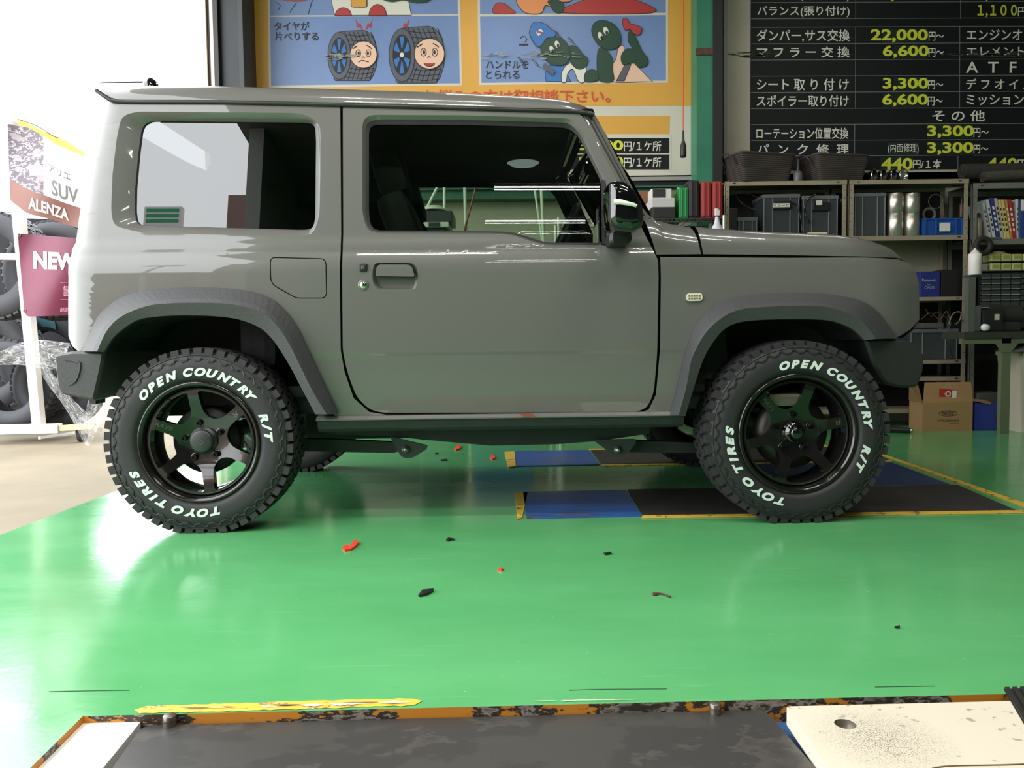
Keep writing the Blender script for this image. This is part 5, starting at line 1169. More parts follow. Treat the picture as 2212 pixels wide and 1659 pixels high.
zA = up(Z(391, 1700)); zB = up(Z(511, 1700)); zBb = up(z2)
# woven baskets
WOV = mat('woven_dark_rubber', (64, 56, 52), 0.7)
def basket(label, xs, z0, zt, Y=SY + 0.15, rot=0.35, wt=0.56, wb=0.46, handle=True, ox=0):
    t = thing('woven_basket', label, 'basket', (xs, Y, z0), 'woven baskets on the shelf top')
    hgt = zt - z0; n = 14; R = Matrix.Translation((xs, Y, z0)) @ Matrix.Rotation(rot, 4, 'Z')
    base = rnd([(-.5, -.30), (.5, -.30), (.5, .30), (-.5, .30)], 0.08, 3)
    mb = MB(); vs = []; m_ = len(base)
    for k in range(n * 2 + 1):
        u = k / (n * 2); w_ = wb + (wt - wb) * u; bul = 0.006 if k % 2 else 0.0
        vs += [R @ Vector((x * (w_ + bul * 2), y * (w_ + bul * 2), u * hgt)) for x, y in base]
    fs = [(j * m_ + i, j * m_ + (i + 1) % m_, (j + 1) * m_ + (i + 1) % m_, (j + 1) * m_ + i) for j in range(2 * n) for i in range(m_)]
    mb.add(vs, fs + [tuple(range(m_))[::-1]]); b = mb.build('basket_body', WOV, t)
    MB().tube([R @ Vector((x * wt, y * wt, hgt)) for x, y in base], 0.009, 6, closed=True).build('rim', WOV, t)
    if handle:
        for s_ in (-1, 1):
            pts = spline([(s_ * wt * .47, -.08, hgt * .62), (s_ * wt * .56, -.07, hgt * .85), (s_ * wt * .60, -.03, hgt * 1.02), (s_ * wt * .60, .03, hgt * 1.02), (s_ * wt * .56, .07, hgt * .85), (s_ * wt * .47, .08, hgt * .62)], 4)
            MB().tube([R @ Vector(p) for p in pts], 0.007, 6).build('handle', mat('basket_handle', (34, 34, 34), 0.6), t)
basket('woven basket at the left end of the shelf top, beside the black column', X(1650), zA, Z(330, 1700), rot=0.28, wt=0.49, wb=0.40)
basket('dark woven basket on the shelf top, beside the chrome bowls', X(1815), zA, Z(333, 1800), rot=0.22, wt=0.46, wb=0.38)
def bottle(name, label, cat, px, pyb, pyt, r, m, capm, Y, group=None, zb=None, shoulder=.7, capr=.4, pxw=None):
    p = at(px, pyb, Y); z0 = p.z if zb is None else zb; zt = at(px, pyt, Y).z; h_ = zt - z0
    t = thing(name, label, cat, (p.x, Y, z0), group)
    MB().lathe([(0, 0), (r * .96, 0), (r, 0.004), (r, h_ * shoulder), (r * .8, h_ * (shoulder + .07)), (r * capr, h_ * (shoulder + .13))], (p.x, Y, z0), n=20).build('bottle_body', m, t)
    MB().lathe([(r * capr * 1.1, h_ * (shoulder + .10)), (r * capr * 1.1, h_ * .97), (r * capr * .6, h_), (0, h_)], (p.x, Y, z0), n=16).build('cap', capm, t)
    return t
BLKP = mat('black_plastic', (28, 28, 29), 0.4); GRYB = mat('grey_bottle', (84, 84, 84), 0.4); WHT = mat('white_plastic', (216, 214, 208), 0.4)
bottle('bottle', 'small dark bottle with a grey base standing between the two woven baskets', 'bottle', 1724, 388, 342, 0.035, GRYB, BLKP, SY + 0.06, zb=zA, shoulder=.35)
for i, (px, lab) in enumerate(((1888, 'leftmost of the four chrome bowls on the shelf top, beside the basket'), (1908, 'chrome bowl with dark inside on the shelf top, second from the basket'), (1930, 'chrome bowl with dark inside on the shelf top, third from the basket'), (1952, 'rightmost chrome bowl on the shelf top, brightest of the four'))):
    r = 0.052; c = at(px, 377, SY + 0.1); c.z = zt_ + r + .0015
    t = thing('chrome_bowl', lab, 'bowl', tuple(c), 'chrome bowls on the shelf top')
    R = Matrix.Translation(c) @ Matrix.Rotation(0.75 if i < 3 else 0.5, 4, 'Z')
    for (nm, prof, m) in (('bowl_shell', [(0, -0.040), (0.024, -0.039), (0.042, -0.026), (0.051, 0.0), (0.052, 0.007), (0.048, 0.007)], CHROME), ('bowl_inside', [(0.048, 0.006), (0.042, -0.018), (0.024, -0.031), (0, -0.032)], BLKP if i < 3 else CHROME)):
        mb = MB().lathe(prof, (0, 0, 0), 'Y', 24); mb.v = [tuple(R @ Vector((v[0], -v[1], v[2]))) for v in mb.v]; mb.build(nm, m, t)
# rolled mats over the third unit
for (py, pr, px0, lab, mm_) in ((371, 17, 2078, 'thick dark rolled mat lying on top of the right shelf, upper one', (50, 48, 42)), (382, 11, 2122, 'grey-brown folded bundle lying before the rolled mat on the right shelf top', (74, 72, 62))):
    p = at(px0, py, SY + (0.30 if pr > 12 else 0.16)); q = at(2300, py - 3, SY + 0.3); r = pr / 1700 * SY
    t = thing('rolled_mat', lab, 'mat', tuple(p)); mm2 = mat('roll_%d' % pr, mm_, 0.9, var=0.3, scale=30, bump=0.4)
    MB().cyl(p, (q.x, p.y, q.z), r, n=20).build('roll', mm2, t)
    pts = [(p.x - 0.002, p.y + r * (1 - k / 40) * math.cos(k * .5), p.z + r * (1 - k / 40) * math.sin(k * .5)) for k in range(36)]
    MB().tube(pts, 0.003, 5).build('spiral_end', STLD, t)
# crates in the shelf
CLR = mat('clear_grey_plastic', (98, 102, 104), 0.25, coat=0.5); CLRD = mat('smoky_plastic', (60, 64, 67), 0.3, coat=0.4); RIMC = mat('crate_rib', (122, 126, 126), 0.3)
def crate(label, px0, px1, py0, py1, zb, group, Y=SY + 0.04, dp=0.26, tag=None, handle=True):
    a = at(px0, py1, Y); b = at(px1, py0, Y); a.z = zb; zt = b.z
    t = thing('plastic_crate', label, 'crate', ((a.x + b.x) / 2, Y, zb), group)
    MB().bbox(((a.x + b.x) / 2, Y + dp / 2, (a.z + zt) / 2), (b.x - a.x, dp, zt - a.z), bev=0.008).build('crate_body', CLRD, t)
    MB().bbox(((a.x + b.x) / 2, Y + dp / 2, zt - 0.015), (b.x - a.x + 0.012, dp + 0.014, 0.03), bev=0.006).build('rim', CLR, t)
    w_ = b.x - a.x
    for fx in (0.02, 0.26, 0.74, 0.98): MB().box((a.x + w_ * fx - 0.003, Y - 0.006, a.z + 0.005), (a.x + w_ * fx + 0.003, Y, zt - 0.03)).build('rib', RIMC, t)
    if handle: MB().bbox((a.x + w_ * .5, Y - 0.012, zt - 0.085), (w_ * .5, 0.02, 0.07), bev=0.008).build('handle', BLKP, t)
    if tag:
        l = at(tag[0], tag[3], Y - 0.024); r_ = at(tag[2], tag[1], Y - 0.024); MB().box((l.x, Y - 0.0255, l.z), (r_.x, Y - 0.0235, r_.z)).build('label', PW, t)
        if len(tag) > 4: mb = MB(); text_quad(mb, tag[4], (l.x + .004, Y - 0.0256, l.z + .004), (1, 0, 0), (0, 0, 1), (r_.x - l.x) - .008, (r_.z - l.z) - .008, (0, -1, 0), lift=0.0006); mb.build('label_print', BK, t)
    return t
crate('smoky clear crate with a black handle and white printed label on the basket shelf', 1648, 1727, 419, 509, zB, 'clear crates on the shelves', tag=(1670, 439, 1706, 448, 'リョービ'))
crate('smoky clear crate with a small square white tag, right of the printed-label crate', 1733, 1810, 422, 509, zB, 'clear crates on the shelves', tag=(1763, 433, 1776, 443))
crate('smoky clear crate beside the silver foil rolls', 1845, 1913, 416, 507, zBb, 'clear crates on the shelves', handle=False)
crate('small clear box low at the left end of the basket shelf', 1595, 1635, 469, 509, zB, 'clear crates on the shelves', handle=False, dp=.2)
def sbox(name, label, cat, px0, py0, px1, py1, Y, dp, m, group=None, zb=None, parent=None, bev=0.006):
    a = at(px0, py1, Y); b = at(px1, py0, Y)
    if zb is not None: a.z = zb
    o = MB().bbox(((a.x + b.x) / 2, Y + dp / 2, (a.z + b.z) / 2), (b.x - a.x, dp, b.z - a.z), bev=bev).build(name, m, parent)
    if parent is None: tagp(o, label, cat, group)
    return o, a, b
sbox('storage_box', 'tall black box in the dark left corner of the basket shelf', 'box', 1577, 449, 1594, 509, SY + 0.05, 0.25, BLKP, zb=zB)
sbox('small_box', 'small pale cream box lying before the tagged clear crate', 'box', 1746, 501, 1788, 509, SY + 0.005, 0.03, mat('cream_card', (206, 198, 164), 0.7), zb=zB)
def cable(label, pts, r, m, Y, name='cable'):
    P = [at(x, y, Y + random.uniform(-.01, .01)) for x, y in spline(pts, 5)]
    return tagp(MB().tube([tuple(p) for p in P], r, 6).build(name, m), label, 'cable')
cable('thin grey cable looped on a hook in the dark left part of the basket shelf', [(1598, 412), (1615, 418), (1640, 430), (1646, 448), (1628, 452), (1604, 440), (1590, 424)], 0.003, mat('cable_grey', (84, 78, 74), 0.5), SY + 0.2)
cable('black curved hose in front of the crate with the white tag', [(1762, 420), (1746, 430), (1738, 448), (1742, 468), (1750, 482)], 0.008, BLKP, SY - 0.012)
cable('black hose looping beside the printed-label crate', [(1708, 437), (1722, 446), (1730, 470), (1733, 500), (1738, 510)], 0.007, BLKP, SY - 0.012)
# foil rolls
FOIL = mat('silver_foil', (206, 200, 188), 0.28, 0.9, bump=0.25, scale=30, stretch=(3, 3, 0.2))
for (px, lab) in ((1933, 'left'), (1968.5, 'right')):
    z = zBb
    for k, (py, nm) in enumerate(((462, 'lower'), (418, 'upper'))):
        zt = at(px, py, SY + 0.06).z; r = 17 / 1700 * SY
        c = at(px, 450, SY + 0.07)
        tagp(MB().lathe([(0.02, zt - z), (0.02, 0), (r - .003, 0), (r, 0.003), (r, zt - z - 0.003), (r - 0.003, zt - z), (0.02, zt - z)], (c.x, SY + 0.07, z), n=28).build('foil_roll', FOIL), 'silver foil roll, %s one of the %s stack on the shelf' % (nm, lab), 'roll', 'silver foil rolls'); z = zt
def hoop(name, label, px, py, r, rt, m, Y):
    c = at(px, py, Y); return tagp(MB().tube([(c.x + r * math.cos(2 * PI * k / 24), Y, c.z + r * math.sin(2 * PI * k / 24)) for k in range(24)], rt, 8, closed=True).build(name, m), label, 'ring')
hoop('wire_ring', 'thin pale wire ring hanging in the shelf above the blue tray', 2021, 435, 0.056, 0.003, mat('cable_pale', (130, 128, 120), 0.5), SY + 0.2)
hoop('tape_roll', 'grey tape roll standing in the blue tray', 2007, 463, 0.046, 0.011, mat('tape_grey', (120, 112, 104), 0.5), SY + 0.15)
tr_ = thing('blue_tray', 'blue plastic tray with a white label on the upper shelf, right of the foil rolls', 'tray', tuple(at(2035, 506, SY)))
BLP = mat('blue_plastic', (28, 78, 150), 0.35, coat=0.2)
o, a, b = sbox('tray_body', 0, 0, 1992, 471, 2082, 507, SY + 0.03, 0.26, BLP, zb=zBb, parent=tr_)
for px in (1997, 2021, 2064, 2077): q = at(px, 480, SY + 0.02); MB().box((q.x - .006, SY + 0.008, a.z + .004), (q.x + .006, SY + 0.022, b.z - .01)).build('rib', BLP, tr_)
MB().bbox(((a.x + b.x) / 2, SY + 0.16, b.z - .006), (b.x - a.x + .008, .275, .014), bev=.004).build('rim', BLP, tr_)
q0 = at(2029, 500, SY + .01); q1 = at(2052, 481, SY + .01); MB().box((q0.x, SY + 0.004, q0.z), (q1.x, SY + .009, q1.z)).build('label', PW, tr_)
bottle('bottle', 'small brown bottle with white base label beside the right post, above the blue tray', 'bottle', 2077, 470, 425, 0.020, mat('brown_bottle', (70, 48, 36), 0.4), BLKP, SY + 0.1, shoulder=.6)
# lower shelves of the second unit
pan, a, b = sbox('battery_box', 'dark blue box with white lettering on the middle shelf beside the car bonnet', 'box', 1987, 586, 2031, 641, SY + 0.03, 0.2, mat('box_navy_blue', (34, 44, 112), 0.5), zb=up(z3))
mb = MB(); text_px(mb, 'Panasonic', 1992, 602, 2022, 608, SY + 0.029, bold=0.02); text_px(mb, 'CAOS', 1997, 618, 2018, 624, SY + 0.029, bold=0.0); mb.add([tuple(at(x, y, SY + 0.0288)) for x, y in ((2002, 613), (2006, 615), (2010, 613), (2006, 617))], [(0, 1, 2, 3)]); mb.build('box_print', mat('pale_print', (150, 156, 184), 0.5), pan)
sbox('storage_box', 'black box beside the blue lettered box on the middle shelf', 'box', 2033, 582, 2081, 641, SY + 0.03, 0.25, BLKP, zb=up(z3))
sbox('small_tool', 'small red tool lying on the black box', 'tool', 2035, 581, 2046, 586, SY + 0.08, 0.05, mat('red_tool', (142, 50, 42), 0.5), zb=at(2040, 582, SY + 0.03).z)
sbox('network_box', 'flat grey electronic box on the clear plastic bin behind the front bumper', 'device', 1993, 697, 2039, 709, SY + 0.02, 0.15, mat('grey_device', (84, 84, 82), 0.5))
crate('large murky clear plastic bin on the lower shelf behind the front bumper', 1965, 2069, 710, 777, up(z4), 'clear crates on the shelves', handle=False)
random.seed(12)
for (pts, lab, mm_, r) in (([(1990, 690), (2010, 676), (2030, 690), (2044, 672), (2052, 690)], 'tangled brown wire lying over the murky plastic bin', (96, 70, 56), .003), ([(2000, 668), (2012, 684), (2022, 674), (2040, 684), (2050, 690)], 'dark red wire tangled over the murky plastic bin', (88, 46, 40), .003),
                           ([(2050, 700), (2056, 682), (2066, 674), (2076, 676), (2074, 690), (2066, 700)], 'pale looped cable at the right of the lower shelf', (126, 122, 108), .005), ([(2056, 692), (2050, 720), (2052, 750), (2058, 772)], 'black cable hanging down before the murky plastic bin', (24, 24, 24), .004), ([(2062, 700), (2078, 692), (2090, 704), (2094, 730)], 'black cable arching over the shelf post', (22, 22, 22), .004)):
    cable(lab, pts, r, mat('wire_%d_%d' % mm_[:2], mm_, 0.5), SY - 0.01)
# wire rack left of the shelf units
WR_ = mat('chromed_wire', (96, 98, 98), 0.35, 0.8); RY = 5.75
rk = thing('wire_rack', 'low wire rack standing behind the bonnet, left of the beige shelves', 'rack', (X(1400), RY, 0))
zr0 = at(1480, 472, RY).z; zr1 = at(1480, 479, RY).z; x0 = X(1207, 480, RY); x1 = X(1564, 480, RY)
for y in (RY, RY + 0.4):
    MB().cyl((x0, y, zr0), (x1, y, zr0), 0.0035, n=6).build('rail', WR_, rk); MB().cyl((x0, y, zr1), (x1, y, zr1), 0.0035, n=6).build('rail', WR_, rk)
n = 46; MB().tube([(x0 + (x1 - x0) * k / n, RY, zr0 if k % 2 else zr1) for k in range(n + 1)], 0.0028, 5).build('truss_wire', WR_, rk)
for k in range(18): xx = x0 + (x1 - x0) * (k + .5) / 18; MB().cyl((xx, RY, zr0 + .002), (xx, RY + 0.4, zr0 + .002), 0.003, n=5).build('deck_wire', WR_, rk)
for xx in (x0, x1):
    for y in (RY, RY + 0.4): MB().cyl((xx, y, 0), (xx, y, zr0 + 0.02), 0.012, n=12).build('post', mat('pale_post', (196, 190, 172), 0.3, 0.4), rk)
for k, zz in enumerate((0.35, 0.75)): MB().box((x0, RY, zz), (x1, RY + 0.4, zz + 0.01)).build('lower_deck', WR_, rk)
ZR = zr0 + 0.006
def rbox(name, label, cat, px0, py0, px1, m, Y, dp, zb=ZR, bev=0.006, group=None): return sbox(name, label, cat, px0, py0, px1, 470, Y, dp, m, group, zb, None, bev)
rbox('storage_box', 'flat black box under the white box on the wire rack', 'box', 1410, 448, 1459, mat('box_black_matt', (30, 28, 28), 0.6), RY + 0.02, 0.25)
zk = at(1430, 448, RY + .02).z
wb_, a, b = sbox('white_box', 'white cardboard box on the flat black box on the wire rack', 'box', 1408, 427, 1458, 448, RY + 0.02, 0.25, mat('white_card', (190, 188, 184), 0.6), zb=zk)
zk2 = b.z
lb, a, b = sbox('product_box', 'small black and white printed box on top of the white box', 'box', 1407, 407, 1451, 427, RY + 0.05, 0.15, mat('white_card2', (206, 204, 198), 0.6), zb=zk2)
MB().box((at(1409, 0, RY + .05).x, RY + .047, a.z + .008), (at(1437, 0, RY + .05).x, RY + .05, b.z - .004)).build('box_picture', mat('box_print_dark', (40, 38, 38), 0.5), lb)
sbox('cardboard_box', 'brown cardboard box behind the white box on the wire rack', 'box', 1372, 411, 1468, 470, RY + 0.3, 0.1, mat('card_brown_dark', (134, 92, 66), 0.8), zb=ZR)
rc = at(1374, 440, RY + .2)
mb = MB(); mb.grid(lambda u, v: (rc.x - 0.10 + u * 0.20, RY + 0.15 + v * 0.12, ZR + 0.10 * math.sin(PI * u) * (0.8 + 0.3 * math.sin(u * 17 + v * 5)) * (1 - abs(v - .5)) + .002), 18, 8)
tagp(mb.build('red_cloth', mat('red_cloth', (176, 42, 38), 0.9)), 'crumpled red cloth beside the white box on the wire rack', 'cloth')
def jug(label, px0, px1, pyt, m, group, neck=False):
    a = at(px0, 468, RY + 0.03); b = at(px1, pyt, RY + 0.03); w_ = b.x - a.x; xc = (a.x + b.x) / 2; h_ = b.z - ZR
    t = thing('plastic_case', label, 'case', (xc, RY + .03, ZR), group)
    MB().bbox((xc, RY + 0.14, ZR + h_ / 2), (w_, 0.22, h_), bev=0.02 if not neck else 0.008).build('case_body', m, t)
    for fx in (-.2, .2): MB().bbox((xc + fx * w_, RY + 0.029, ZR + h_ * .5), (w_ * .16, 0.01, h_ * .9), bev=0.004).build('rib', m, t)
    if neck: MB().cyl((xc - w_ * .2, RY + .12, ZR + h_), (xc - w_ * .2, RY + .12, ZR + h_ + .015), 0.02, n=12).build('cap', m, t)
    return t
jug('bright green plastic case on the wire rack, beside the black case', 1467, 1487, 405, mat('green_case', (32, 134, 70), 0.4), None, True)
jug('tall black plastic case between the green and the red case', 1487, 1512, 388, mat('black_case', (30, 30, 33), 0.45), None)
jug('red plastic case on the wire rack, next to the black case', 1514, 1538, 390, mat('red_case', (150, 46, 44), 0.4), 'red cases')
jug('red plastic case touching the shelf post, right one of the red pair', 1538.5, 1562, 390, mat('red_case', (150, 46, 44), 0.4), 'red cases')
sp_ = at(1549, 499, 5.55)
t = thing('spray_bottle', 'white spray bottle with pointed nozzle showing above the car bonnet', 'bottle', (sp_.x, 5.55, sp_.z - .1))
MB().lathe([(0, -.12), (0.045, -.12), (0.045, 0.0), (0.038, 0.02), (0.022, 0.05), (0.015, 0.08), (0.013, 0.10)], tuple(sp_), n=20).build('bottle_body', mat('bottle_pale', (196, 198, 204), 0.35), t)
MB().lathe([(0.016, 0.098), (0.016, 0.106), (0, 0.106)], tuple(sp_), n=16).build('collar', BLKP, t)
MB().prism([(sp_.x - .013, sp_.z + .106), (sp_.x + .012, sp_.z + .106), (sp_.x + .014, sp_.z + .135), (sp_.x + .004, sp_.z + .152), (sp_.x - .014, sp_.z + .156)], 5.535, 5.565).build('spray_head', WHT, t)
sst_ = thing('stand', 'low dark stand behind the car carrying the white spray bottle', 'stand', (sp_.x, 5.55, 0))
MB().bbox((sp_.x, 5.55, (sp_.z - .12) - 0.012), (0.3, 0.24, 0.024), bev=.004).build('top', STLD, sst_)
for dx in (-.13, .13):
    for dy in (-.1, .1): MB().cyl((sp_.x + dx, 5.55 + dy, 0), (sp_.x + dx, 5.55 + dy, sp_.z - .144), .01).build('leg', STLD, sst_)
# things seen through the door window
PO = mat('pale_pipe', (206, 210, 186), 0.4)
def pipe(label, a, b, w_, Y, m=PO, cat='pipe', name='pipe', toz=None):
    p, q = at(a[0], a[1], Y), at(b[0], b[1], Y)
    if toz is not None: k = (toz - p.z) / (q.z - p.z); q = p + (q - p) * k
    return tagp(MB().cyl(p, q, w_ / 2 / 1700 * Y, n=12).build(name, m), label, cat)
pipe('pale upright pipe seen through the door window, beside the red hose', (1003.5, 385), (1006, 495), 7, 6.2, toz=0.0)
pipe('pale upright pipe seen through the door window, left of the steering wheel', (1168.5, 385), (1173, 489), 7, 6.2, toz=0.0)
pipe('thin pale pipe seen through the door window, leaning near the steering wheel', (1154, 400), (1168, 500), 5, 6.22, toz=0.0)
pipe('slanting pale tube over the boxy machine, seen through the door window', (953, 388), (924, 446), 6, 5.85, toz=at(935, 455, 5.85).z)
pipe('short upright pale tube behind the boxy machine, seen through the door window', (960, 388), (960, 456), 6, 6.15, toz=0.0)
tagp(MB().tube([tuple(at(x, y, 6.15)) for x, y in spline([(1033, 380), (1024, 420), (1012, 465), (1004, 500), (1002, 560)], 5)], 0.008, 8).build('red_hose', mat('red_hose', (134, 66, 50), 0.5)), 'dull red hose hanging behind the car, seen through the door window', 'hose')
mc = thing('balancing_machine', 'boxy black-topped pale machine behind the car, seen through the door window', 'machine', tuple(at(935, 500, 5.7)))
o, a, b = sbox('machine_hood', 0, 0, 893, 455, 977, 480, 5.7, 0.35, mat('machine_black', (38, 42, 42), 0.4), parent=mc); zk = a.z
o, a, b = sbox('machine_panel', 0, 0, 891, 479, 969, 491, 5.66, 0.35, mat('machine_pale', (190, 196, 178), 0.5), parent=mc)
MB().bbox(((a.x + b.x) / 2, 5.85, a.z / 2), (b.x - a.x - .04, 0.3, a.z), bev=0.01).build('machine_base', mat('machine_dark', (54, 56, 58), 0.5), mc)
q0, q1 = at(926, 489, 5.655), at(950, 480, 5.655); MB().box((q0.x, 5.654, q0.z), (q1.x, 5.66, q1.z)).build('name_plate', BLKP, mc)
dsh = at(937, 452, 5.85); MB().lathe([(0, 0.02), (0.06, 0.02), (0.085, 0.0), (0.09, -.01)], tuple(dsh), n=24).build('round_cover', mat('pale_cover', (190, 196, 178), 0.4), mc)
# ================================================================ right-hand unit, bench and clutter
CYY = 6.13
def XC(px, Y=CYY): return at(px, 500, Y).x
def ZC(py, Y=CYY): return at(2160, py, Y).z
x0, x1 = XC(2100), XC(2100) + 1.0
shelf_unit('grey metal shelf unit with leaning books at the right edge', x0, x1, [(ZC(395), ZC(407)), (ZC(516), ZC(528))], [(ZC(407), 0.05)], ZC(395), STG, 0.34, CYY)
books = [((2124, 438), (2137, 501), 5, (168, 172, 168), 'thin pale grey book leaning left, leftmost on the shelf'), ((2133, 431), (2146, 502), 6, (184, 186, 182), 'white book with dark print leaning beside the thin pale grey book'), ((2142, 427), (2155, 502), 7.4, (44, 56, 116), 'dark blue book leaning among pale books'), ((2151, 428), (2163, 501), 6, (176, 168, 150), 'white and black striped manual leaning beside the dark blue book'),
         ((2158.5, 431), (2170, 501), 4.6, (196, 184, 140), 'cream book leaning beside the striped manual'), ((2165.5, 431), (2176.5, 501), 6, (198, 184, 90), 'yellow book leaning in the middle of the row'), ((2173, 431), (2183.5, 501), 4.6, (180, 128, 84), 'orange-brown book beside the red book'), ((2181, 431), (2191, 503), 7, (160, 44, 42), 'red book leaning at the right of the leaning row'), ((2198, 430), (2198.5, 516), 3, (190, 186, 176), 'thin white upright book before the blue binder')]
zbk = up(ZC(516))
for (tp, bt, w_, c, lab) in books:
    Y = CYY + 0.03; a = at(bt[0], bt[1], Y); b = at(tp[0], tp[1], Y); dx = (b.x - a.x) / max(.01, (b.z - a.z)); a.x += dx * (zbk - a.z); a.z = zbk; hw = w_ / 2 / 1700 * Y
    t = thing('book', lab, 'book', (a.x, Y, zbk), 'books on the right shelf')
    MB().prism([(a.x - hw, a.z), (a.x + hw, a.z), (b.x + hw, b.z), (b.x - hw, b.z)], Y, Y + 0.2).build('cover', mat('book_%d_%d' % c[:2], c, 0.6), t)
    mb = MB()
    for k in range(5): f0 = .2 + k * .13; mb.prism([(a.x + (b.x - a.x) * f - hw * .55 + e, a.z + (b.z - a.z) * f) for f, e in ((f0, 0), (f0, hw * 1.1), (f0 + .07, hw * 1.1), (f0 + .07, 0))], Y - .0008, Y)
    mb.build('spine_print', BK if sum(c) > 400 else PW, t)['kind'] = 'stuff'
t = thing('binder', 'blue ring binder with a white spine label at the right edge', 'binder', (XC(2209), CYY, zbk))
MB().bbox((XC(2214), CYY + .16, (zbk + ZC(430)) / 2), (XC(2220) - XC(2205), .28, ZC(430) - zbk), bev=.004).build('cover', mat('binder_blue', (36, 64, 118), 0.5), t)
MB().box((XC(2208), CYY + .016, ZC(455)), (XC(2217), CYY + .02, ZC(431))).build('label', PW, t)
bottle('spray_can', 'pale spray can with a dark cap at the left of the leaning books', 'can', 2113, 513, 460, 0.026, mat('can_beige', (150, 142, 118), 0.4, 0.3), BLKP, CYY + 0.06, zb=zbk, shoulder=.68, capr=.45)
pipe('thin dark rod lying on the shelf under the books', (2116, 514), (2163, 515), 5, CYY + 0.0, mat('rod_grey', (96, 94, 86), 0.5), 'rod', 'rod')
rg = at(2120, 532, CYY - 0.03); tagp(MB().tube([(rg.x + .055 * math.cos(2 * PI * k / 24), CYY - 0.05, rg.z + .055 * math.sin(2 * PI * k / 24)) for k in range(24)], .022, 10, closed=True).build('hose_coil', mat('coil_dark', (36, 32, 30), 0.7)), 'dark coiled hose hanging under the books shelf', 'hose')
# yellow-green parts boxes on a ledge
YG = mat('box_yellow_green', (186, 190, 120), 0.6)
zl1, zl2 = ZC(583), ZC(563)
ld_ = thing('drawer_cabinet', 'small parts cabinet with rows of clear dark drawers under the yellow boxes', 'cabinet', (XC(2120), CYY, ZC(670)))
xd0, xd1 = XC(2121), XC(2121) + 0.62; zd0, zd1 = ZC(708), ZC(588)
MB().box((xd0, CYY + 0.03, zd0), (xd1, CYY + 0.25, zd1)).build('cabinet_body', mat('cabinet_dark', (40, 42, 42), 0.5), ld_)
rows_ = [(590, 602), (602, 614), (614, 626), (626, 638), (638, 650), (650, 666)]
for (ya, yb) in rows_:
    for k in range(8):
        xa = xd0 + .01 + k * .0755; d_ = MB().bbox((xa + .0365, CYY + .02, (ZC(ya) + ZC(yb)) / 2), (.069, .03, ZC(ya) - ZC(yb) - .006), bev=.003).build('drawer', mat('drawer_smoky', (58, 64, 62), 0.25, coat=.4), ld_)
        if k < 4: MB().box((xa + .004, CYY - .001, ZC(yb) + .003), (xa + .069, CYY + .006, ZC(yb) + .010)).build('label_rail', mat('rail_pale', (158, 164, 160), 0.4), d_)
sh_ = tagp(MB().box((XC(2118), CYY + .0, zl1 - .008), (xd1, CYY + .3, zl1)).build('ledge', STG), 'narrow dark ledge under the lower row of yellow-green boxes', 'ledge')
sh_ = tagp(MB().box((XC(2143), CYY + .0, zl2 - .006), (xd1, CYY + .3, zl2)).build('ledge', STG), 'narrow dark ledge between the two rows of yellow-green boxes', 'ledge')
for r_i, (z, nm, h_) in enumerate(((zl1, 'lower', 15), (zl2, 'upper', 14))):
    for k in range(6):
        xx = XC(2145) + k * .082; pos = ('leftmost', 'second from the left', 'third from the left', 'fourth from the left', 'fifth from the left', 'last')[k]
        bx_ = tagp(MB().bbox((xx + .035, CYY + .07, z + h_ / 1700 * CYY / 2), (.070, .12, h_ / 1700 * CYY), bev=.003).build('parts_box', YG), 'yellow-green parts box, %s in the %s row' % (pos, nm), 'box', 'yellow-green parts boxes')
        MB().box((xx + .008, CYY + .0085, z + .012), (xx + .062, CYY + .01, z + .04)).build('label', mat('label_olive', (150, 152, 84), 0.6), bx_)
bx_ = MB().bbox((XC(2130), CYY + .07, zl1 + .026), (XC(2139) - XC(2121), .10, .052), bev=.003).build('small_box', mat('grey_card', (140, 136, 128), 0.6)); tagp(bx_, 'small grey box left of the lower row of yellow-green boxes', 'box')
pb_ = thing('plastic_bag', 'crumpled pale plastic bag lying on the upper row of yellow-green boxes', 'bag', (XC(2170), CYY, ZC(548)))
zb2 = zl2 + 14 / 1700 * CYY
MB().grid(lambda u, v: (XC(2148) + u * .16, CYY + .02 + v * .12, zb2 + .002 + .022 * math.sin(PI * u) * math.sin(PI * v) * (1 + .5 * math.sin(u * 23 + v * 11))), 20, 10).build('film', mat('bag_pale', (190, 196, 130), 0.3), pb_)
# white foam dispenser hanging from the shelf post
wd = at(2105, 594, 5.82)
t = thing('dispenser', 'white cylindrical dispenser bottle hanging beside the shelf post', 'bottle', tuple(wd))
zt2 = at(2105, 536, 5.82).z - wd.z
MB().lathe([(0, 0), (.043, 0), (.045, .004), (.045, .095), (.0455, .1), (.045, .105), (.045, zt2 * .78), (.036, zt2 * .80), (.014, zt2 * .93)], tuple(wd), n=24).build('bottle_body', mat('white_foam', (226, 218, 212), 0.5), t)
MB().lathe([(.012, zt2 * .92), (.010, zt2 * .94), (.007, zt2 * .95), (.010, zt2 * .99), (0, zt2)], tuple(wd), n=14).build('knob', WHT, t)
MB().box((wd.x - .045, 5.80, wd.z - .012), (wd.x + .045, 5.9, wd.z - 0.001)).build('holder', mat('holder_green', (58, 84, 66), 0.5), t)
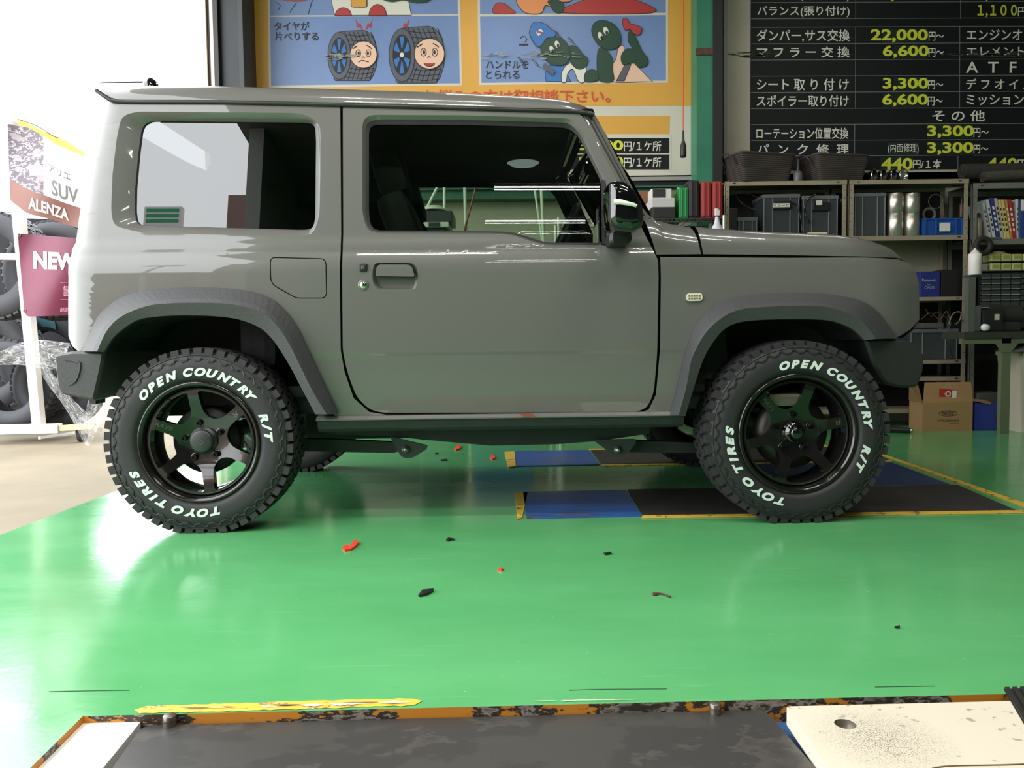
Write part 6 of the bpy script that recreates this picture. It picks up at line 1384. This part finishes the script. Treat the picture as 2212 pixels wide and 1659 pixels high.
# bench
BG = mat('bench_green', (100, 110, 86), 0.5, var=0.2, scale=5)
bn = thing('workbench', 'pale green steel workbench with a clutter of machines at the right edge', 'workbench', (XC(2140), 5.8, 0))
BYY = 5.62; zt3 = at(2160, 716, BYY).z; zon = zt3 + .0015
MB().box((at(2097, 0, BYY).x, BYY, zt3 - .05), (at(2093, 0, BYY).x + 1.3, BYY + .30, zt3)).build('bench_top', mat('bench_top', (52, 56, 46), 0.6, var=0.3, scale=8), bn)
MB().box((at(2093, 0, BYY).x, BYY + .01, zt3 - .085), (at(2093, 0, BYY).x + 1.3, BYY + .05, zt3 - .05)).build('apron', BG, bn)
for px in (2091, 2165): a = at(px, 800, BYY); MB().box((a.x, BYY + .01, 0 if px > 2100 else zt3), (a.x + (.045 if px < 2100 else .065), BYY + .05, zt3 - .05 if px > 2100 else at(2095, 598, BYY).z)).build('leg' if px > 2100 else 'upright', BG if px > 2100 else mat('bench_grey_green', (84, 88, 80), 0.5), bn)
a = at(2165, 800, BYY); MB().prism([(a.x - .05, zt3 - .085), (a.x + .115, zt3 - .085), (a.x + .065, zt3 - .15), (a.x, zt3 - .15)], BYY + .005, BYY + .01).build('gusset', BG, bn)
def onb(name, label, cat, px0, py0, px1, m, Y=BYY + .08, dp=.15): return sbox(name, label, cat, px0, py0, px1, 716, Y, dp, m, zb=zon)
o, a, b = onb('charger', 'black charger with a small cream tag on the workbench', 'charger', 2124, 668, 2168, mat('charger_black', (26, 28, 26), 0.6))
q = at(2155, 685, BYY + .07); MB().box((q.x - .016, BYY + .074, q.z - .02), (q.x + .016, BYY + .08, q.z + .022)).build('tag', mat('tag_cream', (196, 196, 160), 0.6), o)
gm = thing('bench_grinder', 'dark round bench grinder at the right end of the workbench', 'grinder', (XC(2190), BYY + .1, zt3)); g = at(2188, 680, BYY + .12)
MB().cyl((g.x - .06, g.y + .08, g.z), (g.x + .09, g.y + .08, g.z), .07, n=24).build('motor', mat('grinder_dark', (44, 46, 42), 0.5), gm)
MB().cyl((g.x - .09, g.y + .08, g.z), (g.x - .06, g.y + .08, g.z), .085, n=24).build('wheel_guard', mat('grinder_guard', (36, 38, 36), 0.5), gm)
MB().bbox((g.x, g.y + .08, (zon + g.z - .05) / 2), (.14, .14, g.z - .05 - zon), bev=.01).build('foot', mat('grinder_dark', (44, 46, 42), 0.5), gm)
cpx = at(2127, 702, BYY + .01); tagp(MB().lathe([(0, -.03), (.022, -.03), (.026, .0), (.0265, .006), (.02, .006), (.018, -.02), (0, -.022)], (cpx.x, cpx.y, zon + .028), 'Y', 20).build('cup', WHT), 'white cup lying on its side at the front of the workbench', 'cup')
o, a, b = onb('clear_case', 'clear plastic case leaning at the left end of the workbench', 'case', 2102, 660, 2120, CLR, BYY + .1, .12)
# under the bench
wbn = thing('waste_bin', 'tall cream-white bin standing by the green bench leg at the right edge', 'bin', tuple(flo(2225, 925)))
p = flo(2225, 923); p.y = 5.76; xl = at(2190, 800, 5.76).x; zt4 = at(2200, 764, 5.76).z
MB().add([(xl + .03, 5.62, 0), (xl + .38, 5.62, 0), (xl + .38, 5.92, 0), (xl + .03, 5.92, 0), (xl, 5.58, zt4), (xl + .42, 5.58, zt4), (xl + .42, 5.96, zt4), (xl, 5.96, zt4)], [(0, 3, 2, 1), (4, 5, 6, 7), (0, 1, 5, 4), (1, 2, 6, 5), (2, 3, 7, 6), (3, 0, 4, 7)]).build('bin_body', mat('cream_bin', (206, 198, 178), 0.5), wbn)
MB().bbox((xl + .21, 5.77, zt4), (.44, .40, .03), bev=.008).build('rim', mat('cream_bin', (206, 198, 178), 0.5), wbn)
pbg = thing('plastic_bag', 'smoky plastic bag bulging over the cream bin and behind the bench leg', 'bag', (xl, 5.7, zt4))
MB().grid(lambda u, v: (xl - .10 + u * .45, 5.60 + v * .3, zt4 + .018 + .05 * math.sin(PI * u) ** .6 * math.sin(PI * v) ** .6 * (1 + .3 * math.sin(u * 19 + v * 7))), 22, 10).build('film', mat('bag_smoky', (96, 98, 98), 0.35), pbg)
crd = mat('cardboard', (160, 124, 84), 0.8, var=0.08, scale=6); crd2 = mat('cardboard_side', (138, 104, 68), 0.8)
cb = thing('cardboard_box', 'open brown cardboard box with red and white sticker on the floor by the shelves', 'box', tuple(flo(2045, 931)))
A = flo(1992, 932); B = flo(2097, 930); YB_ = min(A.y, B.y); A.y = B.y = YB_; w_ = B.x - A.x; zt5 = at(2045, 866, YB_).z; lf0 = at(1964, 925, YB_ + .28)
xs_ = at(1964, 880, YB_ + .26).x
MB().prismz([(A.x, YB_), (B.x, YB_), (B.x - .02, YB_ + .26), (xs_, YB_ + .26)], 0, zt5 - .012).build('carton', crd, cb)
zf = at(2045, 826, YB_).z
MB().add([tuple(v) for v in ((A.x + .005, YB_, zt5 - .012), (B.x, YB_, zt5 - .012), (B.x, YB_ + .03, zf), (A.x + .03, YB_ + .03, zf), (A.x + .005, YB_ + .005, zt5 - .012), (B.x, YB_ + .005, zt5 - .012), (B.x, YB_ + .035, zf), (A.x + .03, YB_ + .035, zf))], [(0, 1, 2, 3), (7, 6, 5, 4), (0, 3, 7, 4), (1, 5, 6, 2), (2, 6, 7, 3)]).build('front_flap', crd, cb)
MB().add([tuple(v) for v in ((A.x, YB_, zt5 - .012), (xs_, YB_ + .26, zt5 - .012), (xs_ - .01, YB_ + .24, at(1964, 832, YB_ + .24).z), (A.x - .025, YB_ + .02, zf - .02), (A.x - .004, YB_, zt5 - .012), (xs_ - .004, YB_ + .26, zt5 - .012), (xs_ - .014, YB_ + .24, at(1964, 832, YB_ + .24).z), (A.x - .029, YB_ + .02, zf - .02))], [(0, 3, 2, 1), (4, 5, 6, 7), (0, 4, 7, 3), (2, 3, 7, 6)]).build('side_flap', crd2, cb)
def printed(parent, poly_px, Y, m, name='print', text=None):
    q = [at(x, y, Y) for x, y in poly_px]; return MB().add([tuple(v) for v in q], [tuple(range(len(q)))[::-1]]).build(name, m, parent)
yf = YB_ + .012
st_ = printed(cb, [(2029, 839), (2067, 843), (2067, 862), (2029, 860)], yf - .004, mat('sticker_red', (178, 46, 40), 0.5), 'sticker')
mb = MB(); mb.v = []; 
q = [tuple(at(x, y, yf - .005)) for x, y in ((2057, 843.5), (2067, 844), (2066, 861), (2056, 860.5))]; mb.add(q, [(0, 1, 2, 3)])
cc = at(2048, 851, yf - .005); mb.lathe([(0.012, 0), (0.021, 0)], tuple(cc), 'Y', 20); mb.box((cc.x - .03, cc.y - .0004, cc.z - .004), (cc.x - .018, cc.y, cc.z + .004)); mb.build('sticker_mark', PW, st_)
DRK = mat('carton_ink', (62, 48, 36), 0.7)
ov = at(2048, 893, YB_ - .0006); mb = MB(); mb.tube([(ov.x + .068 * math.cos(2 * PI * k / 30), ov.y, ov.z + .020 * math.sin(2 * PI * k / 30)) for k in range(30)], .0018, 4, closed=True); text_px(mb, 'PACIFIC', 2036, 889, 2061, 897, YB_ - .0004, bold=.02); text_px(mb, '太平洋工業株式会社', 2024, 906, 2071, 911, YB_ - .0004); text_px(mb, 'MADE IN JAPAN', 2051, 913, 2071, 916, YB_ - .0004); mb.build('carton_print', DRK, cb)
bb = thing('blue_bin', 'small dark blue box on the floor, right of the cardboard box', 'box', tuple(flo(2127, 930)))
p = flo(2105, 930); q = at(2153, 930, p.y); zz = at(2130, 870, p.y).z; MB().bbox(((p.x + q.x) / 2, p.y + .12, zz / 2), (q.x - p.x, .24, zz), bev=.006).build('box_body', mat('blue_deep', (34, 50, 134), 0.5), bb)
MB().add([tuple(at(x, y, p.y - .01)) for x, y in ((2100, 861), (2126, 864), (2141, 869), (2140, 874), (2112, 868), (2100, 866))] + [tuple(at(x, y, p.y + .1)) for x, y in ((2100, 861), (2126, 864), (2141, 869), (2140, 874), (2112, 868), (2100, 866))], [(0, 1, 2, 3, 4, 5), (6, 7, 8, 9, 10, 11), (0, 1, 7, 6), (1, 2, 8, 7), (2, 3, 9, 8)]).build('carton_flap', crd2, bb)
gc = at(2160, 900, p.y + .2); tagp(MB().bbox((gc.x - .02, p.y + .38, .13), (.22, .2, .26), bev=.01).build('crate', mat('crate_grey', (86, 86, 80), 0.6)), 'grey-green crate behind the small dark blue box', 'crate')
# jack handle on the floor
a = flo(1905, 926, .03); b = flo(1966, 930, .02); t = thing('jack_handle', 'black bar with a shiny silver ball end lying on the floor by the cardboard box', 'bar', tuple(b))
MB().cyl(a, b, .022, n=14).build('bar', BLKP, t); MB().lathe([(0, -.016), (.010, -.013), (.016, 0), (.010, .013), (0, .016)], tuple(b + Vector((0.004, -.012, .003))), 'Y', 16).build('ball_end', CHROME, t)

# ================================================================ outside on the left: tyre rack with banners
WP_ = mat('white_steel_tube', (226, 220, 214), 0.5); TB = mat('stock_tyre', (54, 55, 62), 0.6); OY = 5.75
rk2 = thing('tire_rack', 'white steel tyre rack on castors standing outside on the left', 'rack', tuple(at(85, 930, OY)))
def bar(a, b, w_, Y, m=WP_, par=rk2, Y2=None):
    p, q = at(a[0], a[1], Y), at(b[0], b[1], Y2 or Y); r = w_ / 2 / 1700 * Y
    d_ = (q - p); l = d_.length; R = d_.to_track_quat('Z', 'Y').to_matrix().to_4x4()
    return MB().bbox((p + q) / 2, (2 * r, 2 * r, l), R, bev=.003).build('rack_bar', m, par)
bar((22, 262), (85, 925), 20, OY); bar((-60, 553), (52, 555), 14, OY); bar((-60, 929), (130, 925), 20, OY); bar((130, 925), (206, 920), 12, OY, mat('yellowed_steel', (206, 190, 150), 0.5))
bar((-60, 742), (62, 740), 10, OY + .36, mat('yellowed_steel', (206, 190, 150), 0.5)); bar((150, 470), (195, 905), 12, OY + 1.05); bar((-60, 452), (150, 458), 9, OY + 1.05)
bar((85, 946), (190, 930), 6, OY, WP_, rk2, OY + .7)
cs = at(178, 963, OY + .1); MB().cyl((cs.x - .015, OY + .1, .05), (cs.x + .015, OY + .1, .05), .05, n=20).lathe([(0, -.02), (.02, -.02)], (cs.x, OY + .1, .05), 'Y', 12).build('castor_wheel', mat('castor_rubber', (50, 50, 54), 0.6), rk2)
MB().box((cs.x - .03, OY + .06, .06), (cs.x - .022, OY + .14, .13)).box((cs.x + .022, OY + .06, .06), (cs.x + .03, OY + .14, .13)).box((cs.x - .04, OY + .04, .12), (cs.x + .04, OY + .16, .135)).build('castor_fork', mat('galvanised', (160, 150, 136), 0.4, .6), rk2)
def stock_tire(label, px, py, rpx, Y, wd=.22, tilt=0.0, roty=0.0):
    c = at(px, py, Y); r = rpx / 1700 * Y; t = thing('tire', label, 'tyre', tuple(c), 'stock tyres on the outdoor rack')
    R = Matrix.Translation(c) @ Matrix.Rotation(roty, 4, 'Z') @ Matrix.Rotation(tilt, 4, 'X')
    def L_(mb, nm, m): mb.v = [tuple(R @ Vector(v)) for v in mb.v]; return mb.build(nm, m, t)
    L_(MB().lathe([(r * .58, -wd * .36), (r * .64, -wd * .46), (r * .8, -wd * .5), (r * .93, -wd * .44), (r * .975, -wd * .36), (r * .98, wd * .36), (r * .93, wd * .44), (r * .8, wd * .5), (r * .6, wd * .4)], (0, 0, 0), 'Y', 48), 'tyre_carcass', TB)
    tr = MB(); NB = 44
    for row, (y0, y1) in enumerate(((-.40, -.22), (-.18, -.02), (.02, .18), (.22, .40))):
        for k in range(NB):
            a0 = 2 * PI * (k + .5 * (row % 2)) / NB; a1 = a0 + 2 * PI / NB * .72; sh = .05 if row % 2 else -.05
            vs = [(rr * math.cos(aa + s_), yy * wd, rr * math.sin(aa + s_)) for yy, s_ in ((y0, 0), (y1, sh)) for aa in (a0, a1) for rr in (r * .96, r)]
            tr.add(vs, [(0, 1, 3, 2), (4, 6, 7, 5), (0, 4, 5, 1), (2, 3, 7, 6), (1, 5, 7, 3)])
    L_(tr, 'tread', TB)['kind'] = 'stuff'
    return t, R, r
stock_tire('dark tyre at the far left of the upper rack row, facing the camera', -8, 575, 116, OY + .18)
stock_tire('knobbly tyre lying behind the maroon banner with its tread up', 120, 585, 106, OY + .44, .2, tilt=-.15)
for (px, lab) in ((-12, 'dark tyre with teal stripe on the middle row, at the left edge'), (112, 'dark tyre with teal stripe behind the white post')):
    t, R, r = stock_tire(lab, px, 778, 108, OY + (.62 if px < 0 else .88))
    mb = MB()
    for a0 in (1.15, 1.9): mb.grid(lambda u, v, a0=a0: tuple(R @ Vector(((.66 + .26 * v) * r * math.cos(a0 + u * .42 + v * .18), -.118 - .001, (.66 + .26 * v) * r * math.sin(a0 + u * .42 + v * .18)))), 6, 3)
    mb.build('teal_label', mat('teal_label', (34, 88, 104), 0.4), t)
stock_tire('big tyre in clear wrap at the bottom left of the rack', 30, 830, 98, OY + .18)
stock_tire('big tyre in clear wrap beside the castor, behind the white post', 128, 832, 92, OY + .40)
tagp(MB().add([tuple(at(x, y, OY + 1.2)) for x, y in ((-70, 468), (158, 474), (186, 905), (-70, 905))] + [tuple(at(x, y, OY + 1.21)) for x, y in ((-70, 468), (158, 474), (186, 905), (-70, 905))], [(0, 3, 2, 1), (4, 5, 6, 7), (0, 1, 5, 4), (1, 2, 6, 5), (2, 3, 7, 6), (3, 0, 4, 7)]).build('shade_sheet', mat('tyre_gap_shade', (24, 25, 30), .8), rk2), None)  # dark sheet added to stand for the shade between and behind the tyres
# clear wrap over the bottom tyres
FILM = bpy.data.materials.new('clear_film'); FILM.use_nodes = True
nt = FILM.node_tree; nt.nodes.clear(); o_ = nt.nodes.new('ShaderNodeOutputMaterial'); m1 = nt.nodes.new('ShaderNodeMixShader'); t1 = nt.nodes.new('ShaderNodeBsdfTransparent'); g1 = nt.nodes.new('ShaderNodeBsdfGlossy'); d1 = nt.nodes.new('ShaderNodeBsdfDiffuse'); m2 = nt.nodes.new('ShaderNodeMixShader')
nz = nt.nodes.new('ShaderNodeTexNoise'); nz.inputs['Scale'].default_value = 9; nz.inputs['Detail'].default_value = 5; bp = nt.nodes.new('ShaderNodeBump'); bp.inputs['Distance'].default_value = .05; bp.inputs['Strength'].default_value = .8
cr = nt.nodes.new('ShaderNodeMapRange'); cr.inputs[1].default_value = .42; cr.inputs[2].default_value = .72; cr.inputs[3].default_value = .12; cr.inputs[4].default_value = .75
nt.links.new(nz.outputs[0], bp.inputs['Height']); nt.links.new(bp.outputs[0], g1.inputs['Normal']); nt.links.new(nz.outputs[0], cr.inputs[0]); g1.inputs['Roughness'].default_value = .12; d1.inputs[0].default_value = (.8, .8, .8, 1)
m2.inputs[0].default_value = .45; nt.links.new(g1.outputs[0], m2.inputs[1]); nt.links.new(d1.outputs[0], m2.inputs[2]); nt.links.new(cr.outputs[0], m1.inputs[0]); nt.links.new(t1.outputs[0], m1.inputs[1]); nt.links.new(m2.outputs[0], m1.inputs[2]); nt.links.new(m1.outputs[0], o_.inputs[0])
random.seed(5)
def film(label, pxs, Y, amp=.03):
    """wrinkled sheet spanning two pixel polylines (upper, lower)"""
    up, lo = sub(spline(pxs[0], 6), 30), sub(spline(pxs[1], 6), 30); mb = MB()
    def fn(u, v):
        i = min(29, int(round(u * 29))); a, b = up[i], lo[i]; x, y = a[0] + (b[0] - a[0]) * v, a[1] + (b[1] - a[1]) * v
        return tuple(at(x, y, Y + amp * (math.sin(u * 21 + v * 9) + math.sin(u * 8 - v * 17)) * .5))
    return tagp(mb.grid(fn, 29, 10).build('plastic_film', FILM), label, 'plastic film')
film('clear plastic film wrapped over the bottom tyres of the rack', [[(-30, 775), (40, 742), (90, 734), (150, 742)], [(-30, 790), (40, 788), (90, 795), (135, 800)]], OY - .085, .02)
film('torn strip of clear plastic film hanging down behind the rear bumper', [[(74, 740), (110, 800), (160, 865), (215, 915)], [(70, 752), (96, 820), (140, 880), (190, 972)]], OY - .13, .02)
film('ragged clear plastic film fluttering between the bumper and the rear wheel', [[(196, 845), (215, 842), (232, 848), (238, 870)], [(180, 905), (200, 925), (216, 940), (230, 900)]], OY + .1)
# banners
def banner(name, label, up, lo, Y, amp, wob=(7, 5)):
    t = thing(name, label, 'banner', tuple(at(up[0][0], up[0][1], Y)))
    U, Lo = sub(up, 41), sub(lo, 41)
    def P(u, v, off=0.0):
        k = u * 40; i = min(39, int(k)); f = k - i
        a = (U[i][0] * (1 - f) + U[i + 1][0] * f, U[i][1] * (1 - f) + U[i + 1][1] * f); b = (Lo[i][0] * (1 - f) + Lo[i + 1][0] * f, Lo[i][1] * (1 - f) + Lo[i + 1][1] * f)
        return tuple(at(a[0] + (b[0] - a[0]) * v, a[1] + (b[1] - a[1]) * v, Y + amp * (math.sin(u * wob[0] + v * 2.2) + .5 * math.sin(v * wob[1] + u * 4)) - off))
    return t, P
def bpatch(P, u0, u1, v0, v1, name, m, par, off=0.0, n=14): return MB().grid(lambda u, v: P(u0 + (u1 - u0) * u, v0 + (v1 - v0) * v, off), n, n).build(name, m, par)
def btext(P, s, u0, u1, v0, v1, m, par, off=.003, **k):
    vs, fs = glyph_mesh(s, k.get('bold', .015), k.get('shear', 0)); x0 = min(v[0] for v in vs); x1 = max(v[0] for v in vs); y0 = min(v[1] for v in vs); y1 = max(v[1] for v in vs)
    return MB().add([P(u0 + (u1 - u0) * (v[0] - x0) / (x1 - x0), v1 + (v0 - v1) * (v[1] - y0) / (y1 - y0), off) for v in vs], fs).build('lettering', m, par)
bt_, P = banner('banner', 'tall vinyl banner with a photo strip and brown lettered foot on the outdoor rack', [(16, 267), (60, 275), (97, 296), (130, 318), (190, 340)], [(22, 432), (60, 462), (110, 474), (160, 490), (196, 500)], OY - .06, .018)
PH = chip_mat('faded_photo', (150, 140, 146), (92, 82, 92), (190, 184, 190), 8, .46, .55, .5, (1, 1, 1.8))
bpatch(P, 0, .44, 0, .80, 'photo_area', PH, bt_); bpatch(P, .44, 1, 0, .72, 'white_area', mat('banner_white', (240, 240, 238), 0.5), bt_); bpatch(P, 0, 1, .72, 1, 'brown_foot', mat('banner_brown', (128, 84, 74), 0.5), bt_, .001)
btext(P, 'アリエ', .50, .78, .30, .40, mat('ink_grey', (120, 120, 122), .6), bt_); btext(P, 'SUV', .54, .86, .48, .68, mat('ink_grey', (120, 120, 122), .6), bt_); btext(P, 'ALENZA', .26, .74, .80, .94, mat('banner_cream', (240, 232, 220), .6), bt_, .005, bold=.03)
bn2, P = banner('banner', 'maroon vinyl banner reading NEW tied to the outdoor rack', [(38, 504), (100, 509), (163, 514), (200, 516)], [(52, 672), (58, 684), (150, 681), (200, 681)], OY - .08, .016)
bpatch(P, 0, 1, 0, 1, 'sheet', mat('maroon_vinyl', (112, 24, 62), 0.35, var=.2, scale=4), bn2, n=24)
btext(P, 'NEW', .20, .80, .20, .42, PW, bn2, .004, bold=.05); btext(P, '誕', .60, .70, .62, .76, mat('pink_ink', (206, 150, 170), .5), bn2, .004); btext(P, 'BRIDGESTONE', .55, .90, .90, .95, mat('pink_ink', (206, 150, 170), .5), bn2, .004, shear=.25)
MB().tube([P(.56, .585, .004), P(.95, .585, .004)], .002, 4).tube([P(.56, .80, .004), P(.95, .80, .004)], .002, 4).build('rule_lines', mat('pink_ink', (206, 150, 170), .5), bn2)
for (u, v) in ((.02, .02), (.03, .97)): q = P(u, v, .004); MB().lathe([(.005, 0), (.012, -.002), (.014, 0)], q, 'Y', 14).build('eyelet', mat('eyelet', (110, 90, 80), .4, .6), bn2)
aw = thing('yellow_strap', 'yellow strap stretched from the rack top above the tall banner', 'strap', tuple(at(60, 280, OY)))
MB().add([tuple(at(x, y, OY + .05)) for x, y in ((38, 256), (100, 286), (145, 305), (184, 330), (182, 340), (130, 316), (90, 300), (36, 268))] + [tuple(at(x, y, OY + .06)) for x, y in ((38, 256), (100, 286), (145, 305), (184, 330), (182, 340), (130, 316), (90, 300), (36, 268))], [(0, 7, 6, 1), (1, 6, 5, 2), (2, 5, 4, 3), (8, 9, 14, 15), (9, 10, 13, 14), (10, 11, 12, 13), (0, 1, 9, 8), (1, 2, 10, 9), (2, 3, 11, 10), (7, 15, 14, 6), (6, 14, 13, 5), (5, 13, 12, 4)]).build('webbing', mat('yellow_webbing', (232, 196, 90), .6), aw)
MB().tube([tuple(at(x, y, OY + .03)) for x, y in spline([(38, 257), (80, 272), (112, 292), (128, 298)], 4)], .004, 5).build('cord', mat('cord_brown', (90, 70, 50), .6), aw)

# ================================================================ scraps on the floor
RED = mat('red_scrap', (226, 56, 34), .5); BKS = mat('black_scrap', (20, 20, 20), .5)
def scrap(label, pxs, m, h_=.006, curl=.0):
    P = [flo(x, y) for x, y in pxs]; n = len(P)
    cx = sum(p.x for p in P) / n
    vs = [(p.x, p.y, .001 + (h_ * (.3 + .7 * abs(math.sin(i * 1.7))))) for i, p in enumerate(P)] + [(p.x, p.y, .0005) for p in P]
    o = MB().add(vs, [tuple(range(n))[::-1], tuple(range(n, 2 * n))] + [(i, (i + 1) % n, n + (i + 1) % n, n + i) for i in range(n)]).build('floor_scrap', m)
    return tagp(o, label, 'scrap')
scrap('curled red scrap on the green floor near the rear wheel', [(739, 1186), (748, 1181), (757, 1183), (764, 1173), (772, 1171), (775, 1176), (768, 1183), (758, 1190), (745, 1192)], RED, .009)
scrap('tiny red scrap in the middle of the green floor', [(1074, 1232), (1081, 1229), (1088, 1231), (1083, 1235), (1076, 1234)], RED)
scrap('small orange-red scrap beside the far blue ramp', [(1058, 990), (1062, 984), (1069, 985), (1070, 991), (1064, 994)], RED, .009)
scrap('red scrap on the floor under the car, left of the far blue ramp', [(981, 970), (990, 964), (997, 966), (994, 971), (985, 974)], RED, .01)
scrap('small bent black scrap on the green floor behind the tiny red scrap', [(963, 1168), (968, 1165), (980, 1165), (982, 1168), (972, 1168), (968, 1171)], BKS)
scrap('long black strip on the green floor nearest the foreground pit', [(903, 1288), (912, 1280), (928, 1276), (937, 1277), (930, 1283), (915, 1289), (906, 1290)], BKS, .008)
scrap('small black bar scrap on the green floor to the right', [(1303, 1196), (1318, 1196), (1322, 1198), (1308, 1200)], BKS)
scrap('short black scrap under the car beside the left red scrap', [(952, 993), (966, 993), (967, 996), (953, 996)], BKS)
scrap('short dark scrap under the car nearer the rear axle', [(940, 979), (946, 979), (947, 981), (940, 981)], BKS)
scrap('tiny black crumb right of centre on the green floor', [(1932, 1356), (1944, 1356), (1942, 1359), (1934, 1358)], BKS)
P = [flo(x, y, .004) for x, y in spline([(1412, 1283), (1420, 1281), (1434, 1283), (1448, 1289)], 4)]
t = thing('floor_scrap', 'brown curved strip with a thick end on the green floor', 'scrap', tuple(P[0]))
MB().tube([tuple(p) for p in P], .0025, 6).build('strip', mat('brown_scrap', (84, 48, 36), .6), t); MB().bbox(P[0] + Vector((.004, 0, 0)), (.014, .012, .008), bev=.003).build('thick_end', mat('brown_scrap', (84, 48, 36), .6), t)

# ================================================================ low things by the wall behind the car (mirrored in the glossy floor)
def low(name, label, cat, px0, px1, zt, m, Y=6.27, dp=.2, extra=None):
    x0 = (px0 - CX) / F * Y; x1 = (px1 - CX) / F * Y; t = thing(name, label, cat, ((x0 + x1) / 2, Y, 0))
    MB().bbox(((x0 + x1) / 2, Y + dp / 2, zt / 2 + .001), (x1 - x0, dp, zt), bev=.01).build('body', m, t)
    if extra:
        for k in range(extra): MB().bbox(((x0 + x1) / 2, Y - .006, zt * (k + .5) / extra), (x1 - x0 - .06, .012, zt / extra - .02), bev=.004).build('drawer_front', m, t)
    return t
low('tool_chest', 'long dark tool chest behind the car, seen mirrored in the floor between the wheels', 'tool chest', 700, 1000, .60, mat('chest_dark', (17, 19, 19), .5), extra=4)
low('storage_bin', 'blue storage bin behind the car, seen as a blue reflection on the floor', 'bin', 1022, 1150, .62, mat('bin_blue', (28, 82, 140), .45))
low('storage_bin', 'dark brown bin behind the car, right of the blue one', 'bin', 1176, 1216, .45, mat('bin_brown', (40, 32, 28), .6))
# outside behind the camera: mirrored in the rear side glass
tagp(MB().box((-5.25, -9.4, 0), (-4.62, -9.0, 7.0)).box((-9.5, -11, 0), (-5.9, -10, 3.4)).build('building_outdoors', mat('brown_render', (112, 88, 80), .8)), kind='structure')
rs_ = thing('roadside_sign', 'green, white and red roadside sign mirrored in the rear side window', 'sign', (-6.5, -9.0, 0))
MB().cyl((-6.5, -9.0, 0), (-6.5, -9.0, 6.0), .05).build('pole', mat('sign_pole', (150, 150, 148), .5), rs_)
MB().bbox((-6.5, -9.0, 6.35), (.75, .14, .75), bev=.02).build('sign_case', mat('sign_case', (190, 190, 186), .5), rs_)
for k in range(3): MB().box((-6.82, -8.925, 6.38 + k * .11), (-6.18, -8.92, 6.45 + k * .11)).build('green_band', mat('sign_green', (20, 128, 84), .5), rs_)
MB().box((-6.82, -8.925, 6.06), (-6.18, -8.92, 6.2)).build('red_band', mat('sign_maroon', (120, 28, 48), .5), rs_)
